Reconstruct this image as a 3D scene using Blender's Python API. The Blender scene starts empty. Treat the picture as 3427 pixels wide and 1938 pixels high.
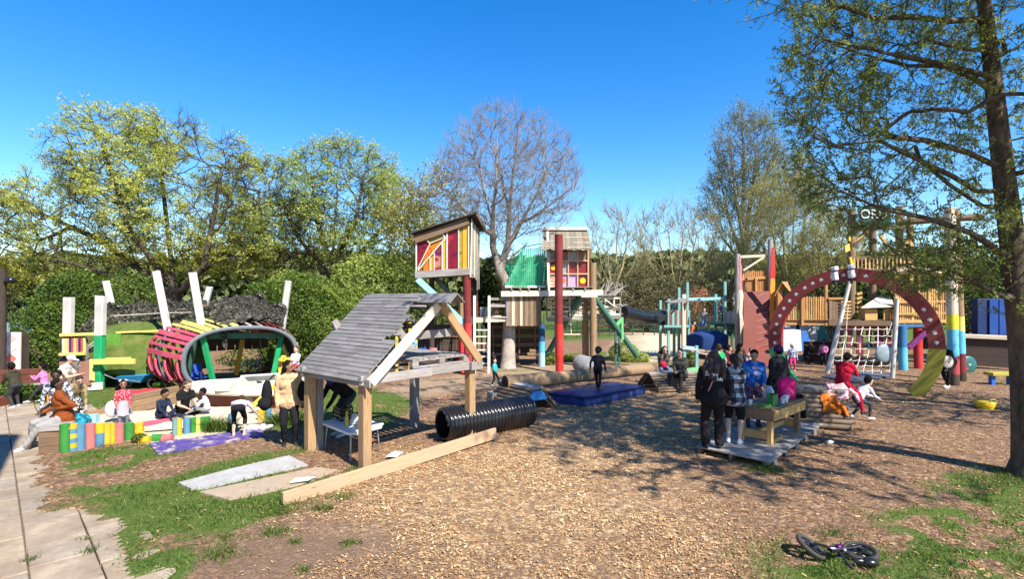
import bpy, bmesh, math, random
import numpy as np
from mathutils import Vector, Matrix, Quaternion

S = bpy.context.scene
COL = S.collection
R = math.radians
random.seed(7)

# ------------------------------------------------------------------ camera
F = 1780.0            # focal length in photograph pixels (photo is 3427 wide)
CX, HZ, CH = 1713.5, 1000.0, 2.8
cam = bpy.data.cameras.new('camera')
cam.sensor_width = 36.0
cam.lens = 36.0 * F / 3427.0
cam.shift_y = (HZ - 969.0) / 3427.0
cam.clip_end = 2000.0
cam_o = bpy.data.objects.new('camera', cam)
COL.objects.link(cam_o)
cam_o.location = (0, 0, CH)
cam_o.rotation_euler = (R(90), 0, 0)
S.camera = cam_o

# ------------------------------------------------------------------ light
SUN_EL = R(47)
SDX, SDY = 0.62, -0.785                      # horizontal direction towards the sun
n_ = math.hypot(SDX, SDY); SDX /= n_; SDY /= n_
world = bpy.data.worlds.new('World')
S.world = world
world.use_nodes = True
nt = world.node_tree
nt.nodes.clear()
sky = nt.nodes.new('ShaderNodeTexSky')
sky.sky_type = 'NISHITA'
sky.sun_disc = False
sky.sun_elevation = SUN_EL
sky.sun_rotation = math.atan2(SDX, SDY)
sky.altitude = 0
sky.air_density = 1.0
sky.dust_density = 0.05
sky.ozone_density = 3.0
bg = nt.nodes.new('ShaderNodeBackground')
bg.inputs['Strength'].default_value = 0.135
wo = nt.nodes.new('ShaderNodeOutputWorld')
hs = nt.nodes.new('ShaderNodeHueSaturation')
hs.inputs['Saturation'].default_value = 1.4
hs.inputs['Hue'].default_value = 0.506
nt.links.new(sky.outputs[0], hs.inputs['Color'])
nt.links.new(hs.outputs[0], bg.inputs[0])
nt.links.new(bg.outputs[0], wo.inputs[0])
sun = bpy.data.lights.new('sun', 'SUN')
sun.energy = 5.0
sun.angle = R(0.53)
sun.color = (1.0, 0.94, 0.85)
sun_o = bpy.data.objects.new('sun', sun)
COL.objects.link(sun_o)
sd = Vector((SDX * math.cos(SUN_EL), SDY * math.cos(SUN_EL), math.sin(SUN_EL)))
sun_o.rotation_euler = sd.to_track_quat('Z', 'Y').to_euler()
sun_o.location = sd * 60
S.view_settings.view_transform = 'Standard'
S.view_settings.look = 'None'
S.view_settings.gamma = 1.0
S.view_settings.use_curve_mapping = False
S.view_settings.exposure = 0.92
S.render.engine = 'CYCLES'
S.cycles.max_bounces = 5
S.cycles.transparent_max_bounces = 8
S.cycles.use_denoising = True

# ------------------------------------------------------------------ projection helpers
def at(x, y, Y):
    """world point seen at photo pixel (x, y) at distance Y"""
    return Vector(((x - CX) / F * Y, Y, CH - (y - HZ) / F * Y))

def gd(x, y, z=0.0):
    """world point on the level z seen at photo pixel (x, y)"""
    Y = F * (CH - z) / (y - HZ)
    return Vector(((x - CX) / F * Y, Y, z))

# ------------------------------------------------------------------ object helpers
ORG = {}
def tag(o, label=None, cat=None, group=None, kind=None):
    if label: o['label'] = label
    if cat: o['category'] = cat
    if group: o['group'] = group
    if kind: o['kind'] = kind
    return o

def thing(name, loc, label, cat, group=None):
    o = bpy.data.objects.new(name, None)
    o.empty_display_size = 0.2
    COL.objects.link(o)
    o.location = loc
    ORG[o.name] = Vector(loc)
    return tag(o, label, cat, group)

def link(name, me, parent=None, M=None):
    """link mesh me; M is its world matrix (default identity)"""
    o = bpy.data.objects.new(name, me)
    COL.objects.link(o)
    if M is None: M = Matrix.Identity(4)
    if parent is not None:
        o.parent = parent
        o.matrix_local = Matrix.Translation(-ORG[parent.name]) @ M
    else:
        o.matrix_local = M
    if parent is not None and parent.type == 'MESH':
        # sub-part: parent mesh may have its own frame
        o.matrix_local = WM[parent.name].inverted() @ M
    WM[o.name] = M.copy()
    ORG[o.name] = M.translation.copy()
    return o
WM = {}

def newmesh(name, V, Fc, mat=None, smooth=False):
    me = bpy.data.meshes.new(name)
    me.from_pydata([tuple(v) for v in V], [], Fc)
    if mat is not None:
        for m in (mat if isinstance(mat, (list, tuple)) else [mat]): me.materials.append(m)
    if smooth:
        me.polygons.foreach_set('use_smooth', [True] * len(me.polygons))
    me.update()
    return me

def np_mesh(name, V, Fa, mat=None, smooth=False, attr=None):
    """V (n,3), Fa (m,k) uniform k-gons; attr: dict name -> (n,) floats on points"""
    me = bpy.data.meshes.new(name)
    V = np.ascontiguousarray(V, dtype=np.float32); Fa = np.ascontiguousarray(Fa, dtype=np.int32)
    m, k = Fa.shape
    me.vertices.add(len(V)); me.vertices.foreach_set('co', V.ravel())
    me.loops.add(m * k); me.loops.foreach_set('vertex_index', Fa.ravel())
    me.polygons.add(m)
    me.polygons.foreach_set('loop_start', np.arange(0, m * k, k, dtype=np.int32))
    me.polygons.foreach_set('loop_total', np.full(m, k, dtype=np.int32))
    if smooth: me.polygons.foreach_set('use_smooth', np.ones(m, dtype=bool))
    if attr:
        for a, val in attr.items():
            at_ = me.attributes.new(a, 'FLOAT', 'POINT')
            at_.data.foreach_set('value', np.ascontiguousarray(val, dtype=np.float32))
    me.update(calc_edges=True)
    me.validate()
    if mat is not None: me.materials.append(mat)
    return me

def frame(p0, p1, up=None):
    """matrix with X from p0 to p1, Z near up"""
    p0, p1 = Vector(p0), Vector(p1)
    x = (p1 - p0).normalized()
    u = Vector(up) if up is not None else Vector((0, 0, 1))
    if abs(x.dot(u.normalized())) > 0.98: u = Vector((0, 1, 0)) if abs(x.y) < 0.9 else Vector((1, 0, 0))
    y = u.cross(x).normalized()
    z = x.cross(y).normalized()
    M = Matrix((x, y, z)).transposed().to_4x4()
    M.translation = p0
    return M

def bar_mesh(name, L, w, h, mat, ch=None, w1=None, h1=None, jit=0.0):
    """chamfered bar along +X from 0 to L, centred on the axis, width along Y, height along Z"""
    if ch is None: ch = min(w, h) * 0.09
    w1 = w if w1 is None else w1; h1 = h if h1 is None else h1
    V, Fc = [], []
    for x, a, b in ((0, w, h), (L, w1, h1)):
        a2, b2 = a / 2, b / 2
        ring = [(a2 - ch, -b2), (a2, -b2 + ch), (a2, b2 - ch), (a2 - ch, b2), (-a2 + ch, b2), (-a2, b2 - ch), (-a2, -b2 + ch), (-a2 + ch, -b2)]
        for (y, z) in ring:
            V.append((x + random.uniform(-jit, jit), y + random.uniform(-jit, jit) * .3, z + random.uniform(-jit, jit) * .3))
    for i in range(8):
        j = (i + 1) % 8
        Fc.append((i, j, j + 8, i + 8))
    Fc.append(tuple(range(7, -1, -1))); Fc.append(tuple(range(8, 16)))
    return newmesh(name, V, Fc, mat)

def bar(name, p0, p1, w, h, mat, parent=None, up=None, **k):
    p0, p1 = Vector(p0), Vector(p1)
    return link(name, bar_mesh(name, (p1 - p0).length, w, h, mat, **k), parent, frame(p0, p1, up))

def tube_arrays(pts, rad, n=10, cap=True, closed=False):
    pts = [Vector(p) for p in pts]
    if not isinstance(rad, (list, tuple)): rad = [rad] * len(pts)
    V, Fc = [], []
    prev = None
    for i, p in enumerate(pts):
        if closed: t = (pts[(i + 1) % len(pts)] - pts[i - 1]).normalized()
        else: t = (pts[min(i + 1, len(pts) - 1)] - pts[max(i - 1, 0)]).normalized()
        if prev is None:
            u = Vector((0, 0, 1)) if abs(t.z) < 0.9 else Vector((1, 0, 0))
            a = u.cross(t).normalized()
        else:
            a = (prev - t * prev.dot(t)).normalized()
        prev = a
        b = t.cross(a)
        for k in range(n):
            an = 2 * math.pi * k / n
            V.append(p + (a * math.cos(an) + b * math.sin(an)) * rad[i])
    m = len(pts)
    for i in range(m if closed else m - 1):
        i2 = (i + 1) % m
        for k in range(n):
            k2 = (k + 1) % n
            Fc.append((i * n + k, i * n + k2, i2 * n + k2, i2 * n + k))
    if cap and not closed:
        o = len(V); V += V[:n] + V[(m - 1) * n:m * n]
        Fc.append(tuple(range(o + n - 1, o - 1, -1)))
        Fc.append(tuple(range(o + n, o + 2 * n)))
    return V, Fc

def tube(name, pts, rad, mat, parent=None, n=10, cap=True, smooth=True, closed=False):
    """tube in its own frame: X along first-last point so that grain follows it"""
    pts = [Vector(p) for p in pts]
    M = frame(pts[0], pts[-1]) if (pts[-1] - pts[0]).length > 1e-4 and not closed else Matrix.Translation(pts[0])
    Mi = M.inverted()
    V, Fc = tube_arrays([Mi @ p for p in pts], rad, n, cap, closed)
    me = newmesh(name, V, Fc, mat)
    if smooth:
        for p in me.polygons: p.use_smooth = len(p.vertices) == 4
    return link(name, me, parent, M)

class MB:
    """collects shapes in world space into one mesh"""
    def __init__(s): s.V, s.F, s.M, s.mi = [], [], [], 0
    def add(s, V, Fc):
        o = len(s.V); s.V += [Vector(v) for v in V]
        for f in Fc: s.F.append(tuple(i + o for i in f)); s.M.append(s.mi)
    def bar(s, p0, p1, w, h, up=None):
        M = frame(p0, p1, up); L = (Vector(p1) - Vector(p0)).length
        V = [M @ Vector((x, y * w / 2, z * h / 2)) for x in (0, L) for (y, z) in ((-1, -1), (1, -1), (1, 1), (-1, 1))]
        s.add(V, [(3, 2, 1, 0), (4, 5, 6, 7), (0, 1, 5, 4), (1, 2, 6, 5), (2, 3, 7, 6), (3, 0, 4, 7)])
    def box(s, c, sx, sy, sz, rz=0):
        c = Vector(c); d = Vector((math.cos(rz), math.sin(rz), 0)) * sx / 2
        s.bar(c - d, c + d, sy, sz)
    def tube(s, pts, rad, n=8, cap=True, closed=False): s.add(*tube_arrays(pts, rad, n, cap, closed))
    def ell(s, c, rx, ry, rz, rot=None, nu=12, nv=8):
        c = Vector(c); V, Fc = [], []
        for j in range(nv + 1):
            th = math.pi * j / nv
            for i in range(nu):
                ph = 2 * math.pi * i / nu
                v = Vector((rx * math.sin(th) * math.cos(ph), ry * math.sin(th) * math.sin(ph), rz * math.cos(th)))
                if rot is not None: v = rot @ v
                V.append(c + v)
        for j in range(nv):
            for i in range(nu):
                i2 = (i + 1) % nu
                Fc.append((j * nu + i, (j + 1) * nu + i, (j + 1) * nu + i2, j * nu + i2))
        s.add(V, Fc)
    def poly(s, pts, ext):
        """closed polygon extruded by vector ext"""
        pts = [Vector(p) for p in pts]; n = len(pts); ext = Vector(ext)
        V = pts + [p + ext for p in pts]
        Fc = [tuple(range(n - 1, -1, -1)), tuple(range(n, 2 * n))] + [(i, (i + 1) % n, n + (i + 1) % n, n + i) for i in range(n)]
        s.add(V, Fc)
    def build(s, name, mat, parent=None, smooth=False, org=None, M=None):
        if M is None:
            c = Vector(org) if org is not None else (ORG[parent.name] if parent is not None else sum(s.V, Vector()) / max(1, len(s.V)))
            M = Matrix.Translation(c)
        Mi = M.inverted()
        me = newmesh(name, [Mi @ v for v in s.V], s.F, mat, smooth)
        if isinstance(mat, (list, tuple)): me.polygons.foreach_set('material_index', s.M)
        bm = bmesh.new(); bm.from_mesh(me); bmesh.ops.recalc_face_normals(bm, faces=bm.faces); bm.to_mesh(me); bm.free()
        return link(name, me, parent, M)

# ------------------------------------------------------------------ materials
MATS = {}
def srgb(h):
    h = h.lstrip('#'); c = [int(h[i:i + 2], 16) / 255 for i in (0, 2, 4)]
    return tuple(x / 12.92 if x <= 0.04045 else ((x + 0.055) / 1.055) ** 2.4 for x in c)

class NT:
    def __init__(s, name):
        s.m = bpy.data.materials.new(name); s.m.use_nodes = True
        s.t = s.m.node_tree; s.t.nodes.clear()
        s.out = s.n('ShaderNodeOutputMaterial')
    def n(s, typ, **k):
        nd = s.t.nodes.new(typ)
        for a, v in k.items(): setattr(nd, a, v)
        return nd
    def l(s, a, b): s.t.links.new(a, b)
    def coord(s, scale=(1, 1, 1), kind='Object'):
        tc = s.n('ShaderNodeTexCoord'); mp = s.n('ShaderNodeMapping')
        mp.inputs['Scale'].default_value = scale
        s.l(tc.outputs[kind], mp.inputs['Vector'])
        return mp.outputs[0]
    def wpos(s, scale=(1, 1, 1)):
        g = s.n('ShaderNodeNewGeometry'); mp = s.n('ShaderNodeMapping')
        mp.inputs['Scale'].default_value = scale
        s.l(g.outputs['Position'], mp.inputs['Vector'])
        return mp.outputs[0]
    def noise(s, vec, scale, detail=4, rough=0.6, w=None, dist=0):
        nz = s.n('ShaderNodeTexNoise'); nz.inputs['Scale'].default_value = scale
        nz.inputs['Detail'].default_value = detail; nz.inputs['Roughness'].default_value = rough
        nz.inputs['Distortion'].default_value = dist
        if w is not None:
            nz.noise_dimensions = '4D'; s.l(w, nz.inputs['W'])
        s.l(vec, nz.inputs['Vector'])
        return nz.outputs['Fac']
    def ramp(s, fac, stops, interp='LINEAR'):
        r = s.n('ShaderNodeValToRGB'); r.color_ramp.interpolation = interp
        el = r.color_ramp.elements
        while len(el) < len(stops): el.new(0.5)
        for e, (p, c) in zip(el, stops):
            e.position = p; e.color = (c[0], c[1], c[2], 1) if not isinstance(c, (int, float)) else (c, c, c, 1)
        s.l(fac, r.inputs[0])
        return r.outputs[0]
    def mix(s, fac, a, b, mode='MIX'):
        m = s.n('ShaderNodeMix', data_type='RGBA', blend_type=mode)
        for sock, v in ((m.inputs[0], fac), (m.inputs[6], a), (m.inputs[7], b)):
            if isinstance(v, (int, float)): sock.default_value = v
            elif isinstance(v, tuple): sock.default_value = (v[0], v[1], v[2], 1)
            else: s.l(v, sock)
        return m.outputs[2]
    def math(s, op, a, b=None, clamp=False):
        m = s.n('ShaderNodeMath', operation=op, use_clamp=clamp)
        for sock, v in zip(m.inputs, (a, b)):
            if v is None: continue
            if isinstance(v, (int, float)): sock.default_value = v
            else: s.l(v, sock)
        return m.outputs[0]
    def rnd(s): return s.n('ShaderNodeObjectInfo').outputs['Random']
    def attr(s, name): return s.n('ShaderNodeAttribute', attribute_name=name).outputs['Fac']
    def bump(s, h, strength=0.3, dist=0.01):
        b = s.n('ShaderNodeBump'); b.inputs['Strength'].default_value = strength; b.inputs['Distance'].default_value = dist
        s.l(h, b.inputs['Height']); return b.outputs[0]
    def pbr(s, col, rough=0.8, normal=None, metal=0.0, spec=0.3, **k):
        p = s.n('ShaderNodeBsdfPrincipled')
        if isinstance(col, tuple): p.inputs['Base Color'].default_value = (*col[:3], 1)
        else: s.l(col, p.inputs['Base Color'])
        if isinstance(rough, (int, float)): p.inputs['Roughness'].default_value = rough
        else: s.l(rough, p.inputs['Roughness'])
        p.inputs['Metallic'].default_value = metal
        p.inputs['Specular IOR Level'].default_value = spec
        if normal is not None: s.l(normal, p.inputs['Normal'])
        for a, v in k.items(): p.inputs[a].default_value = v
        s.l(p.outputs[0], s.out.inputs[0]); return p

def sc(c, f): return tuple(min(1, x * f) for x in c)

def wood(key, c, dark=0.5, var=0.35, grey=None, rough=0.8, gl=1.0):
    """bare timber; grain along the piece's own X axis"""
    if key in MATS: return MATS[key]
    t = NT(key); rn = t.rnd(); w = t.math('MULTIPLY', rn, 50)
    v = t.coord((2.2 * gl, 30, 30)); g = t.noise(v, 1.6, 5, 0.65, w, 0.5)
    v2 = t.coord((1, 3, 3)); blot = t.noise(v2, 1.7, 4, 0.6, w)
    col = t.ramp(g, [(0.3, sc(c, dark)), (0.5, c), (0.72, sc(c, 1.25))])
    if grey is not None: col = t.mix(t.ramp(blot, [(0.38, 0.0), (0.68, 0.85)]), col, grey)
    vm = t.math('ADD', t.math('MULTIPLY', rn, var), 1 - var / 2)
    cb = t.n('ShaderNodeCombineColor')
    for i in range(3): t.l(vm, cb.inputs[i])
    col = t.mix(1.0, col, cb.outputs[0], 'MULTIPLY')
    # knots
    vo = t.n('ShaderNodeTexVoronoi'); vo.inputs['Scale'].default_value = 1.0
    t.l(t.coord((2.4, 9, 9)), vo.inputs['Vector'])
    kn = t.ramp(vo.outputs['Distance'], [(0.05, 1.0), (0.13, 0.0)])
    col = t.mix(t.math('MULTIPLY', kn, 0.6), col, sc(c, 0.3))
    t.pbr(col, rough, t.bump(g, 0.5, 0.008), spec=0.2)
    MATS[key] = t.m; return t.m

def paint(key, c, wear=0.45, under=(0.30, 0.22, 0.15), rough=0.6, var=0.14, dirt=0.6):
    if key in MATS: return MATS[key]
    t = NT(key); rn = t.rnd(); w = t.math('MULTIPLY', rn, 40)
    g = t.noise(t.coord((2, 14, 14)), 2.2, 6, 0.7, w)
    b = t.noise(t.coord(), 3.2, 4, 0.6, w)
    lo = 0.36 + 0.20 * (1 - wear)
    m = t.ramp(t.math('ADD', t.math('MULTIPLY', g, .6), t.math('MULTIPLY', b, .4)), [(lo - 0.22, 1.0), (lo - 0.12, 0.0)])
    col = t.mix(t.ramp(b, [(0.3, dirt), (0.62, 0.0)]), c, sc(c, 0.62))
    col = t.mix(t.ramp(g, [(0.35, 0.25), (0.6, 0.0)]), col, sc(c, 0.7))
    f2 = t.noise(t.coord(), 1.1, 3, 0.6, w)
    lum = .3 * c[0] + .5 * c[1] + .2 * c[2]
    col = t.mix(t.ramp(f2, [(0.48, 0.0), (0.75, 0.42)]), col, tuple(.55 * x + .45 * (lum * .6 + .10) for x in c))
    col = t.mix(m, col, under)
    vm = t.math('ADD', t.math('MULTIPLY', rn, var), 1 - var / 2)
    cb = t.n('ShaderNodeCombineColor')
    for i in range(3): t.l(vm, cb.inputs[i])
    col = t.mix(1.0, col, cb.outputs[0], 'MULTIPLY')
    t.pbr(col, rough, t.bump(g, 0.25, 0.005), spec=0.3)
    MATS[key] = t.m; return t.m

def cloth(key, c, c2=None, scale=14, rough=0.9, fold=True, lo=0.45, hi=0.55):
    if key in MATS: return MATS[key]
    t = NT(key); v = t.coord()
    n1 = t.noise(v, 9, 3, 0.5); n2 = t.noise(v, 160, 2, 0.5)
    if c2 is not None: col = t.ramp(t.noise(v, scale, 2, 0.5), [(lo, c), (hi, c2)])
    else: col = t.ramp(n1, [(0.3, sc(c, 0.8)), (0.7, sc(c, 1.12))])
    hgt = t.math('ADD', t.math('MULTIPLY', n1, 1.0), t.math('MULTIPLY', n2, 0.06))
    t.pbr(col, rough, t.bump(hgt, 0.6, 0.03 if fold else 0.004), spec=0.15)
    MATS[key] = t.m; return t.m

def plain(key, c, rough=0.5, metal=0.0, spec=0.4, nz=0.25, scale=8, **k):
    if key in MATS: return MATS[key]
    t = NT(key); n1 = t.noise(t.coord(), scale, 5, 0.6)
    col = t.ramp(n1, [(0.3, sc(c, 1 - nz)), (0.7, sc(c, 1 + nz * 0.6))])
    t.pbr(col, rough, t.bump(n1, 0.15, 0.005), metal, spec, **k)
    MATS[key] = t.m; return t.m

def leafmat(key, stops, trans=0.35, rough=0.55):
    """foliage: colour from the per-leaf attribute 'tone'"""
    if key in MATS: return MATS[key]
    t = NT(key); col = t.ramp(t.attr('tone'), stops)
    d = t.n('ShaderNodeBsdfPrincipled'); t.l(col, d.inputs['Base Color']); d.inputs['Roughness'].default_value = rough
    d.inputs['Specular IOR Level'].default_value = 0.25
    tr = t.n('ShaderNodeBsdfTranslucent'); t.l(t.mix(1.0, col, (1.0, 1.0, 0.55), 'MULTIPLY'), tr.inputs['Color'])
    mx = t.n('ShaderNodeMixShader'); mx.inputs[0].default_value = trans
    t.l(d.outputs[0], mx.inputs[1]); t.l(tr.outputs[0], mx.inputs[2]); t.l(mx.outputs[0], t.out.inputs[0])
    MATS[key] = t.m; return t.m

# palette
W_GREY = wood('weathered_timber', (0.27, 0.235, 0.205), 0.55, 0.4, (0.36, 0.34, 0.325))
W_SHING = wood('shingle_timber', (0.165, 0.152, 0.142), 0.6, 0.3, (0.25, 0.24, 0.232), 0.75)
W_NEW = wood('pine_timber', (0.40, 0.245, 0.115), 0.62, 0.2, (0.34, 0.23, 0.13))
W_PLANK = wood('sawn_timber', (0.47, 0.31, 0.18), 0.7, 0.2, (0.42, 0.30, 0.2))
W_PALE = wood('pale_timber', (0.66, 0.54, 0.38), 0.75, 0.25, (0.60, 0.53, 0.44))
W_BROWN = wood('brown_timber', (0.20, 0.13, 0.08), 0.5, 0.4)
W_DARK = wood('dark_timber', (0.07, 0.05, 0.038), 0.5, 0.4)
W_LOG = wood('log_timber', (0.31, 0.195, 0.10), 0.55, 0.3, (0.2, 0.15, 0.1), gl=.8)
W_RAMP = wood('ramp_timber', (0.17, 0.115, 0.07), 0.5, 0.35, (0.20, 0.165, 0.13))
W_ORANGE = wood('stained_timber', (0.45, 0.22, 0.085), 0.6, 0.35)
W_FENCE = wood('honey_timber', (0.55, 0.33, 0.12), 0.65, 0.3)
P_WHITE = paint('white_paint', (0.66, 0.62, 0.56), 0.85, (0.38, 0.31, 0.26))
P_CREAM = paint('cream_paint', (0.74, 0.68, 0.55), 0.6)
P_RED = paint('red_paint', (0.62, 0.035, 0.03), 0.35, (0.3, 0.05, 0.04))
P_DRED = paint('dark_red_paint', (0.22, 0.028, 0.026), 0.5, (0.2, 0.09, 0.06))
P_MAROON = paint('maroon_paint', (0.20, 0.035, 0.025), 0.2, (0.28, 0.08, 0.05))
P_YEL = paint('yellow_paint', (0.80, 0.58, 0.06), 0.35)
P_LYEL = paint('pale_yellow_paint', (0.80, 0.66, 0.15), 0.45)
P_GRN = paint('green_paint', (0.015, 0.36, 0.13), 0.3)
P_DGRN = paint('bottle_green_paint', (0.05, 0.16, 0.11), 0.3)
P_LGRN = paint('light_green_paint', (0.16, 0.62, 0.18), 0.3)
P_TEAL = paint('teal_paint', (0.22, 0.46, 0.42), 0.4)
P_BLUE = paint('blue_paint', (0.02, 0.13, 0.50), 0.25)
P_LBLUE = paint('sky_blue_paint', (0.12, 0.50, 0.72), 0.35)
P_ICE = paint('ice_blue_paint', (0.36, 0.72, 0.78), 0.3)
P_PINK = paint('pink_paint', (0.82, 0.10, 0.17), 0.3)
P_ROSE = paint('rose_paint', (0.72, 0.24, 0.24), 0.5)
P_PURP = paint('purple_paint', (0.16, 0.02, 0.13), 0.3)
P_ORNG = paint('orange_paint', (0.85, 0.33, 0.04), 0.3)
P_GREY = paint('grey_paint', (0.15, 0.17, 0.19), 0.3)
M_BLACKPL = plain('black_plastic', (0.016, 0.016, 0.018), 0.22, spec=0.6)
M_RUBBER = plain('rubber', (0.03, 0.03, 0.03), 0.8)
M_ROPE = plain('rope', (0.62, 0.55, 0.45), 0.9)
M_STEEL = plain('steel', (0.45, 0.46, 0.47), 0.4, 0.8)
M_WHITEPL = plain('white_plastic', (0.72, 0.73, 0.75), 0.4, nz=0.08)
M_BARK = None
# ------------------------------------------------------------------ ground
def vnoise(x, y, sc_, seed=0):
    x = np.asarray(x) * sc_; y = np.asarray(y) * sc_
    xi = np.floor(x).astype(np.int64); yi = np.floor(y).astype(np.int64)
    fx = x - xi; fy = y - yi; fx = fx * fx * (3 - 2 * fx); fy = fy * fy * (3 - 2 * fy)
    def h(a, b):
        n = (a * 374761393 + b * 668265263 + seed * 1442695041) & 0xFFFFFFFF
        n = ((n ^ (n >> 13)) * 1274126177) & 0xFFFFFFFF
        return ((n ^ (n >> 16)) & 0xFFFF) / 65535.0
    return (h(xi, yi) * (1 - fx) + h(xi + 1, yi) * fx) * (1 - fy) + (h(xi, yi + 1) * (1 - fx) + h(xi + 1, yi + 1) * fx) * fy

def fbm(x, y, sc_, seed=0):
    return sum(vnoise(x, y, sc_ * 2 ** k, seed + k * 17) * 0.5 ** (k + 1) for k in range(4)) / 0.9375

def inpoly(x, y, P):
    r = np.zeros(np.shape(x), bool); n = len(P); j = n - 1
    for i in range(n):
        xi, yi = P[i]; xj, yj = P[j]
        with np.errstate(divide='ignore', invalid='ignore'):
            c = ((yi > y) != (yj > y)) & (x < (xj - xi) * (y - yi) / (yj - yi + 1e-12) + xi)
        r ^= c; j = i
    return r

def pdist(x, y, P):
    """signed distance to a polygon, positive inside"""
    d = np.full(np.shape(x), 1e9)
    n = len(P)
    for i in range(n):
        ax, ay = P[i]; bx, by = P[(i + 1) % n]
        vx, vy = bx - ax, by - ay
        t = np.clip(((x - ax) * vx + (y - ay) * vy) / (vx * vx + vy * vy + 1e-12), 0, 1)
        d = np.minimum(d, np.hypot(x - ax - t * vx, y - ay - t * vy))
    return np.where(inpoly(x, y, P), d, -d)

def gpoly(pts): return [tuple(gd(x, y)[:2]) for x, y in pts]

GR = [  # grass areas (photo outline laid on the ground, softness, coverage)
    (gpoly([(150, 1590), (215, 1520), (330, 1490), (520, 1475), (640, 1500), (900, 1470), (1010, 1545), (1040, 1600), (900, 1720), (760, 1770), (640, 1860), (600, 1938), (500, 1938), (420, 1790), (300, 1690), (190, 1690)]), .35, .60),
    (gpoly([(940, 1440), (870, 1345), (1010, 1320), (1140, 1300), (1290, 1300), (1400, 1345), (1330, 1430), (1130, 1440)]), .6, .62),
    (gpoly([(0, 1380), (0, 1330), (150, 1310), (330, 1300), (560, 1285), (860, 1300), (900, 1345), (560, 1335), (440, 1360), (260, 1362), (100, 1360)]), .25, .75),
    (gpoly([(2640, 1960), (2600, 1850), (2700, 1830), (2860, 1840), (3000, 1720), (3140, 1640), (3250, 1600), (3500, 1590), (3500, 1960)]), .6, .52),
    (gpoly([(2110, 1290), (2040, 1320), (2130, 1315), (2290, 1260), (2230, 1230)]), .4, .4),
    (gpoly([(1870, 1200), (2350, 1230), (2270, 1200), (2100, 1175), (1900, 1185)]), .6, .5),
    (gpoly([(3130, 1360), (3250, 1340), (3200, 1310), (3100, 1320)]), .3, .3),
]
STRIP = gpoly([(300, 1610), (420, 1560), (700, 1495), (900, 1450), (960, 1500), (760, 1540), (560, 1590), (330, 1640)])
SAND = [(gpoly([(250, 1470), (230, 1410), (440, 1380), (600, 1335), (870, 1330), (960, 1400), (700, 1470), (540, 1490), (420, 1480)]), .25, 1.0),
        (gpoly([(2075, 1200), (2100, 1150), (2130, 1122), (2300, 1116), (2340, 1150), (2270, 1200), (2150, 1215)]), 2.5, .9),
        (gpoly([(1230, 1320), (1400, 1270), (1900, 1210), (1960, 1230), (1800, 1270), (1420, 1330)]), .8, .25)]
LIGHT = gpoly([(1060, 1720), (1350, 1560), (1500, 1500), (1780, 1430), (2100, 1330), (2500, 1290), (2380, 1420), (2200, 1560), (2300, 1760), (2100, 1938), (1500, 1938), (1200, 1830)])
DIRT = gpoly([(520, 1960), (640, 1880), (800, 1780), (1000, 1720), (1300, 1780), (1600, 1960)])
PATH = gpoly([(-700, 1700), (-500, 1385), (0, 1352), (260, 1366), (300, 1400), (225, 1425), (190, 1470), (150, 1535), (150, 1620), (175, 1700), (290, 1700), (395, 1760), (440, 1830), (520, 1960), (0, 2200)])

def soft(d, s): return np.clip(0.5 + d / s, 0, 1)

def masks(x, y):
    n1 = fbm(x, y, 1.3, 3); n2 = fbm(x, y, 5.0, 9)
    g = np.zeros(np.shape(x))
    for P, s, cov in GR:
        d = pdist(x, y, P)
        th = 1 - cov
        g = np.maximum(g, soft(d + (n1 - 0.5) * 1.2, s * 2) * np.clip((n1 * .55 + n2 * .45 - th * 0.95) * 6 + .5, 0, 1))
    sd_ = pdist(x, y, STRIP)
    g *= 1 - 0.9 * soft(sd_ + (n1 - .5) * .8, .4)
    far = np.clip((y - 31) / 6, 0, 1) * np.clip((fbm(x, y, .2, 5) - .25) * 5, 0, 1)
    g = np.maximum(g, far * np.where((x > 3) | (x < -3), .9, .6))
    rgt = np.clip((x - 12 - (y - 12) * .1) / 3, 0, 1) * np.clip((y - 14) / 4, 0, 1)
    g = np.maximum(g, rgt * np.clip((n1 - .55) * 6, 0, .5))
    s = np.zeros(np.shape(x))
    for P, sf, cov in SAND: s = np.maximum(s, soft(pdist(x, y, P) + (n1 - .5) * (.5 + 2 * (sf > 1)), sf) * cov)
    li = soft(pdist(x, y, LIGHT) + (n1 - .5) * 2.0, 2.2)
    di = soft(pdist(x, y, DIRT) + (n1 - .5) * 1.4, 1.2)
    g *= 1 - s
    return g, s, li, di

def gheight(x, y):
    h = (fbm(x, y, .6, 21) - .5) * .05
    # sandy mound on the right, behind the seated couple
    h = h + 0.35 * np.exp(-(((x - 8.5) / 4.5) ** 2 + ((y - 37) / 6) ** 2))
    h = h + 1.6 * np.clip((y - 40) / 40, 0, 1) ** 1.5
    return h

xs = np.concatenate([np.array([-400, -250, -150, -100, -70, -50, -40, -33, -28, -24, -21]), np.arange(-19, -9, .25), np.arange(-9, 10, .09), np.arange(10, 19, .22), np.array([20, 22, 25, 29, 34, 42, 52, 70, 100, 150, 250, 400])])
ys = np.concatenate([np.array([-60, -30, -15, -6, -2, 0, 1.5, 2.6, 3.4]), np.arange(4, 15, .09), np.arange(15, 30, .25), np.arange(30, 50, .8), np.array([52, 56, 62, 70, 85, 110, 150, 220, 320, 500])])
XX, YY = np.meshgrid(xs, ys)
ZZ = gheight(XX, YY)
pin = pdist(XX, YY, PATH)
pth = .03 + (fbm(XX, YY, 2.6, 55) - .42) * .75
ZZ = np.where((pin > -.5) & (pin < 1.2) & (XX > -9.5), np.maximum(ZZ, .018 + (fbm(XX, YY, 4, 8) - .5) * .03), ZZ)
ZZ = np.where(pin > pth, -.05, ZZ)
g_, s_, l_, d_ = masks(XX, YY)
nx, ny = len(xs), len(ys)
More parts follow.
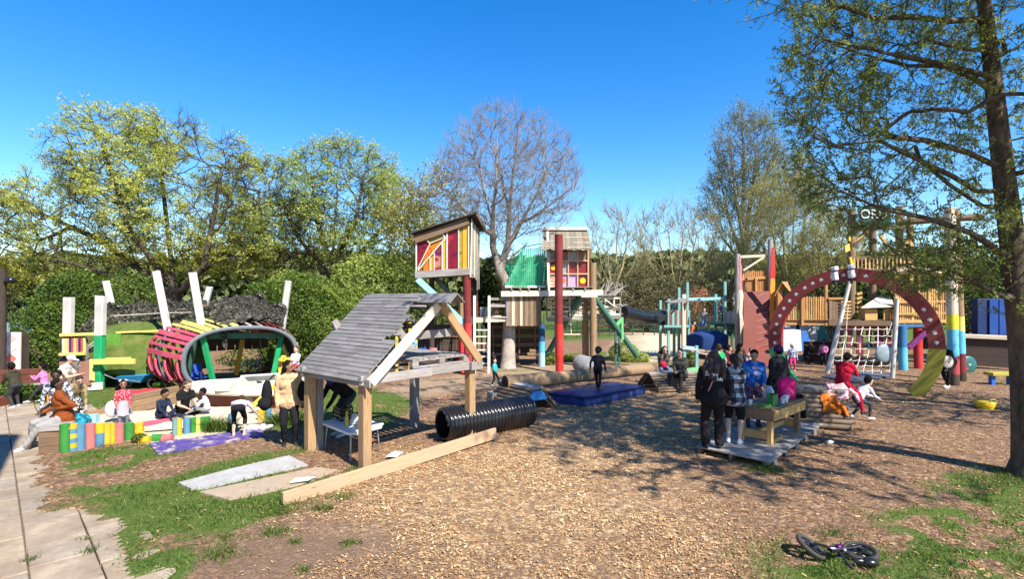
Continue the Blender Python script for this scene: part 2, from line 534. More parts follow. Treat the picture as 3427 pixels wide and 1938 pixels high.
idx = np.arange(nx * ny).reshape(ny, nx)
Fg = np.stack([idx[:-1, :-1], idx[:-1, 1:], idx[1:, 1:], idx[1:, :-1]], -1).reshape(-1, 4)

t = NT('ground_soil')
v = t.wpos(); gm, sm, lm, dm = (t.attr(a) for a in ('grass', 'sand', 'light', 'dirt'))
vo = t.n('ShaderNodeTexVoronoi'); vo.inputs['Scale'].default_value = 22; vo.inputs['Randomness'].default_value = 1
wv = t.n('ShaderNodeVectorMath', operation='ADD')
nzv = t.n('ShaderNodeTexNoise'); nzv.inputs['Scale'].default_value = 9; t.l(v, nzv.inputs['Vector'])
ms = t.n('ShaderNodeVectorMath', operation='SCALE'); ms.inputs['Scale'].default_value = .12; t.l(nzv.outputs['Color'], ms.inputs[0])
t.l(v, wv.inputs[0]); t.l(ms.outputs[0], wv.inputs[1]); t.l(wv.outputs[0], vo.inputs['Vector'])
sepc = t.n('ShaderNodeSeparateColor'); t.l(vo.outputs['Color'], sepc.inputs[0])
big = t.noise(v, .8, 5, .6); fine = t.noise(v, 60, 4, .7); mid = t.noise(v, 6, 4, .6)
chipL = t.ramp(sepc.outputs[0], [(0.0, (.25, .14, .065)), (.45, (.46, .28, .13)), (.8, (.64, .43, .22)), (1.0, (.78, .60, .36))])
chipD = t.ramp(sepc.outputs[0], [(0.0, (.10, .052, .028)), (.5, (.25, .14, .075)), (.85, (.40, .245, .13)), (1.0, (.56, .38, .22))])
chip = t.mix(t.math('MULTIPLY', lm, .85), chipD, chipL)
chip = t.mix(t.ramp(vo.outputs['Distance'], [(.55, 0.0), (.85, .6)]), chip, (.10, .06, .04))
soil = t.ramp(t.noise(v, 30, 6, .75), [(.3, (.11, .067, .044)), (.55, (.22, .145, .098)), (.75, (.34, .24, .165))])
chip = t.mix(t.ramp(mid, [(.36, .75), (.6, 0.0)]), chip, soil)
col = t.mix(t.math('MULTIPLY', dm, .8), chip, soil)
sand = t.ramp(t.noise(v, 14, 6, .7), [(.3, (.52, .42, .27)), (.7, (.74, .63, .44))])
col = t.mix(sm, col, sand)
grs = t.ramp(t.noise(v, 18, 6, .75), [(.25, (.035, .060, .012)), (.5, (.085, .14, .025)), (.75, (.17, .21, .05))])
col = t.mix(t.ramp(t.math('ADD', gm, t.math('MULTIPLY', t.math('SUBTRACT', fine, .5), .8)), [(.35, 0.0), (.62, .95)]), col, grs)
hb = t.math('ADD', t.math('MULTIPLY', vo.outputs['Distance'], -.8), t.math('MULTIPLY', fine, 1.0))
t.pbr(col, .95, t.bump(hb, .9, .02), spec=.1)
M_GROUND = t.m
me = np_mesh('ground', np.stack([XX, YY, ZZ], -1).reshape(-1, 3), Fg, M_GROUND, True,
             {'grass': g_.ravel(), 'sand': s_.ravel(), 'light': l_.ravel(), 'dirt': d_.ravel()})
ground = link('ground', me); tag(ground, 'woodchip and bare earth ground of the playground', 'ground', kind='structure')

# ---- wood chips lying loose (nobody could count them)
rng = np.random.default_rng(11)
def scatter(n, y0=4.3, y1=20, xf=1.06):
    u = rng.random(n); y = y0 * (y1 / y0) ** (u ** 1.0)
    # uniform in picture width at each depth, density falls with depth
    x = (rng.random(n) * 2 - 1) * y * 0.963 * xf
    return x, y
def chips(n, seed):
    x, y = scatter(n, 4.3, 19)
    g, s, l, d = masks(x, y)
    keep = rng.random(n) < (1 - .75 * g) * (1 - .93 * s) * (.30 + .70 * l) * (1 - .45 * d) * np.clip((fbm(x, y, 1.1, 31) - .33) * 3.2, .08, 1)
    keep &= pdist(x, y, PATH) < .03 + (fbm(x, y, 2.6, 55) - .42) * .75 + rng.random(n) * .5 * (rng.random(n) < .08)
    x, y, l = x[keep], y[keep], l[keep]; n = len(x)
    z = gheight(x, y) + .006 + rng.random(n) * .018
    L = rng.gamma(2.6, .0056, n) + .009; W = L * (.22 + .35 * rng.random(n))
    L *= 1 + np.clip(y - 9, 0, 8) * .06; W *= 1 + np.clip(y - 9, 0, 8) * .06
    a = rng.random(n) * 2 * np.pi; tx = (rng.random(n) - .5) * 1.1; ty = (rng.random(n) - .5) * 1.1
    ux, uy = np.cos(a), np.sin(a)
    c = np.stack([x, y, z], -1)
    du = np.stack([ux, uy, tx * .6], -1) * (L / 2)[:, None]; dv = np.stack([-uy, ux, ty], -1) * (W / 2)[:, None]
    V = np.stack([c - du - dv * .8, c + du * .9 - dv, c + du + dv * .7, c - du * .9 + dv], 1).reshape(-1, 3)
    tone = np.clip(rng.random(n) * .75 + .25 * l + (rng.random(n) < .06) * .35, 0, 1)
    return V, np.arange(4 * n).reshape(-1, 4), np.repeat(tone, 4)
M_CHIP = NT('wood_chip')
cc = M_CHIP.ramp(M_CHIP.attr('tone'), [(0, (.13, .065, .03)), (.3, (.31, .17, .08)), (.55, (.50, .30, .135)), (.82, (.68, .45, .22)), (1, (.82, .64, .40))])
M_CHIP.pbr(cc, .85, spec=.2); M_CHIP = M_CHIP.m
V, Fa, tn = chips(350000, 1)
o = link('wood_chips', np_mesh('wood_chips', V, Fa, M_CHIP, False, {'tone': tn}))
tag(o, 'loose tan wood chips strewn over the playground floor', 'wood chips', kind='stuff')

# ---- grass blades
M_GRASS = leafmat('grass_blade', [(0, (.024, .05, .008)), (.4, (.055, .115, .014)), (.75, (.11, .18, .025)), (1, (.26, .27, .09))], .3)
def blades(x, y, hmin, hmax, w):
    n = len(x); z = gheight(x, y) - .005
    h = hmin + (hmax - hmin) * rng.random(n) ** 1.5
    h *= (.5 + fbm(x, y, 2.5, 77)); a = rng.random(n) * 2 * np.pi; lean = .25 + .8 * rng.random(n); b = rng.random(n) * 2 * np.pi
    w = w * (.7 + .6 * rng.random(n))
    p = np.stack([x, y, z], -1); s = np.stack([np.cos(a), np.sin(a), np.zeros(n)], -1) * w[:, None]
    dl = np.stack([np.cos(b) * lean, np.sin(b) * lean, np.ones(n)], -1)
    m = p + dl * (h * .55)[:, None]
    tip = p + np.stack([np.cos(b) * lean * 1.7, np.sin(b) * lean * 1.7, np.ones(n) * .85], -1) * h[:, None]
    V = np.stack([p - s, p + s, m + s * .7, tip, m - s * .7], 1).reshape(-1, 3)
    i = np.arange(n)[:, None] * 5
    Fa = np.concatenate([i + np.array([[0, 1, 2, 4]]), ], 0)
    Fb = np.concatenate([i + np.array([[4, 2, 3, 3]]), ], 0)
    return V, i, np.repeat(np.clip(rng.random(n) * .8 + .1 + (rng.random(n) < .14) * .5, 0, 1), 5)
x, y = scatter(260000, 4.3, 22, 1.06)
g, s, l, d = masks(x, y)
k = (rng.random(len(x)) < np.clip(g * .95 - .12, 0, 1) * np.clip((fbm(x, y, 3.5, 61) - .28) * 3.5, .12, 1)) & (pdist(x, y, PATH) < .02 + (fbm(x, y, 2.6, 55) - .42) * .75)
x, y = x[k], y[k]
for Pq in ([(596, 1622), (780, 1573), (968, 1530), (1030, 1562), (840, 1604), (690, 1640), (640, 1644)], [(665, 1652), (1060, 1568), (1130, 1578), (1000, 1630), (860, 1660), (760, 1676)], [(498, 1487), (528, 1524), (700, 1496), (884, 1462), (872, 1436), (690, 1462)]):
    k = pdist(x, y, gpoly(Pq)) < rng.random(len(x)) * .05; x, y = x[k], y[k]
# tufts at path joints and lone tufts
tx, ty = [], []
for (px_, py_, r_, n_t) in [(960, 1690, .25, 500), (930, 1715, .15, 250), (1140, 1670, .10, 160), (1090, 1708, .07, 110), (920, 1785, .10, 220), (985, 1820, .05, 70), (1170, 1820, .06, 110), (1010, 1915, .06, 60), (1060, 1705, .05, 50),
                            (2570, 1575, .16, 500), (1190, 1580, .12, 250), (1130, 1610, .12, 220), (1020, 1510, .14, 250), (730, 1860, .15, 300), (760, 1800, .1, 150), (300, 1850, .05, 60), (290, 1810, .04, 50), (100, 1880, .04, 60), (2780, 1790, .12, 160), (2760, 1840, .12, 170), (3400, 1600, .35, 900),
                            (1700, 1240, .5, 500), (1590, 1200, .4, 300), (730, 1420, .22, 900), (940, 1405, .3, 500), (330, 1490, .15, 300)]:
    c = gd(px_, py_); tx.append(c.x + rng.normal(0, r_, n_t)); ty.append(c.y + rng.normal(0, r_ * .7, n_t))
x = np.concatenate([x] + tx); y = np.concatenate([y] + ty)
V, i5, tn = blades(x, y, .03, .115, .0042)
V = V.reshape(-1, 5, 3); n = len(V)
far = np.clip((y - 8) / 10, 0, 1)
mid_ = V.mean(1, keepdims=True)
Vq = V[:, [0, 1, 2, 4]]; 
Vall = V.reshape(-1, 3); ii = np.arange(n)[:, None] * 5
tri = np.concatenate([ii + np.array([[0, 1, 2]]), ii + np.array([[0, 2, 4]]), ii + np.array([[4, 2, 3]])], 0)
o = link('grass', np_mesh('grass', Vall, tri, M_GRASS, False, {'tone': tn}))
tag(o, 'short tufts of green grass growing through the soil', 'grass', kind='stuff')

# ---- paving slabs
t = NT('paving_slab'); rn = t.rnd(); v = t.coord()
w_ = t.math('MULTIPLY', rn, 30)
cA = t.ramp(rn, [(0, (.37, .30, .22)), (.3, (.43, .35, .25)), (.55, (.48, .39, .27)), (.8, (.41, .32, .235)), (1, (.36, .31, .25))])
st = t.noise(v, 2.2, 6, .7, w_); fs = t.noise(v, 45, 4, .7, w_)
col = t.mix(t.ramp(st, [(.36, .75), (.62, 0.0)]), cA, (.21, .15, .105))
col = t.mix(t.ramp(fs, [(.4, .35), (.65, 0.0)]), col, (.20, .16, .12))
col = t.mix(t.ramp(st, [(.55, 0.0), (.8, .45)]), col, (.62, .52, .38))
t.pbr(col, .9, t.bump(t.math('ADD', t.math('MULTIPLY', fs, .4), st), .5, .012), spec=.15)
M_SLAB = t.m
mbp = MB(); mbp.poly([(p[0], p[1], -.10) for p in PATH], (0, 0, .055))
path = mbp.build('paved_path', plain('joint_soil', (.16, .12, .085), .95, nz=.5, scale=30), None, org=(-8, 7, 0))
tag(path, 'paved path of worn stone slabs at the edge of the playground', 'path', kind='structure')
ang = math.atan2(-.714, .70)          # slab rows run towards the camera
U = Vector((math.cos(ang), math.sin(ang), 0)); Nn = Vector((-U.y, U.x, 0))
O0 = Vector((-5.995, 6.515, 0))
cnt = 0
r_rng = random.Random(5)
for r in range(-11, 14):
    w0 = .545
    u0 = r_rng.uniform(-.3, .3) - 12
    while u0 < 10:
        L = r_rng.choice([.55, .6, .6, .85])
        c = O0 + U * (u0 + L / 2) + Nn * (r * w0 - w0 / 2)
        u0 += L
        d = float(pdist(np.array([c.x]), np.array([c.y]), PATH)[0])
        if d < -.38 or abs(c.x) > c.y * 1.08 + 1.0 or c.y < 4.0 or cnt > 290: continue
        hx, hy = L / 2 - .007, w0 / 2 - .007
        ch = .008; dz = r_rng.uniform(-.006, .006); V = []
        for (a, b, z) in ((hx, hy, -.05), (hx, hy, .0), (hx - ch, hy - ch, .008)):
            for sx, sy in ((-1, -1), (1, -1), (1, 1), (-1, 1)):
                V.append((sx * a, sy * b, z + dz + r_rng.uniform(-.002, .002)))
        Fc = [(i + k, (i + 1) % 4 + k, (i + 1) % 4 + k + 4, i + k + 4) for k in (0, 4) for i in range(4)] + [(8, 9, 10, 11)]
        M = Matrix.Rotation(ang + r_rng.uniform(-.008, .008), 4, 'Z'); M.translation = c
        o = bpy.data.objects.new('slab', newmesh('slab', V, Fc, M_SLAB)); COL.objects.link(o)
        o.parent = path; o.matrix_local = Matrix.Translation(-ORG[path.name]) @ M
        cnt += 1
# building whose shadow falls across the path (stands left of the camera, out of view)
bl = thing('brick_building', (-7.0, 2.0, 0), 'brick play centre building casting its shadow over the path', 'building')
k_ = 1.0 / math.tan(SUN_EL)
corner = Vector((-10.1, 10.95, 0)); hgt = 10.6
cb = corner + Vector((SDX, SDY, 0)) * hgt * k_       # corner whose roof edge throws the shadow tip
b = MB(); b.poly([(cb.x, cb.y, -.1), (cb.x - .35, cb.y - 9, -.1), (cb.x - 14, cb.y - 9, -.1), (cb.x - 14, cb.y - .3, -.1)], (0, 0, hgt + .1))
b.build('wall', plain('brick_wall', (.33, .16, .10), .9), bl)
# ------------------------------------------------------------------ wooden shelter (front)
U = Vector((.64, .768, 0)).normalized(); Vv = Vector((-U.y, U.x, 0))       # U: along the gable, Vv: along the ridge (away)
Cs = Vector((-2.27, 10.17, 0)); HU, HV = 1.225, .85
def sp(u, v, z): return Cs + U * u + Vv * v + Vector((0, 0, z))
EA = 1.42                                    # eaves height
AP = .24                                     # ridge offset along U
ZR = 2.86
sh = thing('play_shelter', Cs, 'open timber shelter with half shingled roof and pallet loft', 'shelter')
for (u, v, h0, m) in ((-HU, -HV, EA, W_NEW), (HU, -HV, EA - .03, W_NEW), (-HU, HV, EA, W_NEW), (HU, HV, EA, W_GREY)):
    bar('post', sp(u, v, -.1), sp(u, v, h0), .165, .165, m, sh, up=U, ch=.015)
bar('post', sp(-HU + .16, HV - .02, -.1), sp(-HU + .16, HV - .02, EA), .13, .13, W_GREY, sh, up=U)
zt = EA + .06
# tie beams on the two gables, eave beams
for v in (-HV - .09, HV + .02):
    bar('tie_beam', sp(-HU - .16, v, zt), sp(.12, v, zt - .005), .07, .15, W_GREY, sh)
    bar('tie_beam', sp(.123, v + .03, zt + .005), sp(HU + .16, v + .03, zt), .07, .15, W_GREY, sh)
bar('beam_block', sp(HU - .12, -HV - .14, zt + .0), sp(HU + .20, -HV - .14, zt), .05, .16, W_GREY, sh)
for u in (-HU, HU):
    bar('eave_beam', sp(u, -HV - .03, zt - .04), sp(u, HV + .0, zt - .04), .08, .14, W_GREY, sh)
# rafters
def rafter(u0, z0, u1, z1, v, m, w=.06, h=.16):
    bar('rafter', sp(u0, v, z0), sp(u1, v, z1), w, h, m, sh, up=(0, 0, 1))
for v, m in ((-HV - .19, W_PALE), (HV + .10, W_GREY), (.02, W_GREY)):
    rafter(-HU - .02, EA + .02, AP - .03, ZR - .175, v, m)
for v, m in ((-HV - .14, W_NEW), (HV + .10, W_GREY)):
    rafter(HU + .13, EA + .14, AP + .05, ZR - .10, v, m, .07, .17)
bar('rafter', sp(-.15, HV + .18, EA + .1), sp(-.62, HV + .18, EA + .95), .06, .13, W_GREY, sh)
bar('king_post', sp(AP, -HV - .08, ZR - .38), sp(AP, -HV - .08, ZR - .06), .12, .10, W_GREY, sh, up=U)
bar('collar_beam', sp(-.28, -HV + .0, EA + .72), sp(.34, -HV + .0, EA + .73), .07, .15, W_GREY, sh)
bar('collar_beam', sp(.345, -HV - .0, EA + .73), sp(.86, -HV - .0, EA + .74), .07, .15, W_GREY, sh)
bar('ridge_beam', sp(AP, -HV - .3, ZR - .12), sp(AP, HV + .2, ZR - .12), .06, .16, W_GREY, sh)
bar('purlin', sp(AP - .42, -HV + .1, ZR - .55), sp(AP - .42, HV + .12, ZR - .55), .07, .09, W_DARK, sh)
# ridge capping boards
sl = math.atan2(ZR - EA, HU + AP + .1)
bar('ridge_cap', sp(AP - .10, -HV - .66, ZR - .05), sp(AP - .10, HV + .2, ZR - .05), .25, .022, W_SHING, sh, up=(U * -math.sin(sl) + Vector((0, 0, math.cos(sl)))))
bar('ridge_cap', sp(AP + .09, -HV - .66, ZR - .05), sp(AP + .09, HV + .2, ZR - .05), .22, .022, W_SHING, sh, up=(U * math.sin(sl) + Vector((0, 0, math.cos(sl)))))
# shingle courses, each course a few boards
e0 = sp(-HU - .13, 0, EA + .02); e1 = sp(AP - .05, 0, ZR - .02)
slope = (e1 - e0); SL = slope.length; sdir = slope.normalized(); nrm = Vv.cross(sdir).normalized()
if nrm.z < 0: nrm = -nrm
nC = 23; step = SL / nC
ends = {}
rr = random.Random(3)
for i in range(nC):
    full = i < 10
    v0 = -HV - .15 if full else (-HV - .15 + (.36 if i < 11 else .26 if i < 17 else .52) + rr.uniform(-.05, .05) - (i - 9) * .012)
    v1 = HV + .26
    cuts = sorted([v0, v1] + [v0 + (v1 - v0) * (k + rr.uniform(-.15, .15) + .5 * (i % 2)) / 3.6 for k in (1, 2, 3) if v0 + (v1 - v0) * (k + .5) / 3.6 < v1 - .1])
    for a, b_ in zip(cuts[:-1], cuts[1:]):
        q = e0 + sdir * (i * step + step * .62) + nrm * (.035 + rr.uniform(0, .006))
        tilt = (nrm + sdir * .115).normalized()
        bar('shingle', q + Vv * (a + .002), q + Vv * (b_ - .002), step * 1.30, .02, W_SHING, sh, up=tilt, jit=.004)
# roof battens under the missing shingles
for i in (8, 12, 16, 20):
    q = e0 + sdir * (i * step) + nrm * .005
    bar('batten', q + Vv * (-HV - .1), q + Vv * (HV + .1), .045, .03, W_GREY, sh, up=nrm)
bar('fascia_board', e0 + Vv * (-HV - .27) + Vector((0, 0, -.03)) + sdir * .05, e0 + Vv * (HV + .25) + Vector((0, 0, -.03)) + sdir * .05, .03, .12, W_GREY, sh)
# pallet resting on the tie beams
pal = thing('wooden_pallet', sp(.55, 0, zt + .09), 'weathered wooden pallet lying as a loft inside the timber shelter', 'pallet')
pz = zt + .085
for v in (-HV - .02, -.03, HV - .05):
    bar('bottom_board', sp(-.28, v, pz + .012), sp(1.12, v, pz + .012), .10, .022, W_GREY, pal)
    for u in (-.22, .42, 1.05):
        bar('block', sp(u - .07, v, pz + .07), sp(u + .07, v, pz + .07), .10, .088, W_GREY, pal)
    bar('stringer_board', sp(-.28, v, pz + .126), sp(1.12, v, pz + .126), .10, .022, W_GREY, pal)
for k in range(11):
    u = -.24 + k * .132
    bar('deck_board', sp(u, -HV - .07, pz + .149), sp(u, HV, pz + .149), .092, .02, W_GREY, pal)
# the old planks on the left half of the loft
lp = thing('loose_planks', sp(-.7, 0, zt + .1), 'loose weathered planks laid over the shelter tie beams beside the pallet', 'planks')
for k in range(5):
    u = -1.02 + k * .15
    bar('plank', sp(u, -HV + .1, zt + .092 + k * .001), sp(u + .03, HV - .05, zt + .092), .11, .02, W_GREY, lp)

# long board standing on edge in front
a = gd(945, 1694); b_ = gd(1657, 1478)
bd = tag(bar('timber_plank', a + Vector((0, 0, .075)), b_ + Vector((0, 0, .16)), .055, .21, W_PLANK), 'long pine plank standing on edge before the shelter', 'plank')
st = gd(1600, 1470)
tag(bar('timber_offcut', gd(1560, 1486), gd(1640, 1478), .05, .09, W_GREY), 'short grey timber offcut propping the long pine plank', 'offcut')

# ------------------------------------------------------------------ corrugated black pipe
pa = Vector((-1.36, 10.38, .335)); pb = Vector((.36, 11.72, .345))
ax = (pb - pa).normalized(); Lp = (pb - pa).length
pipe = thing('corrugated_pipe', pa, 'large black ribbed plastic pipe lying behind the pine plank', 'pipe')
nr = 25; V, Fc = [], []
side = Vector((-ax.y, ax.x, 0)).normalized(); upv = ax.cross(side) * -1
if upv.z < 0: upv = -upv
prof = []
for i in range(nr):
    x0 = i * Lp / nr; p = Lp / nr
    prof += [(x0, .288), (x0 + p * .16, .295), (x0 + p * .28, .328), (x0 + p * .62, .336), (x0 + p * .78, .318), (x0 + p * .9, .292)]
prof += [(Lp, .288), (Lp - .005, .268)]
prof = [(.004, .268)] + prof
for i in range(8): prof.append((Lp - .01 - (Lp - .02) * (i + 1) / 8, .268))
n = 36; m = len(prof)
for (x, r) in prof:
    for k in range(n):
        an = 2 * math.pi * k / n
        V.append(ax * x + (side * math.cos(an) + upv * math.sin(an)) * r)
for i in range(m):
    i2 = (i + 1) % m
    for k in range(n): Fc.append((i * n + k, i * n + (k + 1) % n, i2 * n + (k + 1) % n, i2 * n + k))
link('pipe_wall', newmesh('pipe_wall', V, Fc, M_BLACKPL, True), pipe, Matrix.Translation(pa))
# torn flap at the mouth
mb = MB(); 
for k in range(6):
    an = R(100 + k * 12)
    d0 = side * math.cos(an) + upv * math.sin(an); an2 = R(100 + (k + 1) * 12); d1 = side * math.cos(an2) + upv * math.sin(an2)
    mb.add([pa + d0 * .30, pa + d1 * .30, pa - ax * (.06 + .03 * (k % 2)) + d1 * .33, pa - ax * (.08 - .02 * (k % 2)) + d0 * .33], [(0, 1, 2, 3)])
mb.build('torn_flap', M_BLACKPL, pipe)

# ------------------------------------------------------------------ log play ramps (triangular tunnels of half logs)
def log_ramp(base, axis, L, W, H, label, blue=True, nlog=7, mat=W_RAMP, open_front=True):
    """triangular prism along axis; base = ground centre of the near gable"""
    ax = Vector(axis).normalized(); sd_ = Vector((-ax.y, ax.x, 0)); base = Vector(base)
    t = thing('log_ramp', base, label, 'log ramp', 'half log play ramps')
    for s in (-1, 1):
        for k in range(nlog):
            f = (k + .5) / nlog
            p = base + sd_ * s * (W / 2) * (1 - f * .80) + Vector((0, 0, .03 + H * f))
            r = H / nlog * .62
            tube('half_log', [p - ax * .02 + ax * random.uniform(-.02, .02), p + ax * (L + random.uniform(-.02, .03))], r, mat, t, 8)
        p0 = base + sd_ * s * W / 2 * .93; p1 = base + sd_ * s * W * .09 + Vector((0, 0, H))
        for off in (.05, L - .09):
            bar('rafter', p0 + ax * off + Vector((0, 0, 0)) - sd_ * s * .05, p1 + ax * off - sd_ * s * .05, .07, .06, W_BROWN, t, up=ax)
    bar('ridge_board', base + ax * (-.05) + Vector((0, 0, H + .05)), base + ax * (L + .05) + Vector((0, 0, H + .05)), W * .26, .06, W_GREY, t)
    if blue:
        mb = MB()
        for off in (-.03, L):
            mb = MB()
            pts = [base + ax * off + sd_ * x * W + Vector((0, 0, z * H)) for x, z in ((-.25, .56), (-.20, .50), (.20, .50), (.25, .56), (.09, .96), (-.09, .96))]
            mb.poly(pts, ax * .02); mb.build('gable_panel', P_BLUE if False else paint('azure_paint', (.03, .30, .75), .15), t)
    return t
log_ramp(Vector((.62, 13.3, 0)), (-.62, .78, 0), 1.3, 1.35, .52, 'half log ramp with blue gable under the near end of the long log')
log_ramp(gd(2170, 1303) + Vector((0, 0, 0)), (.98, .2, 0), 1.5, 1.5, .44, 'half log ramp beneath the two people seated outdoors', blue=False)
log_ramp(Vector((7.35, 11.75, 0)), (-.93, .37, 0), 1.42, 1.25, .74, 'half log ramp draped with an orange coat and pink jacket', nlog=8)

# long balance log
bl_ = tag(tube('balance_log', [at(1690, 1281, 13.94), at(1850, 1268, 14.7), at(2000, 1252, 15.6), at(2185, 1233, 16.8)], [.192, .188, .182, .175], W_LOG, None, 18), 'long peeled log spanning the two half log ramps', 'log')
mb = MB(); q = at(1690, 1281, 13.94); dirq = (at(1690, 1281, 13.94) - at(1850, 1268, 14.7)).normalized()
for r_ in (.17, .11, .05):
    mb.tube([q + dirq * .004, q + dirq * .006], r_, 16)
mb.build('end_grain', plain('end_grain', (.10, .06, .035), .9), bl_)
mb = MB(); mb.box(at(1668, 1318, 14.1) - Vector((0, 0, .1)), .5, .4, .3, .4); tag(mb.build('timber_block', W_GREY), 'grey timber block under the near end of the long log', 'block')

# ------------------------------------------------------------------ blue crash mat
A, B, C = Vector((.95, 14.5, 0)), Vector((1.92, 13.75, 0)), Vector((3.88, 15.55, 0)); D = A + C - B
H = .27
mt = thing('crash_mat', (A + C) / 2, 'thick navy blue crash mat on the woodchip', 'mat')
n = 18; V, Fc = [], []
def matz(u, v):
    e = min(u, v, 1 - u, 1 - v)
    return H - .035 * (1 - min(1, e / .06)) ** 2 - .022 * math.exp(-((u - .55) ** 2 + (v - .4) ** 2) / .03) + .006 * math.sin(u * 17 + v * 5) * math.sin(v * 13)
for j in range(n + 1):
    for i in range(n + 1):
        u, v = i / n, j / n
        V.append(A.lerp(B, v).lerp(D.lerp(C, v), u) + Vector((0, 0, matz(u, v))))
for j in range(n):
    for i in range(n): Fc.append((j * (n + 1) + i, j * (n + 1) + i + 1, (j + 1) * (n + 1) + i + 1, (j + 1) * (n + 1) + i))
edge = [(i, 0) for i in range(n)] + [(n, j) for j in range(n)] + [(n - i, n) for i in range(n)] + [(0, n - j) for j in range(n)]
b0 = len(V); 
for zz, off in ((.5, .03), (.0, .01)):
    for k, (i, j) in enumerate(edge):
        p = V[j * (n + 1) + i].copy(); c = (A + C) / 2; p.z = H * zz
        o_ = (p - c); o_.z = 0; V.append(p + o_.normalized() * (off + .008 * math.sin(k * 1.7)))
ne = len(edge)
for k in range(ne):
    k2 = (k + 1) % ne; i, j = edge[k]; i2, j2 = edge[k2]
    Fc.append((j * (n + 1) + i, j2 * (n + 1) + i2, b0 + k2, b0 + k)); Fc.append((b0 + k, b0 + k2, b0 + ne + k2, b0 + ne + k))
t = NT('mat_vinyl'); v = t.coord(); nz = t.noise(v, 5, 4, .6); n2 = t.noise(v, 1.3, 3, .5)
col = t.ramp(t.noise(v, 3.5, 5, .65), [(.35, (.010, .024, .12)), (.6, (.022, .055, .22)), (.78, (.08, .11, .22))])
t.pbr(col, .38, t.bump(t.math('ADD', nz, t.math('MULTIPLY', n2, 2)), .5, .04), spec=.5)
me = newmesh('cover', V, Fc, t.m, True)
link('cover', me, mt, Matrix.Identity(4))
mb = MB(); 
for p, q in ((A, B), (B, C), (C, D), (D, A)): mb.tube([p + Vector((0, 0, H - .012)), q + Vector((0, 0, H - .012))], .009, 6)
mb.build('piping', plain('navy_piping', (.02, .03, .15), .5), mt)

# ------------------------------------------------------------------ white folding table and its things (under the shelter)
TZ = .50
tb = [gd(1072, 1412, TZ), gd(1172, 1452, TZ), gd(1286, 1424, TZ), gd(1190, 1388, TZ)]
ft = thing('folding_table', gd(1180, 1500), 'low white plastic folding table in the shade of the shelter', 'table')
mb = MB(); c4 = sum(tb, Vector()) / 4
rim = []
for i in range(4):
    p, a_, b2 = tb[i], tb[i - 1], tb[(i + 1) % 4]
    for s in (0, .25, .6, 1.0):
        rim.append(p + (a_ - p).normalized() * .07 * (1 - s) + (b2 - p).normalized() * .07 * s - (a_ + b2 - 2 * p).normalized() * .0)
mb.poly([p - Vector((0, 0, .045)) for p in rim], (0, 0, .045)); mb.build('table_top', M_WHITEPL, ft)
for i in range(4):
    p = tb[i].lerp(c4, .22); q = tb[i].lerp(c4, .14)
    tube('leg', [p - Vector((0, 0, .045)), Vector((q.x, q.y, 0))], .014, M_STEEL, ft, 8)
cx = tb[0].lerp(tb[3], .55).lerp(c4, .25); cx.z = TZ
cr = thing('plastic_crate', cx, 'black open plastic crate on the white folding table', 'crate')
mb = MB(); e1_ = (tb[2] - tb[3]).normalized(); e2_ = (tb[1] - tb[2]).normalized()
for i, h in enumerate((.02, .09, .16, .23)):
    for a_, b2 in (((-1, -1), (1, -1)), ((1, -1), (1, 1)), ((1, 1), (-1, 1)), ((-1, 1), (-1, -1))):
        mb.bar(cx + e1_ * a_[0] * .17 + e2_ * a_[1] * .13 + Vector((0, 0, h)), cx + e1_ * b2[0] * .17 + e2_ * b2[1] * .13 + Vector((0, 0, h)), .015, .025)
for a_ in (-1, -.33, .33, 1):
    for s in (-1, 1):
        mb.bar(cx + e1_ * a_ * .17 + e2_ * s * .13, cx + e1_ * a_ * .17 + e2_ * s * .13 + Vector((0, 0, .24)), .014, .014)
        mb.bar(cx + e2_ * a_ * .13 + e1_ * s * .17, cx + e2_ * a_ * .13 + e1_ * s * .17 + Vector((0, 0, .24)), .014, .014)
mb.build('basket', M_BLACKPL, cr)
mb = MB(); mb.tube([cx + e1_ * .17 + Vector((0, 0, .24)), cx + e1_ * .20 + Vector((0, 0, .34)), cx + e1_ * .36 + Vector((0, 0, .33)), cx + e1_ * .42 + Vector((0, 0, .24))], .012, 6)
mb.build('handle', M_BLACKPL, cr)
q = gd(1160, 1425, TZ)
bt = thing('yellow_bottle', q, 'yellow bottle beside the crate on the white table', 'bottle')
V, Fc = tube_arrays([q, q + Vector((0, 0, .15)), q + Vector((0, 0, .19)), q + Vector((0, 0, .25))], [.035, .035, .016, .014], 12)
mb = MB(); mb.add(V, Fc); mb.build('body', plain('yellow_plastic', (.65, .50, .04), .4), bt)
q = gd(1188, 1424, TZ)
bg_ = thing('paper_bag', q, 'crumpled white paper bag on the white folding table', 'bag')
mb = MB(); mb.ell(q + Vector((0, 0, .10)), .09, .07, .11, None, 8, 6)
for i, v in enumerate(mb.V): mb.V[i] = v + Vector((random.uniform(-.02, .02), random.uniform(-.02, .02), random.uniform(-.015, .015)))
mb.build('sack', plain('paper_white', (.60, .60, .58), .8, nz=.1), bg_)
mb = MB(); q = gd(1262, 1421, TZ); mb.box(q + Vector((0, 0, .008)), .21, .15, .012, .5)
tag(mb.build('paper_sheet', plain('paper_white2', (.80, .84, .86), .8, nz=.05)), 'white sheet of paper at the sunlit table end', 'paper')
for (pts, lab) in (([(1290, 1530), (1320, 1513), (1350, 1513), (1330, 1532)], 'white paper scrap on the ground right of the shelter post'), ([(968, 1618), (990, 1603), (1058, 1597), (1032, 1611)], 'white paper scrap on the grey concrete slab')):
    mb = MB(); P4 = [gd(x, y, .05) for x, y in pts]; P4[1].z += .012; P4[3].z += .008; mb.poly(P4, (0, 0, .003))
    tag(mb.build('paper_scrap', plain('paper_white3', (.82, .87, .88), .8, nz=.05)), lab, 'paper')

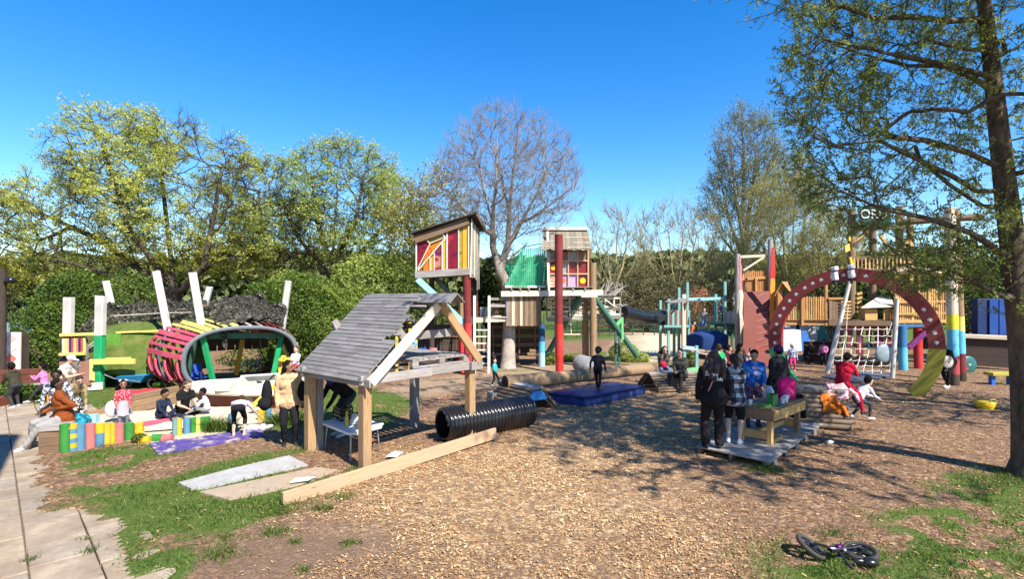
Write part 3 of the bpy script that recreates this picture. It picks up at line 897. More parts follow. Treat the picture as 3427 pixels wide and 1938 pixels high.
# slabs lying in the grass
t = NT('concrete_grey'); v = t.coord(); a1 = t.noise(v, 4, 6, .7); a2 = t.noise(v, 60, 4, .7)
t.pbr(t.mix(t.ramp(a1, [(.4, .5), (.62, 0.0)]), t.ramp(a2, [(.3, (.34, .34, .34)), (.7, (.52, .52, .51))]), (.30, .26, .21)), .9, t.bump(a2, .5, .008), spec=.15)
mb = MB(); mb.poly([gd(x, y) - Vector((0, 0, .03)) for x, y in ((596, 1622), (780, 1573), (968, 1530), (1030, 1562), (840, 1604), (690, 1640), (640, 1644))], (0, 0, .06))
tag(mb.build('concrete_slab', t.m), 'flat grey concrete slab lying in the grass', 'slab')
mb = MB(); mb.poly([gd(x, y) - Vector((0, 0, .03)) for x, y in ((665, 1652), (1060, 1568), (1130, 1578), (1000, 1630), (860, 1660), (760, 1676))], (0, 0, .052))
tag(mb.build('board_panel', wood('sheet_board', (.40, .30, .20), .7, .2, (.33, .27, .21))), 'weathered brown sheet board beside the grey concrete slab', 'board')
# ------------------------------------------------------------------ near right: deck, work table and things on it
dF, dL, dR = Vector((4.20, 8.72, 0)), Vector((3.33, 9.62, 0)), Vector((7.36, 12.2, 0))
ux = (dR - dF).normalized(); uy = (dL - dF).normalized()
Ld, Wd = (dR - dF).length, (dL - dF).length
dk = thing('timber_deck', dF, 'low weathered timber deck under the work table', 'deck')
DZ = .13
nP = 30
rr = random.Random(9)
for k in range(nP):
    x0 = Ld * (k + .5) / nP
    a = dF + ux * x0 + uy * (-.03 + rr.uniform(-.02, .02)) + Vector((0, 0, DZ - .012 + rr.uniform(-.003, .003))); b_ = dF + ux * x0 + uy * (Wd + rr.uniform(-.02, .02)) + Vector((0, 0, DZ - .012))
    bar('deck_board', a, b_, Ld / nP - .007, .026, W_GREY, dk)
for s in (.05, .5, .95):
    bar('joist', dF + uy * Wd * s + Vector((0, 0, DZ - .07)), dR + uy * Wd * s + Vector((0, 0, DZ - .07)), .05, .085, W_BROWN, dk)
for k in range(7):
    p = dF + ux * Ld * (k + .5) / 7
    bar('stub_post', p + Vector((0, 0, -.05)), p + Vector((0, 0, DZ - .03)), .06, .06, W_GREY, dk)
# table
tF = Vector((4.70, 9.62, DZ)); tx_ = Vector((.735, .678, 0)); ty_ = Vector((-tx_.y, tx_.x, 0))
TL, TW, TH = 1.42, .62, .66
wt = thing('work_table', tF, 'sturdy timber work table on the deck', 'table')
def tp(x, y, z): return tF + tx_ * x + ty_ * y + Vector((0, 0, z))
for x, y in ((.05, .05), (TL - .05, .05), (.05, TW - .05), (TL - .05, TW - .05)):
    bar('leg', tp(x, y, 0), tp(x, y, TH - .02), .095, .095, W_LOG if x > 1 else W_FENCE, wt, up=tx_)
bar('apron', tp(-.05, -.045, TH - .11), tp(TL + .05, -.045, TH - .11), .04, .18, W_FENCE, wt)
bar('apron', tp(-.05, TW + .045, TH - .11), tp(TL + .05, TW + .045, TH - .11), .04, .18, W_FENCE, wt)
bar('apron', tp(-.075, -.06, TH - .11), tp(-.075, TW + .06, TH - .11), .04, .18, W_LOG, wt)
bar('apron', tp(TL + .075, -.06, TH - .11), tp(TL + .075, TW + .06, TH - .11), .04, .18, W_LOG, wt)
for k in range(5):
    y = -.02 + (TW + .04) * (k + .5) / 5
    bar('top_board', tp(-.08, y, TH), tp(TL + .08, y, TH), (TW + .10) / 5 - .005, .03, W_LOG, wt)
bar('stretcher', tp(.05, .1, .16), tp(.05, TW - .1, .16), .07, .14, W_FENCE, wt)
bar('stretcher', tp(TL - .05, .1, .18), tp(TL - .05, TW - .1, .18), .07, .14, W_FENCE, wt)
bar('stretcher', tp(.1, TW / 2, .18), tp(TL - .1, TW / 2, .18), .07, .10, W_FENCE, wt)
tag(bar('timber_offcut', tp(.28, .12, .035), tp(.62, .12, .035), .14, .07, W_FENCE), 'short timber offcut on the deck beneath the work table', 'offcut')
Tz = TH + .015
# green gift bag
q = tp(.33, .12, Tz); gb = thing('gift_bag', q, 'green paper gift bag on the work table', 'bag')
mb = MB(); w2, d2, h2 = .11, .055, .21
V = [q + tx_ * x * w2 * s + ty_ * y * d2 * s + Vector((0, 0, z)) for z, s in ((0, 1), (h2, 1.03)) for x, y in ((-1, -1), (1, -1), (1, 1), (-1, 1))]
mb.add(V, [(3, 2, 1, 0), (0, 1, 5, 4), (1, 2, 6, 5), (2, 3, 7, 6), (3, 0, 4, 7)])
mb.build('bag_body', plain('green_foil', (.02, .22, .07), .35), gb)
for s in (-1, 1):
    p = [q + ty_ * s * d2 + tx_ * x + Vector((0, 0, z)) for x, z in ((-.05, h2 - .01), (-.045, h2 + .06), (0, h2 + .09), (.045, h2 + .06), (.05, h2 - .01))]
    tube('handle', p, .004, plain('green_cord', (.02, .2, .07), .6), gb, 5)
# silver gift bag behind
q = tp(.62, .30, Tz); gb = thing('foil_bag', q, 'tall silver foil bag behind the green gift bag', 'bag')
mb = MB()
for z0, z1, r0, r1 in ((0, .08, .085, .10), (.08, .2, .10, .095), (.2, .31, .095, .05)): mb.tube([q + Vector((0, 0, z0)), q + Vector((0, 0, z1))], [r0, r1], 12)
mb.build('sack', plain('silver_foil', (.42, .44, .46), .3, .5), gb)
for (x, y, lab) in ((-.02 + .1, .42, 'white paper cup at the plaid shirt girl\'s hands'), (.86, .07, 'white paper cup near the sunlit table corner'), (.66, .06, 'white paper cup right beside the green gift bag')):
    q = tp(x, y, Tz); c_ = thing('paper_cup', q, lab, 'cup', 'cups on the work table')
    mb = MB(); mb.tube([q, q + Vector((0, 0, .10))], [.030, .040], 14); mb.build('cup_body', M_WHITEPL, c_, True)
    mb = MB(); mb.tube([q + Vector((0, 0, .097)) + Vector((math.cos(a) * .039, math.sin(a) * .039, 0)) for a in [i * math.pi / 6 for i in range(12)]], .003, 5, closed=True); mb.build('rim', M_WHITEPL, c_)
q = tp(1.08, .16, Tz + .05); tr = thing('tissue_roll', q, 'white tissue packet lying beside the paper cups', 'tissue')
mb = MB(); mb.tube([q - tx_ * .1, q - tx_ * .08, q + tx_ * .08, q + tx_ * .1], [.03, .05, .05, .03], 12); mb.build('wrapper', M_WHITEPL, tr, True)
q = tp(.12, .18, Tz + .02); mb = MB(); mb.box(q, .26, .16, .04, .7)
tag(mb.build('sweet_packet', plain('lime_packet', (.12, .28, .03), .4)), 'lime green packet lying on the work table', 'packet')
# pink backpack
q = tp(1.30, .22, Tz); bp = thing('backpack', q, 'bright pink backpack standing at the far table end', 'backpack')
mb = MB(); V = []; Fc = []
for z_, w_b, d_b in ((0, .13, .09), (.02, .155, .11), (.22, .165, .115), (.34, .155, .105), (.40, .12, .08), (.425, .06, .04)):
    for k in range(20):
        a = 2 * math.pi * k / 20; V.append(q + Vector((w_b * math.copysign(abs(math.cos(a)) ** .55, math.cos(a)), d_b * math.copysign(abs(math.sin(a)) ** .55, math.sin(a)), z_)))
for j in range(5):
    for k in range(20): Fc.append((j * 20 + k, j * 20 + (k + 1) % 20, (j + 1) * 20 + (k + 1) % 20, (j + 1) * 20 + k))
Fc += [tuple(range(20)), tuple(range(100, 120))]
mb.add(V, Fc); mb.build('pack_body', cloth('pink_nylon', (.75, .02, .16)), bp, True)
mb = MB(); mb.ell(q + Vector((-.02, -.10, .13)), .115, .05, .10, None, 12, 8); mb.build('front_pocket', cloth('pink_nylon2', (.80, .06, .22)), bp, True)
tube('strap', [q + Vector((.13, .02, .34)), q + Vector((.19, .02, .26)), q + Vector((.17, .02, .1))], .014, MATS['pink_nylon'], bp, 6)
tube('handle', [q + Vector((-.04, 0, .40)), q + Vector((0, 0, .45)), q + Vector((.04, 0, .40))], .008, MATS['pink_nylon'], bp, 6)
# black coat hanging off the table end
q = tp(TL + .10, .18, Tz); ct = thing('black_coat', q, 'black coat hanging over the end of the work table', 'coat')
mb = MB(); nn = 8; V, Fc = [], []
for j in range(6):
    for i in range(nn + 1):
        s = i / nn; x = -.16 + min(s, .25) * 1.0; 
        z = .06 if s < .25 else .06 - (s - .25) * .62
        V.append(q + tx_ * (x + .02 * math.sin(j * 2.1 + i)) + ty_ * (-.16 + j * .075 + .02 * math.sin(i * 1.3)) + Vector((0, 0, z + .02 * math.sin(j * 1.9))))
for j in range(5):
    for i in range(nn): Fc.append((j * (nn + 1) + i, j * (nn + 1) + i + 1, (j + 1) * (nn + 1) + i + 1, (j + 1) * (nn + 1) + i))
mb.add(V, Fc); mb.add([v - Vector((.02, .02, .025)) for v in V], Fc); mb.build('coat_body', cloth('black_cloth', (.012, .012, .014)), ct, True)
tube('sleeve', [q + tx_ * .11 - ty_ * .14 + Vector((0, 0, -.05)), q + tx_ * .14 - ty_ * .17 + Vector((0, 0, -.42))], [.05, .035], MATS['black_cloth'], ct, 8)
# football
q = gd(2886, 1362) + Vector((0, 0, .11)); fb = thing('football', q, 'scuffed white ball beside the log ramp', 'ball')
mb = MB(); mb.ell(q, .11, .11, .11, None, 18, 12); t = NT('ball_skin'); vo = t.n('ShaderNodeTexVoronoi', feature='DISTANCE_TO_EDGE'); vo.inputs['Scale'].default_value = 14; t.l(t.coord(), vo.inputs['Vector'])
t.pbr(t.ramp(vo.outputs['Distance'], [(.03, (.2, .18, .15)), (.08, (.62, .56, .46))]), .6); mb.build('panel_skin', t.m, fb, True)
q = gd(2778, 1488); cn = thing('crushed_can', q + Vector((0, 0, .035)), 'crushed pale bottle lying on the chips by the deck', 'litter')
mb = MB(); mb.tube([q + Vector((-.07, 0, .035)), q + Vector((.03, .02, .04)), q + Vector((.06, .02, .04)), q + Vector((.09, .03, .04))], [.034, .036, .018, .012], 10); mb.build('bottle_body', plain('pale_plastic', (.55, .60, .60), .25), cn, True)
# orange coat and pink jacket on the ramp
def drape(name, q, ex, ey, w, d, drop, mat, label, cat, seed):
    rr = random.Random(seed); t_ = thing(name, q, label, cat); nn = 9; V, Fc = [], []
    ph = [rr.uniform(0, 6) for _ in range(4)]
    for j in range(nn):
        for i in range(nn):
            u, v = i / (nn - 1) - .5, j / (nn - 1)
            z = -drop * v ** 1.1 + .03 * math.sin(u * 9 + ph[0]) * (.4 + v) * .6 + .015 * math.sin(v * 11 + u * 6 + ph[1])
            V.append(Vector(q) + Vector(ex) * (u * w * (1 + .25 * v) + .03 * math.sin(v * 7 + ph[2])) + Vector(ey) * (v * d + .03 * math.sin(u * 8 + ph[3])) + Vector((0, 0, z)))
    for j in range(nn - 1):
        for i in range(nn - 1): Fc.append((j * nn + i, j * nn + i + 1, (j + 1) * nn + i + 1, (j + 1) * nn + i))
    mb = MB(); mb.add(V, Fc); mb.add([v - Vector((0, 0, .03)) for v in V], [f[::-1] for f in Fc]); mb.build('fabric', mat, t_, True)
    mb = MB(); mb.tube([V[nn * 4 + nn - 1], V[nn * 4 + nn - 1] + Vector((.08, -.1, -.1)), V[nn * 4 + nn - 1] + Vector((.1, -.18, -.25))], [.05, .05, .04], 8); mb.build('sleeve', mat, t_, True)
rmp = Vector((7.35, 11.75, 0)); rax = Vector((-.93, .37, 0)).normalized(); rsd = Vector((-.37, -.93, 0)).normalized()
drape('orange_coat', rmp + rax * .34 + rsd * .25 + Vector((0, 0, .72)), -rax, rsd, .27, .24, .32, cloth('orange_quilt', (.70, .20, .02), (.55, .12, .02), 20), 'orange patterned coat spread over the log ramp', 'coat', 3)
drape('pink_jacket', rmp + rax * .16 - rsd * .02 + Vector((0, 0, .92)), -rax, rsd, .34, .30, .26, cloth('pink_print', (.75, .45, .47), (.45, .16, .2), 30, lo=.5, hi=.62), 'pale pink patterned jacket heaped on top of the orange coat', 'jacket', 5)
# yellow trug
q = gd(3297, 1368); tg = thing('yellow_trug', q, 'yellow flexible trug bucket on the woodchip', 'bucket')
V, Fc = tube_arrays([q, q + Vector((0, 0, .06)), q + Vector((0, 0, .20)), q + Vector((0, 0, .205)), q + Vector((0, 0, .06)), q + Vector((0, 0, .03))], [.17, .20, .245, .235, .19, .15], 22)
mb = MB(); mb.add(V, Fc); M_TRUG = plain('yellow_rubber', (.78, .52, .02), .45); mb.build('tub', M_TRUG, tg, True)
for s in (-1, 1):
    tube('handle', [q + Vector((-.07, s * .225, .20)), q + Vector((-.06, s * .22, .27)), q + Vector((.06, s * .22, .27)), q + Vector((.07, s * .225, .20))], .014, M_TRUG, tg, 6)
# yellow bench with blue legs
q = gd(3350, 1290); yb = thing('yellow_bench', q, 'small bench with yellow seat and blue legs by the tree', 'bench')
bar('seat', q + Vector((-.32, .1, .36)), q + Vector((.5, .1, .36)), .36, .10, paint('mustard_paint', (.42, .36, .06), .4), yb)
for x in (-.2, .38): bar('leg', q + Vector((x, .1, -.05)), q + Vector((x, .1, .31)), .14, .14, P_BLUE, yb)

# ------------------------------------------------------------------ balance bike lying on the grass
def bike():
    c = gd(2760, 1880); B = thing('balance_bike', c, 'child\'s black balance bike lying on its side in the grass', 'bike')
    def wheel(cn, nrm, r, name='wheel'):
        cn = Vector(cn); nrm = Vector(nrm).normalized()
        a = nrm.cross(Vector((.3, 1, .2))).normalized(); b2 = nrm.cross(a)
        P = [cn + (a * math.cos(x) + b2 * math.sin(x)) * r for x in [i * 2 * math.pi / 32 for i in range(32)]]
        mb = MB(); mb.tube(P, .024, 10, closed=True); w = mb.build('wheel', plain('bike_tyre', (.055, .048, .042), .85), B, True)
        mb = MB(); P2 = [cn + (a * math.cos(x) + b2 * math.sin(x)) * r * .80 for x in [i * 2 * math.pi / 32 for i in range(32)]]
        mb.tube(P2, .014, 6, closed=True); mb.build('rim', plain('bike_rim', (.015, .015, .016), .3), w, True)
        for k in range(5):
            x = k * 2 * math.pi / 5
            mb = MB(); mb.bar(cn, cn + (a * math.cos(x) + b2 * math.sin(x)) * r * .8, .035, .012, nrm); mb.build('spoke', MATS['bike_rim'], w)
        mb = MB(); mb.tube([cn - nrm * .04, cn + nrm * .04], .022, 10); mb.build('hub', MATS['bike_rim'], w)
        for k in range(36):
            pass
    MB_ = plain('bike_frame', (.02, .021, .024), .3, spec=.5)
    front = gd(2715, 1862) + Vector((0, 0, .10)); rear = gd(2880, 1868) + Vector((0, 0, .07))
    wheel(front, (.48, -.24, .85), .150)
    wheel(rear, (-.08, -.12, .99), .150)
    mid = gd(2800, 1885) + Vector((0, 0, .10))
    fk = front + (mid - front) * .80
    for s in (-1, 1):
        n_ = Vector((.48, -.24, .85)).normalized() * .05 * s
        tube('fork_blade', [front + n_, front.lerp(mid, .45) + n_ * 1.1, front.lerp(mid, .8) + n_ * .6], .014, MB_, B, 8)
    bar('frame_beam', front.lerp(mid, .72) + Vector((0, 0, .02)), mid + Vector((.12, .06, .02)), .075, .045, MB_, B)
    for s in (-1, 1):
        tube('chain_stay', [mid + Vector((.08, .05, .02)), rear + Vector((0, 0, .05 * s)) + Vector((-.02, 0, 0)), rear + Vector((0, 0, .05 * s))], .012, MB_, B, 8)
    mb = MB(); mb.ell(mid + Vector((.05, .05, .045)), .03, .035, .03); mb.build('purple_clamp', plain('purple_metal', (.18, .02, .20), .35, .4), B, True)
    mb = MB(); mb.ell(mid + Vector((.06, -.03, .05)), .022, .028, .022); mb.build('bell', M_STEEL, B, True)
    seat = gd(2895, 1905) + Vector((0, 0, .07))
    tube('seat_post', [mid + Vector((.07, .02, .03)), seat + Vector((-.06, .02, 0))], .013, MB_, B, 8)
    mb = MB(); rot = Matrix.Rotation(R(-8), 3, 'Z')
    mb.ell(seat + Vector((.05, 0, .0)), .085, .062, .045, rot, 14, 8); mb.ell(seat + Vector((-.05, .012, .0)), .075, .03, .032, rot, 12, 8)
    mb.build('saddle', plain('saddle_vinyl', (.012, .012, .013), .25, spec=.6), B, True)
    hb = mid + Vector((0, -.02, .04))
    tube('handlebar', [hb, hb + Vector((-.05, -.12, .03)), hb + Vector((-.075, -.24, .02)), hb + Vector((-.08, -.33, 0))], .012, MB_, B, 8)
    tube('grip', [hb + Vector((-.077, -.27, .015)), hb + Vector((-.082, -.37, -.005))], .018, M_RUBBER, B, 8)
    tube('brake_cable', [hb + Vector((-.02, -.1, .05)), hb + Vector((.03, .0, .09)), mid + Vector((.06, .05, .06))], .004, M_RUBBER, B, 5)
    mb = MB(); mb.box(front.lerp(mid, .86) + Vector((0, 0, .045)), .05, .03, .004, .4); mb.build('white_decal', M_WHITEPL, B)
bike()
# ------------------------------------------------------------------ stained panel treehouse (left of centre)
Y1 = 19.4
th = thing('stained_treehouse', at(1560, 1255, Y1), 'raised wooden box house with painted red and orange panels', 'treehouse')
Y2 = 21.3                                    # back of the box
def q1(x, y, d=0.0): return at(x, y, Y1 + d)
# floor frame
FL, FR_ = q1(1391, 918), q1(1573, 908)
BL = Vector((FL.x + .45, Y2, FL.z + .05)); BR = Vector((FR_.x + .20, Y2 - .2, FR_.z + .05))
bar('floor_beam', FL + Vector((-.02, 0, -.02)), FR_ + Vector((.03, 0, -.0)), .06, .25, W_GREY, th)
bar('floor_beam', FR_ + Vector((.03, .03, -.01)), BR, .06, .25, W_GREY, th)
bar('floor_beam', BL, BR, .06, .25, W_GREY, th); bar('floor_beam', FL + Vector((0, .03, -.02)), BL, .06, .25, W_GREY, th)
for k in range(9):
    f = (k + .5) / 9
    bar('floor_board', FL.lerp(BL, f) + Vector((.02, 0, .03)), FR_.lerp(BR, f) + Vector((-.02, 0, .03)), .19, .03, W_BROWN, th)
bar('floor_joist', FL.lerp(BL, .1) + Vector((.5, 0, -.05)), BR + Vector((-.5, 0, -.05)), .06, .1, W_BROWN, th)
zb = FL.z + .10
TLz = at(1391, 803, Y1).z; TRz = at(1573, 738, Y1).z
def top(f): return TLz + (TRz - TLz) * f
# roof
rl = q1(1375, 785); rr_ = q1(1597, 716); rbl = rl + Vector((.4, Y2 - Y1 + .3, -.0)); rbr = rr_ + Vector((.22, Y2 - Y1 + .1, -.35))
mb = MB(); mb.poly([rl + Vector((0, -.25, 0)), rr_ + Vector((0, -.25, 0)), rbr, rbl], (0, 0, .04)); mb.build('roof_sheet', paint('roof_felt', (.06, .04, .035), .3), th)
bar('roof_beam', q1(1388, 803, -.06), q1(1568, 738, -.06), .07, .27, W_BROWN, th)
bar('roof_beam', q1(1572, 745), BR + Vector((0, 0, 1.45)), .06, .2, W_DARK, th)
bar('barge_board', rr_ + Vector((0, -.2, -.03)), rbr + Vector((0, 0, -.03)), .03, .16, W_BROWN, th)
# coloured panels (flat painted boards) between studs
def art(key, base, c2, c3):
    if key in MATS: return MATS[key]
    t = NT(key); v = t.coord(); n1 = t.noise(v, 2.2, 3, .5, None, 1.5)
    col = t.ramp(n1, [(.36, c3), (.44, base), (.58, base), (.66, c2)], 'CONSTANT' if False else 'LINEAR')
    t.pbr(col, .35, spec=.4); MATS[key] = t.m; return t.m
A_RED = art('art_crimson', (.20, .008, .022), (.30, .02, .03), (.08, .005, .03))
A_FIRE = art('art_flame', (.62, .18, .015), (.45, .04, .03), (.06, .04, .02))
A_OLIVE = art('art_olive', (.35, .30, .03), (.55, .20, .02), (.10, .12, .02))
A_BLUE = art('art_violet', (.28, .02, .035), (.45, .20, .12), (.03, .02, .12))
A_AMB = plain('art_amber', (.72, .36, .03), .4, nz=.06)
def panel(pts, mat, d=.03):
    mb = MB(); mb.poly([at(x, y, Y1 + d) for x, y in pts], (0, .02, 0)); mb.build('painted_panel', mat, th)
panel([(1396, 800), (1417, 793), (1438, 815), (1400, 903), (1396, 903)], A_RED)
panel([(1419, 792), (1476, 771), (1490, 790), (1440, 813)], A_OLIVE)
panel([(1440, 816), (1488, 796), (1440, 862), (1406, 900)], A_FIRE)
panel([(1405, 905), (1438, 866), (1438, 905)], A_FIRE, .032)
panel([(1440, 865), (1450, 853), (1450, 904), (1440, 904)], A_AMB)
panel([(1455, 848), (1478, 818), (1478, 903), (1455, 903)], A_BLUE)
panel([(1482, 812), (1493, 802), (1493, 902), (1482, 902)], A_AMB)
panel([(1499, 770), (1532, 756), (1532, 902), (1499, 902)], A_RED)
panel([(1538, 752), (1546, 750), (1546, 900), (1538, 900)], A_OLIVE, .034)
panel([(1548, 749), (1563, 744), (1563, 900), (1548, 900)], A_AMB)
for (x0, y0, x1, y1, w) in ((1393, 802, 1393, 912, .05), (1496, 766, 1496, 906, .055), (1535, 752, 1535, 904, .05), (1568, 742, 1568, 904, .055), (1453, 846, 1453, 906, .045), (1480, 812, 1480, 906, .045), (1439, 862, 1439, 908, .03)):
    bar('stud', q1(x0, y0, -.0), q1(x1, y1, -.0), w, .05, P_WHITE, th, up=(0, 1, 0))
bar('diagonal_batten', q1(1399, 905, -.005), q1(1492, 795, -.005), .05, .04, W_PALE, th, up=(0, 1, 0))
bar('diagonal_batten', q1(1398, 900, -.01), q1(1439, 816, -.01), .045, .04, W_PALE, th, up=(0, 1, 0))
bar('diagonal_batten', q1(1419, 795, -.012), q1(1440, 816, -.012), .045, .04, W_PALE, th, up=(0, 1, 0))
bar('diagonal_batten', q1(1440, 814, -.014), q1(1491, 793, -.014), .04, .04, W_PALE, th, up=(0, 1, 0))
bar('diagonal_batten', q1(1474, 778, -.012), q1(1491, 794, -.012), .045, .04, W_PALE, th, up=(0, 1, 0))
# side wall of waney slabs and back wall
rr = random.Random(4)
for k in range(9):
    f = (k + .5) / 9; p = FR_.lerp(BR, f); p.x += .02
    bar('waney_slab', Vector((p.x + rr.uniform(-.03, .03), p.y, FL.z - .1 - rr.uniform(0, .5) * (k > 5))), Vector((p.x + .03, p.y, TRz + .05 - .3 * f)), .24, .04, W_PALE if k % 3 == 0 else W_GREY, th, up=(1, 0, 0), jit=.03)
for k in range(10):
    f = (k + .5) / 10; p = BL.lerp(BR, f); bar('back_board', Vector((p.x, p.y, zb)), Vector((p.x, p.y, top(f) - .1)), .19, .03, W_DARK, th, up=(0, 1, 0))
# ice blue braces, red posts
bar('brace', q1(1397, 934, .0), q1(1476, 1008, .1), .06, .22, P_ICE, th, up=(0, 0, 1)); 
bar('brace', q1(1476, 1008, .1), q1(1556, 1085, .2), .06, .20, P_ICE, th, up=(0, 0, 1))
bar('brace', BL + Vector((0, -.1, -.1)), BL + Vector((.9, -.1, -1.1)), .06, .18, P_GREY, th)
def two_tone(pts_top, pts_bot, r, mt, mb_, parent, nm='post', n=14):
    o1 = tube(nm, pts_top, r, mt, parent, n); o2 = tube(nm, pts_bot, r, mb_, parent, n); return o1, o2
p0 = q1(1562, 925, .15); pm = q1(1565, 1082, .15); pb_ = Vector((pm.x + .02, pm.y, -.2))
two_tone([p0, pm], [pm, pb_], .148, P_DRED, P_RED, th)
p0 = q1(1545, 1010, .9); pm = q1(1545, 1082, .9); tube('post', [q1(1545, 985, .9), pm], .13, W_LOG, th, 14); tube('post', [pm, Vector((pm.x, pm.y, -.2))], .135, P_RED, th, 14)
for (x, d) in ((1445, 1.7), (1590, 1.9)): tube('post', [q1(x, 930, d), Vector((q1(x, 930, d).x, Y1 + d, -.2))], .11, W_DARK, th, 10)
# lower level platform in the shade below
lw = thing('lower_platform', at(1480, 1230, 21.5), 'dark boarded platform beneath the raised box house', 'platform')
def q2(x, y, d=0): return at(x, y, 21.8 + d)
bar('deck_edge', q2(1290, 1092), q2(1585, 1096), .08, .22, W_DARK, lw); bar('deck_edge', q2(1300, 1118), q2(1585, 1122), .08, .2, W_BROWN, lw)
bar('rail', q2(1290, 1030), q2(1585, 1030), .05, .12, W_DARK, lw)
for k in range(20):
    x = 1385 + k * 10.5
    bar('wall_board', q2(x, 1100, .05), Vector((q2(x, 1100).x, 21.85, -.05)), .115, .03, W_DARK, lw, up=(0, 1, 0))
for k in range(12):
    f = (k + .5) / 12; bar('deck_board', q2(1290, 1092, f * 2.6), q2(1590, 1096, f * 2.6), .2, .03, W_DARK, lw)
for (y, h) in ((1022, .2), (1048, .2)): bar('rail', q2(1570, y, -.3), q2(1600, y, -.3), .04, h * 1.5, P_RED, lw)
bar('post', q2(1590, 1005, -.2), Vector((q2(1590, 1000).x, 21.6, -.1)), .12, .12, W_GREY, lw)
for (x, c) in ((1413, P_BLUE), (1450, P_ROSE)): tube('bollard', [Vector((at(x, 1200, 21).x, 21, -.1)), at(x, 1165, 21)], .17, c, lw, 12)
# yellow frame seen through the shelter
yf = thing('climbing_rack', at(1370, 1190, 20), 'bright yellow timber frame standing behind the shelter', 'frame')
for (x, w) in ((1328, .10), (1372, .10), (1388, .20)): bar('upright', Vector((at(x, 1000, 20).x, 20, -.1)), at(x, 1080 if x < 1380 else 1110, 20), w, .08, P_YEL, yf, up=(0, 1, 0))
bar('rail', at(1325, 1095, 20.1), at(1395, 1095, 20.1), .06, .08, P_YEL, yf); bar('rail', at(1325, 1120, 20.1), at(1395, 1120, 20.1), .06, .06, P_YEL, yf)
tag(tube('blue_ring', [at(1372, 1152, 19.85) + Vector((.22 * math.cos(a), 0, .10 * math.sin(a))) for a in [i * math.pi / 8 for i in range(16)]], .06, P_LBLUE, None, 8, closed=True), 'blue ring hung on the yellow timber frame', 'ring')

# ------------------------------------------------------------------ ladder and landing
ld = thing('ladder', at(1612, 1245, 20.3), 'pale timber ladder rising to the tree platform', 'ladder')
for x in (1590, 1637): bar('stile', Vector((at(x, 1000, 20.3).x, 20.3 - .25, -.05)), at(x + (0 if x > 1600 else -2), 990, 20.5), .10, .06, P_CREAM, ld, up=(0, 1, 0))
for y in (1105, 1127, 1150, 1172, 1194, 1217): bar('rung', at(1588, y, 20.33), at(1639, y, 20.33), .08, .05, P_CREAM, ld)
lg = thing('landing', at(1660, 1080, 21), 'timber landing with rails beside the plank wall', 'landing')
bar('edge_beam', at(1588, 1072, 20.6), at(1700, 1068, 20.9), .06, .20, W_PALE, lg)
for k in range(6): bar('deck_board', at(1590, 1064, 20.7 + k * .25), at(1700, 1062, 20.9 + k * .25), .22, .03, W_GREY, lg)
for y in (1001, 1024): bar('rail', at(1640, y, 20.7), at(1698, y, 20.9), .05, .10, W_GREY, lg)
q = at(1662, 1060, 21.2); sp_ = thing('cable_spool', q, 'small wooden cable spool on the landing', 'spool')
for z in (0, .48):
    mb = MB(); mb.tube([q + Vector((0, 0, z)), q + Vector((0, 0, z + .05))], .24, 16); mb.build('flange', W_PALE, sp_)
mb = MB(); mb.tube([q + Vector((0, 0, .05)), q + Vector((0, 0, .48))], .12, 12); mb.build('drum', W_BROWN, sp_)
mb = MB(); mb.poly([at(1606, 1028, 23.5), at(1665, 1028, 23.5), at(1665, 1066, 23.5), at(1606, 1066, 23.5)], (0, .05, 0))
mb.bar(at(1612, 1066, 23.52), Vector((at(1612, 1066, 23.52).x, 23.52, 0)), .08, .08); mb.bar(at(1660, 1066, 23.52), Vector((at(1660, 1066, 23.52).x, 23.52, 0)), .08, .08)
tag(mb.build('grey_board', plain('grey_sheet', (.28, .30, .32), .6)), 'grey sheet board behind the ladder landing', 'board')

# ------------------------------------------------------------------ main tree platform, plank wall, window house
Y3 = 21.0
mp = thing('tree_platform', at(1850, 1240, Y3), 'tree platform with pale beam, plank wall and posts', 'platform')
def q3(x, y, d=0): return at(x, y, Y3 + d)
bar('main_beam', q3(1677, 984, -.3), q3(2018, 980, -.3), .09, .22, P_CREAM, mp)
bar('main_beam', q3(1690, 984, 2.0), q3(2010, 982, 2.0), .09, .22, W_GREY, mp)
bar('sill_board', q3(1690, 960, -.2), q3(1826, 960, -.2), .06, .09, P_CREAM, mp)
bar('ledger', q3(1945, 993, -.42), q3(2000, 993, -.42), .06, .06, P_CREAM, mp)
for k, x in enumerate((1712, 1742, 1770, 1806, 1880, 1918, 1958)): bar('joist', q3(x, 969, -.38), q3(x + 3, 969, 2.1), .06, .10, W_GREY, mp)
for k in range(14): bar('floor_board', q3(1690, 961, -.1 + k * .16), q3(1985, 961, -.1 + k * .16), .145, .025, W_GREY, mp)
# waney plank wall
rr = random.Random(8)
for k in range(13):
    x = 1700 + k * 8.9
    w = .105 if k else .14
    bar('wall_plank', q3(x, 1091 + rr.uniform(-1, 1), -.18), q3(x, 993, -.18), w, .045, W_GREY if k == 0 else (W_PALE if k in (2, 5) else (W_LOG if k % 2 else W_RAMP)), mp, up=(0, 1, 0), jit=.008)
bar('lower_rail', q3(1698, 1080, -.1), q3(1815, 1080, -.1), .06, .1, W_GREY, mp)
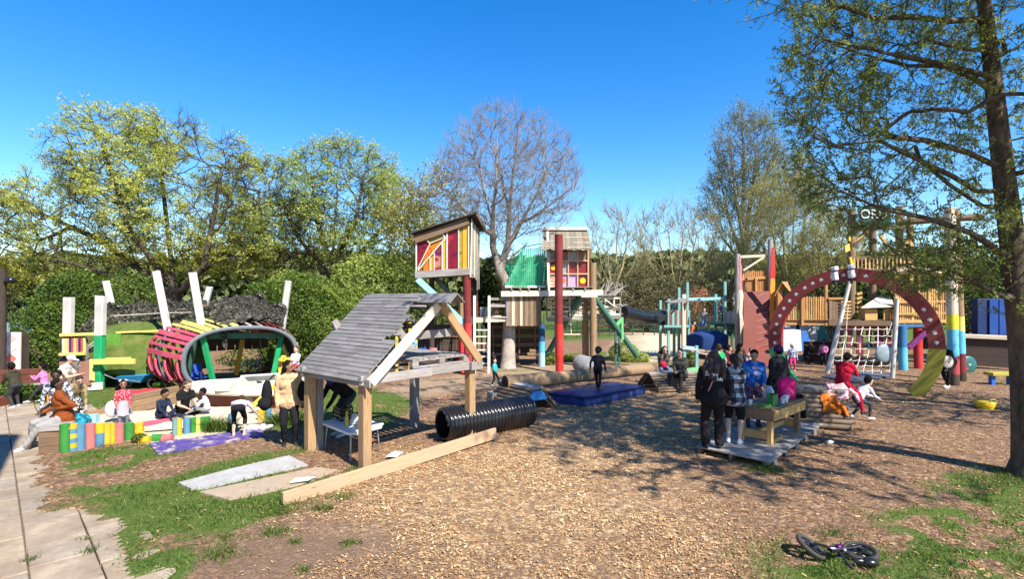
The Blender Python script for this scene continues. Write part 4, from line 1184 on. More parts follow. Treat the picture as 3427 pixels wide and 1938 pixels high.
# under store: dark shed of horizontal boards
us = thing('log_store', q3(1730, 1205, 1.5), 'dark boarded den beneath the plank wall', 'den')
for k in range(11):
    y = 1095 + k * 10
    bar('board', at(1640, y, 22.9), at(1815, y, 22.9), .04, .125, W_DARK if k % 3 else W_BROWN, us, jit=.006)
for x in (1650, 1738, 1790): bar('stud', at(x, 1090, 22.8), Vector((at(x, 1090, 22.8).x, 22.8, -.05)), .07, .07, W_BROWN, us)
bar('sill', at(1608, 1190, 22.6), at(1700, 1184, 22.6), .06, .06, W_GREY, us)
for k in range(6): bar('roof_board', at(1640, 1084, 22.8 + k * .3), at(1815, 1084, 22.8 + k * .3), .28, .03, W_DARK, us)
for (x0, x1, y) in ((1728, 1800, 1197), (1765, 1795, 1185), (1772, 1798, 1174)):
    tag(bar('sleeper', at(x0, y, 22.2), at(x1, y, 22.2), .22, .12, W_LOG), {1197: 'lowest timber sleeper stacked beside the striped blue post', 1185: 'middle timber sleeper of the stack by the den', 1174: 'topmost timber sleeper of the stack by the den'}[y], 'sleeper', 'stacked sleepers by the den')
# posts
p = q3(1870, 785, -1.0); pm = q3(1871, 1085, -1.0); two_tone([p, q3(1870, 930, -1.0), pm], [pm, Vector((pm.x + .02, pm.y, -.3))], .15, P_DRED, P_RED, mp, 'red_pole')
for (x, y0, d, r) in ((1958, 1000, 1.0, .135), (1984, 880, .6, .14)):
    pt = q3(x, y0, d); tube('timber_pole', [pt, Vector((pt.x + .03, pt.y, -.3))], [r, r * 1.05], W_LOG, mp, 14)
pt = q3(1813, 1085, 1.0)
zz = [pt.z, at(0, 1118, 22).z, at(0, 1143, 22).z, at(0, 1180, 22).z, -.2]
for a, b_, m in zip(zz[:-1], zz[1:], (paint('deep_blue_paint', (.03, .12, .28), .3), P_BLUE if False else paint('navy_paint', (.02, .09, .22), .3), P_LBLUE, paint('pale_blue_paint', (.40, .60, .78), .4))):
    tube('striped_post', [Vector((pt.x, 22, a)), Vector((pt.x, 22, b_))], .135, m, mp, 14)
bar('leaning_post', q3(1832, 775, .0), q3(1836, 992, -.3), .10, .10, P_WHITE, mp, up=(0, 1, 0))
# branch balustrade gallery to the right
gl = thing('branch_gallery', at(1950, 1080, 22), 'gallery with a balustrade of woven branches', 'gallery')
def q4(x, y, d=0): return at(x, y, 21.9 + d)
bar('deck_edge', q4(1830, 1072), q4(2078, 1062), .07, .13, W_GREY, gl)
for y0, y1 in ((998, 998), (1030, 1027), (1060, 1052)): bar('rail', q4(1830, y0, .02), q4(2075, y1, .02), .05, .08, P_CREAM, gl)
for x in (1830, 1845, 1890, 1935, 2025, 2055, 2076): bar('baluster', q4(x, 1070 - (x - 1830) * .04, .05), q4(x, 995, .05), .06, .05, W_PALE if x % 2 else W_GREY, gl, up=(0, 1, 0))
for k in range(9): bar('deck_board', q4(1832, 1066, .1 + k * .22), q4(2078, 1058, .1 + k * .22), .2, .03, W_GREY, gl)
rr = random.Random(12)
for k in range(46):
    x0 = rr.uniform(1828, 2060); y0 = rr.uniform(1000, 1062); a_ = rr.uniform(-1.0, 1.0) if rr.random() < .7 else rr.uniform(-2.5, 2.5); L = rr.uniform(30, 95)
    x1, y1 = x0 + L * math.cos(a_), min(1066, max(985, y0 + L * math.sin(a_) * .6)); dd = rr.uniform(-.06, .12)
    mid_ = at((x0 + x1) / 2 + rr.uniform(-6, 6), (y0 + y1) / 2 + rr.uniform(-8, 8), 21.9 + dd + rr.uniform(-.05, .05))
    tube('branch', [q4(x0, y0, dd), mid_, q4(min(x1, 2085), y1, dd)], [rr.uniform(.022, .04), .028, .014], P_CREAM if rr.random() < .6 else W_GREY, gl, 6)
for k in range(12):
    x0 = rr.uniform(1995, 2060); 
    tube('branch', [at(x0, 990, 21.8), at(x0 + rr.uniform(5, 40), 955 + rr.uniform(-20, 20), 21.8), at(x0 + rr.uniform(10, 80), 970 + rr.uniform(-35, 30), 21.8)], [.035, .025, .012], W_GREY, gl, 6)
bar('rear_screen', q4(1845, 1050, 2.0), q4(2060, 1046, 2.0), .04, .2, W_PALE, gl)
# green poles
def gpole(x0, y0, x1, y1, d0, d1, r=.115): tube('green_pole', [at(x0, y0, d0), at((x0 + x1) / 2, (y0 + y1) / 2, (d0 + d1) / 2), at(x1, y1, d1)], r, P_DGRN, gl, 12)
gpole(1945, 985, 1822, 1205, 21.7, 22.6); gpole(1992, 1000, 2132, 1192, 21.6, 22.2); gpole(2008, 1040, 2080, 1130, 22.2, 23, .09)
bar('green_leg', q4(2082, 1062), Vector((q4(2083, 1062).x, 21.9, 1.1)), .09, .09, P_LGRN, gl); bar('green_brace', q4(2080, 1070, -.05), q4(2060, 1092, -.05), .06, .14, P_LGRN, gl)
for x in (2060, 2072): bar('teal_leg', q4(x, 1070, .5), Vector((q4(x, 1070, .5).x, 22.4, -.1)), .09, .09, P_DGRN, gl)
for (x, m, h) in ((1862, P_YEL, .0), ): bar('yellow_stake', Vector((at(x, 1190, 24).x, 24, -.05)), at(x, 1145, 24), .12, .08, m, gl)
tube('swing_rope', [at(1905, 990, 21.5), at(1908, 1060, 21.5), at(1912, 1118, 21.5)], .02, M_ROPE, gl, 6)
sw = tag(tube('rope_swing', [at(1888, 1120, 21.5), at(1942, 1120, 21.5)], .035, W_PALE, None, 8), 'pale swing bar hanging on a rope below the gallery', 'swing')
# window house
Y5 = 20.9
wh = thing('window_house', at(1900, 965, Y5), 'small tree house with gridded windows and reed roof', 'playhouse')
def q5(x, y, d=0): return at(x, y, Y5 + d)
cols = [1838, 1868, 1902, 1933, 1968]; rows = [834, 873, 917, 962]
pm_ = {}
def pane(c, r, mat, disc=None, kind=None):
    x0, x1, y0, y1 = cols[c] + 2, cols[c + 1] - 2, rows[r] + 2, rows[r + 1] - 2
    mb = MB(); mb.poly([q5(x0, y0, .05), q5(x1, y0, .05), q5(x1, y1, .05), q5(x0, y1, .05)], (0, .015, 0)); o = mb.build('pane', mat, wh)
    if disc:
        cx_, cy_ = (x0 + x1) / 2, (y0 + y1) / 2; rad = disc[1]
        mb = MB(); mb.poly([q5(cx_, cy_, .044) + Vector((math.cos(a) * rad, 0, math.sin(a) * rad)) for a in [i * 2 * math.pi / 20 for i in range(20)]], (0, .004, 0)); mb.build('painted_disc', disc[0], o)
    if kind == 'stripes':
        for i in range(5):
            f = (i + .5) / 5
            mb = MB(); mb.bar(q5(x0 + (x1 - x0) * max(0, f - .4), y1 - (y1 - y0) * max(0, .9 - f * 1.4), .044), q5(min(x1, x0 + (x1 - x0) * (f + .5)), min(y1, y0 + (y1 - y0) * (f + .25)), .044), .05, .006, (0, 1, 0)); mb.build('stripe', P_ORNG if False else paint('coral_paint', (.80, .18, .06), .1), o)
G_CRIM = plain('pane_crimson', (.24, .02, .03), .2, nz=.3); G_GREY = plain('pane_grey', (.33, .35, .36), .15, nz=.4); G_LIL = plain('pane_lilac', (.50, .34, .58), .3, nz=.15); G_BRN = plain('pane_brown', (.30, .19, .11), .4, nz=.4); G_CRM = plain('pane_cream', (.70, .62, .54), .3)
YD = plain('disc_yellow', (.85, .62, .02), .5, nz=.05); OD = plain('disc_orange', (.80, .16, .04), .5, nz=.05)
for c, r, m, dsk, kd in ((0, 0, G_GREY, None, None), (1, 0, G_CRIM, None, None), (2, 0, G_GREY, None, None), (3, 0, G_BRN, None, None), (0, 1, G_CRIM, (YD, .105), None), (1, 1, G_GREY, None, None), (2, 1, G_CRIM, None, None), (3, 1, G_CRIM, None, None), (0, 2, G_CRM, None, 'stripes'), (1, 2, G_LIL, (OD, .10), None), (2, 2, G_LIL, None, None), (3, 2, G_CRIM, (YD, .11), None)): pane(c, r, m, dsk, kd)
WF = paint('salmon_paint', (.72, .42, .24), .35)
for x in cols: bar('mullion', q5(x, 832), q5(x, 965), .045, .05, WF, wh, up=(0, 1, 0))
for y in rows: bar('transom', q5(1836, y, .004), q5(1970, y, .004), .05, .05, WF if y < 950 else P_CREAM, wh, up=(0, 0, 1))
for k in range(8):
    bar('side_board', q5(1970, 964, .1 + k * .2), q5(1970, 838, .1 + k * .2), .19, .03, W_LOG, wh, up=(1, 0, 0)); bar('back_board', q5(1840 + k * 17, 964, 1.7), q5(1840 + k * 17, 838, 1.7), .2, .03, W_DARK, wh, up=(0, 1, 0))
    bar('side_board', q5(1836, 964, .1 + k * .2), q5(1836, 838, .1 + k * .2), .19, .03, W_LOG, wh, up=(1, 0, 0))
# reed roof: rows of upright reeds
rd0, rd1 = 838, 772
M_REED = wood('reed', (.25, .205, .14), .5, .6, (.21, .195, .165))
for k in range(34):
    f = k / 33; xb = 1816 + f * (1978 - 1816); xt = 1818 + f * (1965 - 1818)
    bar('reed_slat', q5(xb, 836 + rr.uniform(-2, 3), -.42), q5(xt, 772, .65), .06, .03, M_REED, wh, up=(0, 0, 1), jit=.006)
for y, d, x0, x1 in ((795, .24, 1890, 1970), (808, .05, 1822, 1862), (812, -.02, 1918, 1975), (826, -.26, 1822, 1862), (828, -.29, 1900, 1978)): bar('reed_binding', q5(x0, y, d - .05), q5(x1, y, d - .05), .03, .03, W_PALE, wh)
bar('ridge_board', q5(1814, 766, .6), q5(1966, 766, .6), .16, .13, P_WHITE, wh)
for k in range(12):
    f = (k + .5) / 12; bar('rear_reed', q5(1818 + f * 148, 772, .7), q5(1818 + f * 160, 830, 1.9), .16, .03, M_REED, wh)
# green safety netting hung beside the window house
t = NT('green_net'); v = t.coord((1, 1, 1)); 
bx = t.n('ShaderNodeTexBrick'); bx.offset = 0; bx.inputs['Scale'].default_value = 1; bx.inputs['Brick Width'].default_value = .075; bx.inputs['Row Height'].default_value = .075; bx.inputs['Mortar Size'].default_value = .013; bx.inputs['Mortar Smooth'].default_value = 0
bx.inputs['Color1'].default_value = (0, 0, 0, 1); bx.inputs['Color2'].default_value = (0, 0, 0, 1); bx.inputs['Mortar'].default_value = (1, 1, 1, 1)
sx = t.n('ShaderNodeSeparateXYZ'); t.l(v, sx.inputs[0]); cb = t.n('ShaderNodeCombineXYZ'); t.l(sx.outputs[0], cb.inputs[0]); t.l(sx.outputs[2], cb.inputs[1]); t.l(cb.outputs[0], bx.inputs['Vector'])
d = t.n('ShaderNodeBsdfPrincipled'); d.inputs['Base Color'].default_value = (.04, .36, .18, 1); d.inputs['Roughness'].default_value = .6
tp_ = t.n('ShaderNodeBsdfTransparent'); mx = t.n('ShaderNodeMixShader')
fz = t.math('ADD', bx.outputs['Color'], t.ramp(t.noise(v, 1.4, 3, .6), [(.40, 0.0), (.68, .55)]), True)
t.l(fz, mx.inputs[0]); t.l(tp_.outputs[0], mx.inputs[1]); t.l(d.outputs[0], mx.inputs[2]); t.l(mx.outputs[0], t.out.inputs[0])
gn = thing('green_netting', at(1750, 960, 20.8), 'green safety netting hung between the tree and the window house', 'netting')
def netsheet(cpts, n, m, name):
    V, Fc = [], []
    for j in range(m + 1):
        for i in range(n + 1):
            u, v_ = i / n, j / m
            a = cpts[0].lerp(cpts[1], u); b2 = cpts[3].lerp(cpts[2], u); p = a.lerp(b2, v_)
            V.append(p + Vector((0, .12 * math.sin(u * 5 + v_ * 3) + .05 * math.sin(u * 13), -.12 * math.sin(u * math.pi) * (1 - v_))))
    for j in range(m):
        for i in range(n): Fc.append((j * (n + 1) + i, j * (n + 1) + i + 1, (j + 1) * (n + 1) + i + 1, (j + 1) * (n + 1) + i))
    mb = MB(); mb.add(V, Fc); return mb.build(name, t.m, gn, True)
netsheet([at(1752, 826, 21.2), at(1826, 815, 20.9), at(1828, 960, 20.8), at(1690, 962, 20.8)], 14, 12, 'net')
netsheet([at(1690, 880, 22.6), at(1752, 828, 22.4), at(1740, 962, 22.2), at(1690, 962, 20.9)], 8, 8, 'net')
netsheet([at(1796, 850, 21.6), at(1830, 830, 21.6), at(1830, 960, 21.5), at(1796, 960, 21.5)], 8, 8, 'net')
bar('screen_panel', at(1800, 905, 22.2), at(1800, 955, 22.2), .35, .02, paint('dark_green_sheet', (.02, .16, .10), .2), gn, up=(0, 1, 0))
tube('top_rope', [at(1690, 880, 22.6), at(1752, 826, 21.2), at(1826, 813, 20.9)], .02, plain('green_rope', (.03, .25, .12), .8), gn, 6)

# tube slide
ts = thing('tube_slide', at(2150, 1060, 24), 'black ribbed tube slide running from the gallery to the teal frame', 'slide')
P0, P1 = at(2082, 1046, 22.6), at(2215, 1063, 25.2)
V = []; n = 40
pts = [P0.lerp(P1, i / n) + Vector((0, 0, -.10 * math.sin(i / n * math.pi))) for i in range(n + 1)]
tube('tube_wall', pts, [.29 + .022 * (i % 2) for i in range(n + 1)], M_BLACKPL, ts, 18)
bar('collar', P1 + Vector((-.05, 0, 0)), P1 + Vector((.25, .1, -.03)), .75, .75, M_BLACKPL, ts)
# things around the platforms' feet
q = at(1955, 1213, 19.6); dr = thing('concrete_drum', Vector((q.x, q.y, 0)), 'short grey pipe section lying on the chips', 'pipe section')
ax_ = Vector((.35, -.9, -.05)).normalized(); c0 = Vector((q.x - .08, q.y + .45, .36)); c1 = Vector((q.x + .2, q.y - .35, .33))
V, Fc = tube_arrays([c0, c1, c1 + (c1 - c0).normalized() * .0001, c0.lerp(c1, .02)], [.335, .335, .295, .295], 26, False)
mb = MB(); mb.add(V, Fc); mb.build('drum_wall', plain('grey_concrete', (.24, .25, .24), .75), dr, True)
mb = MB(); mb.tube([c1 + (Matrix.Rotation(0, 3, 'Z') @ Vector((0, 0, 0)))] * 1 + [c1 + (c1 - c0).normalized() * .02], [.336, .336], 26, False); mb.build('rim', plain('pale_rim', (.55, .56, .54), .7), dr)
for i, (x, y) in enumerate(((1895, 1197), (1910, 1199))):
    mb = MB(); mb.ell(at(x, y, 24.2), .12, .12, .13, None, 12, 8); b0 = mb.build('yellow_float', plain('yellow_pl', (.85, .55, .01), .4), None, True); tag(b0, ['left yellow plastic float lying behind the red pole', 'right yellow plastic float lying behind the red pole'][i], 'float', 'yellow floats behind the red pole')
# ------------------------------------------------------------------ teal climbing frame
Yt = 25.0
tf = thing('teal_climber', at(2260, 1190, Yt), 'teal painted timber climbing frame with plank tower', 'climbing frame')
def qt(x, y, d=0): return at(x, y, Yt + d)
def tpost(x, y0, d=0, m=None, w=.12): 
    p = qt(x, y0, d); bar('post', Vector((p.x, p.y, -.1)), p, w, w, m or P_TEAL, tf)
tpost(2210, 1005, .8); tpost(2237, 1000); tpost(2272, 962, .9); tpost(2300, 945, .2); tpost(2395, 984, .8); tpost(2426, 943, .0); tpost(2256, 1000, 1.2); tpost(2305, 1040, .1, None, .10)
for k in range(9):
    x = 2236 + k * 8.4
    bar('panel_board', qt(x, 1088, -.1), qt(x, 1038, -.1), .105, .03, P_TEAL if k % 2 == 0 else P_MAROON if False else paint('cocoa_paint', (.24, .09, .07), .3), tf, up=(0, 1, 0))
bar('platform_edge', qt(2222, 1093, -.15), qt(2312, 1093, -.15), .06, .11, P_TEAL, tf)
for k in range(6): bar('deck_board', qt(2226, 1089, k * .25), qt(2312, 1089, k * .25), .22, .03, P_TEAL, tf)
bar('overhead_beam', qt(2268, 1003, .25), qt(2422, 999, .1), .07, .13, P_ICE, tf); bar('overhead_beam', qt(2268, 1004, 1.1), qt(2410, 1003, 1.1), .07, .11, P_TEAL, tf)
for k in range(8): bar('bridge_rung', qt(2310 + k * 13, 1006, .2), qt(2312 + k * 12.5, 1006, 1.0), .03, .03, P_TEAL, tf)
bar('rail', qt(2205, 1038, .8), qt(2240, 1038, .8), .05, .05, P_TEAL, tf); bar('rail', qt(2310, 1086, 1.0), qt(2425, 1084, .9), .06, .09, P_TEAL, tf)
bar('platform_edge', qt(2392, 1090, .0), qt(2470, 1090, .0), .06, .10, P_DGRN, tf)
for k in range(5): bar('deck_board', qt(2392, 1086, k * .22), qt(2470, 1086, k * .22), .2, .03, P_DGRN, tf)
for k in range(3): bar('white_gate_board', qt(2438 + k * 17, 1083, .1), qt(2438 + k * 17, 1041, .1), .20, .03, P_WHITE if k < 2 else paint('lilac_paint', (.6, .4, .62), .3), tf, up=(0, 1, 0))
tpost(2450, 1090, .6, P_DGRN, .1)
# lookout shade pole
lk = thing('lookout_post', at(2288, 1215, 23.5), 'weathered post with a small tilted board roof', 'post')
p = at(2288, 985, 23.5); bar('post', Vector((p.x, p.y, -.1)), p, .17, .15, W_PALE, lk)
mb = MB(); mb.poly([at(2222, 1012, 23.9), at(2300, 1002, 23.2), at(2306, 1010, 23.0), at(2240, 1016, 23.2)], (0, 0, .05)); mb.build('board_roof', W_GREY, lk)
bar('strut', at(2288, 1050, 23.5), at(2300, 1004, 23.3), .06, .06, W_BROWN, lk); bar('strut', at(2240, 1060, 23.5), at(2262, 1030, 23.5), .06, .06, W_BROWN, lk)
# blue bench table
bt_ = thing('pale_blue_bench', at(2310, 1215, 21.2), 'pale blue timber bench top on teal posts', 'bench')
for k in range(3): bar('seat_board', at(2283, 1160 + k * 3, 21.6 - k * .16), at(2332, 1165 + k * 3, 21.5 - k * .16), .15, .07, paint('powder_paint', (.50, .58, .72), .3), bt_)
for x, y in ((2331, 1157), (2290, 1160)): p = at(x, y, 21.3); bar('post', Vector((p.x, p.y, -.1)), p, .12, .12, P_TEAL, bt_)
tag(bar('green_beam', at(2282, 1246, 19.2), at(2330, 1238, 19.6), .2, .16, P_LGRN), 'bright green painted beam lying on the chips', 'beam')
tag(tube('rubber_roller', [at(2330, 1268, 17.4), at(2390, 1266, 17.8)], .20, M_RUBBER, None, 14), 'dark rubber roller on the ground behind the table group', 'roller')
# blue covered trampoline
tr = thing('covered_trampoline', at(2370, 1170, 26), 'raised trampoline with a navy blue cover', 'trampoline')
c = at(2365, 1113, 25.2); 
V, Fc = [], []
nn = 28
for j, (rad, dz) in enumerate(((0, .10), (.35, .09), (.65, .03), (.93, -.06), (1, -.16), (1.0, -.75))):
    for i in range(nn):
        a = 2 * math.pi * i / nn; V.append(Vector((c.x + math.cos(a) * .98 * rad, c.y + math.sin(a) * .85 * rad, c.z + dz + .025 * math.sin(a * 5) * rad)))
for j in range(5):
    for i in range(nn): Fc.append((j * nn + i, j * nn + (i + 1) % nn, (j + 1) * nn + (i + 1) % nn, (j + 1) * nn + i))
mb = MB(); mb.add(V, Fc); mb.build('cover', cloth('navy_cover', (.02, .05, .16)), tr, True)
for a in (0.3, 1.3, 2.2, 3.4, 4.4, 5.5): p = Vector((c.x + math.cos(a) * .95, c.y + math.sin(a) * .8, 0)); tube('leg', [p, p + Vector((0, 0, c.z - .3))], .03, M_STEEL, tr, 6)
# ------------------------------------------------------------------ climbing wall slide with flame posts
cw = thing('climbing_ramp', at(2530, 1215, 22), 'steep red climbing ramp between flame painted posts', 'climbing ramp')
T0, T1 = at(2488, 977, 23.6), at(2577, 974, 23.4); B0, B1 = at(2488, 1190, 22.3), at(2580, 1195, 22.0)
mb = MB(); prof = [(0, 0), (.55, .42), (.85, .80), (.95, .93), (1.0, 1.0)]
V, Fc = [], []
for s, dd in ((0, 0), (.6, .0), (.85, .02), (.95, -.10), (1.0, -.42)):
    for e0, e1 in ((T0, B0), (T1, B1)):
        p = e0.lerp(e1, s); p = p + Vector((0, dd * 1.6, 0)); 
        V.append(p)
V[-2].z = .05; V[-1].z = .05
for i in range(4): Fc.append((i * 2, i * 2 + 1, i * 2 + 3, i * 2 + 2))
V2 = [v + Vector((0, .06, -.02)) for v in V]
mb.add(V, Fc); mb.add(V2, [f[::-1] for f in Fc]); mb.build('ramp_sheet', paint('rust_paint', (.21, .05, .03), .15, (.27, .08, .05)), cw)
for k in range(9):
    y = 995 + k * 21; f = (y - 976) / 215
    a = T0.lerp(B0, f).lerp(T1.lerp(B1, f), .45); b_ = T0.lerp(B0, f - .05).lerp(T1.lerp(B1, f - .05), .9)
    bar('grip_batten', a + Vector((0, -.015, 0)), b_ + Vector((0, -.015, 0)), .02, .018, P_ROSE, cw)
def flame(x0, y0, x1, y1, d, m1, m2, m3, seed, wpx):
    rr = random.Random(seed); n = 16; L, Rr = [], []
    for i in range(n + 1):
        f = i / n; x = x0 + (x1 - x0) * f; y = y0 + (y1 - y0) * f
        w = wpx * (.35 + .65 * min(1, f * 3)) * (1 - .25 * f)
        L.append((x - w * .5 + rr.uniform(-3, 1), y)); Rr.append((x + w * .5 + rr.uniform(-2, 3), y))
    for a, b_, m in ((0, 6, m1), (6, 11, m2), (11, 16, m3)):
        mb = MB(); P = [at(x, y, d) for x, y in L[a:b_ + 1]] + [at(x, y, d) for x, y in reversed(Rr[a:b_ + 1])]
        mb.poly(P, (0, .05, 0)); mb.build('flame_board', m, cw)
flame(2478, 858, 2484, 1160, 22.9, P_ROSE, W_PALE, W_PALE, 2, 11)
flame(2588, 828, 2584, 1105, 22.7, P_RED, P_ORNG, P_ORNG, 6, 15)
p = at(2468, 850, 23.6); tube('pole', [Vector((p.x, p.y, -.1)), p], .11, W_GREY, cw, 10)
p = at(2578, 802, 23.6); tube('pole', [Vector((p.x, p.y, -.1)), p], .11, W_GREY, cw, 10)
bar('cross_rail', at(2472, 860, 23.6), at(2560, 856, 23.6), .07, .12, P_WHITE if False else W_PALE, cw); bar('diagonal_rail', at(2488, 905, 23.6), at(2555, 862, 23.6), .05, .08, W_PALE, cw)
bar('rail', at(2484, 935, 23.7), at(2580, 928, 23.7), .06, .12, W_ORANGE, cw)
for k in range(12): bar('picket', at(2488 + k * 7.2, 978, 23.75), at(2488 + k * 7.2, 908 - (k % 3), 23.75), .07, .03, W_ORANGE, cw, up=(0, 1, 0))
bar('post', at(2530, 978, 23.65), at(2530, 930, 23.65), .10, .08, W_ORANGE, cw)
for x in (2490, 2575): bar('leg', Vector((at(x, 980, 23.9).x, 23.9, -.1)), at(x, 930, 23.9), .14, .14, W_ORANGE, cw)
for k in range(5): bar('deck_board', at(2488, 980, 23.8 + k * .3), at(2580, 978, 23.8 + k * .3), .27, .04, W_ORANGE, cw)
bx = thing('bird_box_hut', at(2610, 960, 22.6), 'little pitched roof hut on the ship rail', 'hut')
mb = MB(); mb.poly([at(2592, 990, 22.4), at(2618, 945, 22.2), at(2636, 947, 22.9), at(2604, 1000, 22.9)], (0, .03, .03)); mb.build('roof', W_FENCE, bx)
mb = MB(); mb.poly([at(2618, 945, 22.2), at(2642, 975, 22.2), at(2650, 975, 22.9), at(2636, 945, 22.9)], (0, .03, .03)); mb.build('roof', W_ORANGE, bx)
bar('post', at(2607, 1060, 22.5), at(2607, 970, 22.5), .22, .2, W_ORANGE, bx)

# ------------------------------------------------------------------ pirate ship deck
Yp = 21.5
ps = thing('ship_deck', at(2900, 1240, Yp), 'wooden pirate ship play deck with pickets and masts', 'play ship')
def qp(x, y, d=0): return at(x, y, Yp + d)
bar('hull_beam', qp(2610, 1078, .5), qp(2772, 1079, .3), .08, .24, W_ORANGE, ps); bar('hull_beam', qp(2772, 1082), qp(3012, 1083, -.3), .09, .20, W_BROWN, ps)
bar('hull_beam', qp(3000, 1077, -.3), qp(3172, 1076, -.6), .09, .12, W_FENCE, ps)
bar('top_rail', qp(2640, 1005, .5), qp(2770, 1003, .3), .07, .09, W_ORANGE, ps); bar('top_rail', qp(2772, 1000, .2), qp(2830, 999, .1), .06, .08, W_ORANGE, ps)
for k in range(19): 
    x = 2632 + k * 7.6; bar('picket', qp(x, 1072, .45 - k * .01), qp(x, 992 + (k % 3) * 1.5 + max(0, (2650 - x)) * .6, .45 - k * .01), .055, .03, W_FENCE if k % 2 else W_ORANGE, ps, up=(0, 1, 0))
bar('brace', qp(2680, 1005, .42), qp(2765, 1060, .3), .05, .09, W_LOG, ps); bar('brace', qp(2632, 1050, .42), qp(2680, 1008, .42), .05, .08, W_LOG, ps)
for k in range(5): bar('panel_board', qp(2780 + k * 11, 1072, .2), qp(2780 + k * 11, 1002, .2), .13, .03, W_BROWN, ps, up=(0, 1, 0))
for x, y0 in ((2764, 950), (2684, 990)): bar('post', qp(x, 1090, .3), qp(x, y0, .3), .11, .11, W_ORANGE, ps)
for k in range(12): bar('deck_board', qp(2620, 1071, .5 + k * .25), qp(3170, 1071, -.3 + k * .25), .22, .03, W_BROWN, ps)
# yellow pickets right
for k in range(23):
    x = 2998 + k * 7.6; y0 = 985 + 8 * math.sin(k * .35) + (k > 14) * -14
    bar('picket', qp(x, 1074, -.35), qp(x, y0, -.35), .06, .03, W_FENCE, ps, up=(0, 1, 0))
for y in (1052, 1012): bar('top_rail', qp(2995, y, -.38), qp(3172, y - 4, -.6), .04, .08, W_FENCE, ps)
for x in (2998, 3052, 3108, 3165): bar('post', qp(x, 1084, -.36), qp(x, 992 - (x > 3100) * 30, -.36), .10, .10, W_FENCE, ps)
for k in range(6): bar('slat', qp(2815, 1010 + k * 11, .1), qp(2848, 1010 + k * 11, .05), .03, .07, W_FENCE, ps)
for k in range(6): bar('ladder_slat', qp(2868, 985 + k * 15, .6), qp(2885, 980 + k * 15, .6), .03, .10, W_FENCE, ps)
# hut on deck
bar('hut_wall', qp(2894, 1072, .2), qp(2894, 1034, .2), .05, .6, W_FENCE, ps, up=(0, 1, 0)); bar('hut_wall', qp(2915, 1072, -.1), qp(2915, 1036, -.1), .5, .04, W_FENCE, ps, up=(0, 1, 0))
bar('hut_wall', qp(2975, 1072, -.1), qp(2975, 1036, -.1), .45, .04, W_FENCE, ps, up=(0, 1, 0))
mb = MB(); mb.poly([qp(2885, 1032, -.3), qp(2992, 1028, -.3), qp(2985, 1004, .4), qp(2940, 996, .4)], (0, 0, .05)); mb.build('hut_roof', W_PALE, ps)
# canopy
mb = MB(); mb.poly([qp(2990, 912, -.4), qp(3075, 896, -.6), qp(3152, 916, -.6), qp(3150, 925, .8), qp(3000, 920, 1.0)], (0, 0, .06)); mb.build('canopy', W_PALE, ps)
for x in (2996, 3075, 3148): bar('canopy_post', qp(x, 1010, -.4), qp(x, 912, -.4), .07, .07, W_FENCE, ps)
# masts
for (x, y0, d, r, m) in ((2850, 700, .8, .16, W_LOG), (2920, 690, 1.2, .15, W_BROWN), (3010, 690, 1.0, .16, W_LOG), (3045, 710, 1.3, .13, W_FENCE)):
    p = qp(x, y0, d); tube('mast', [p, Vector((p.x, p.y, 1.5))], [r * .9, r], m, ps, 12)
for (x0, y0, x1, y1) in ((2838, 768, 3055, 760), (2838, 865, 3055, 858), (2838, 905, 3055, 900), (2945, 785, 2990, 855), (2850, 830, 2905, 770), (3005, 850, 3050, 790)): bar('tower_beam', qp(x0, y0, .7), qp(x1, y1, .7), .09, .14, W_FENCE if x1 - x0 < 100 else W_BROWN, ps)
for k in range(16): bar('tower_picket', qp(2845 + k * 13, 903, .66), qp(2845 + k * 13, 864, .66), .06, .03, W_FENCE if k % 3 else W_LOG, ps, up=(0, 1, 0))
for k in range(6): bar('tower_floor_board', qp(2838, 906, .75 + k * .25), qp(3055, 902, .75 + k * .25), .22, .03, W_BROWN, ps)
# legs
for (x, y0, d, m, m2, r) in ((3020, 1092, -.6, paint('royal_paint', (.03, .16, .34), .3), P_LBLUE, .16), (3072, 1092, -.2, P_RED, P_RED, .16)):
    p = qp(x, y0, d); pm = Vector((p.x, p.y, p.z * .52)); tube('leg', [p, pm], r, m, ps, 12); tube('leg', [pm, Vector((p.x + .04, p.y, -.2))], r, m2, ps, 12)
bar('brace', qp(3040, 1165, -.5), qp(3110, 1100, -.5), .12, .2, P_PURP, ps)
bar('cross_beam', qp(3000, 1092, -.55), qp(3120, 1090, -.6), .12, .12, P_BLUE if False else paint('slate_blue_paint', (.05, .14, .28), .3), ps)
for k in range(6): bar('skirt_board', qp(2812 + k * 32, 1092 + (k % 2) * 4, .1), qp(2812 + k * 32, 1130 + (k % 3) * 30, .15), .24, .04, P_DRED if k % 4 else P_PURP, ps, up=(0, 1, 0))
bar('skirt_rail', qp(2805, 1098, .0), qp(3000, 1098, -.2), .06, .16, P_DRED, ps)
for x in (2878, 2945): bar('leg', Vector((qp(x, 1100, .6).x, Yp + .6, -.1)), qp(x, 1085, .6), .18, .18, P_DRED, ps)
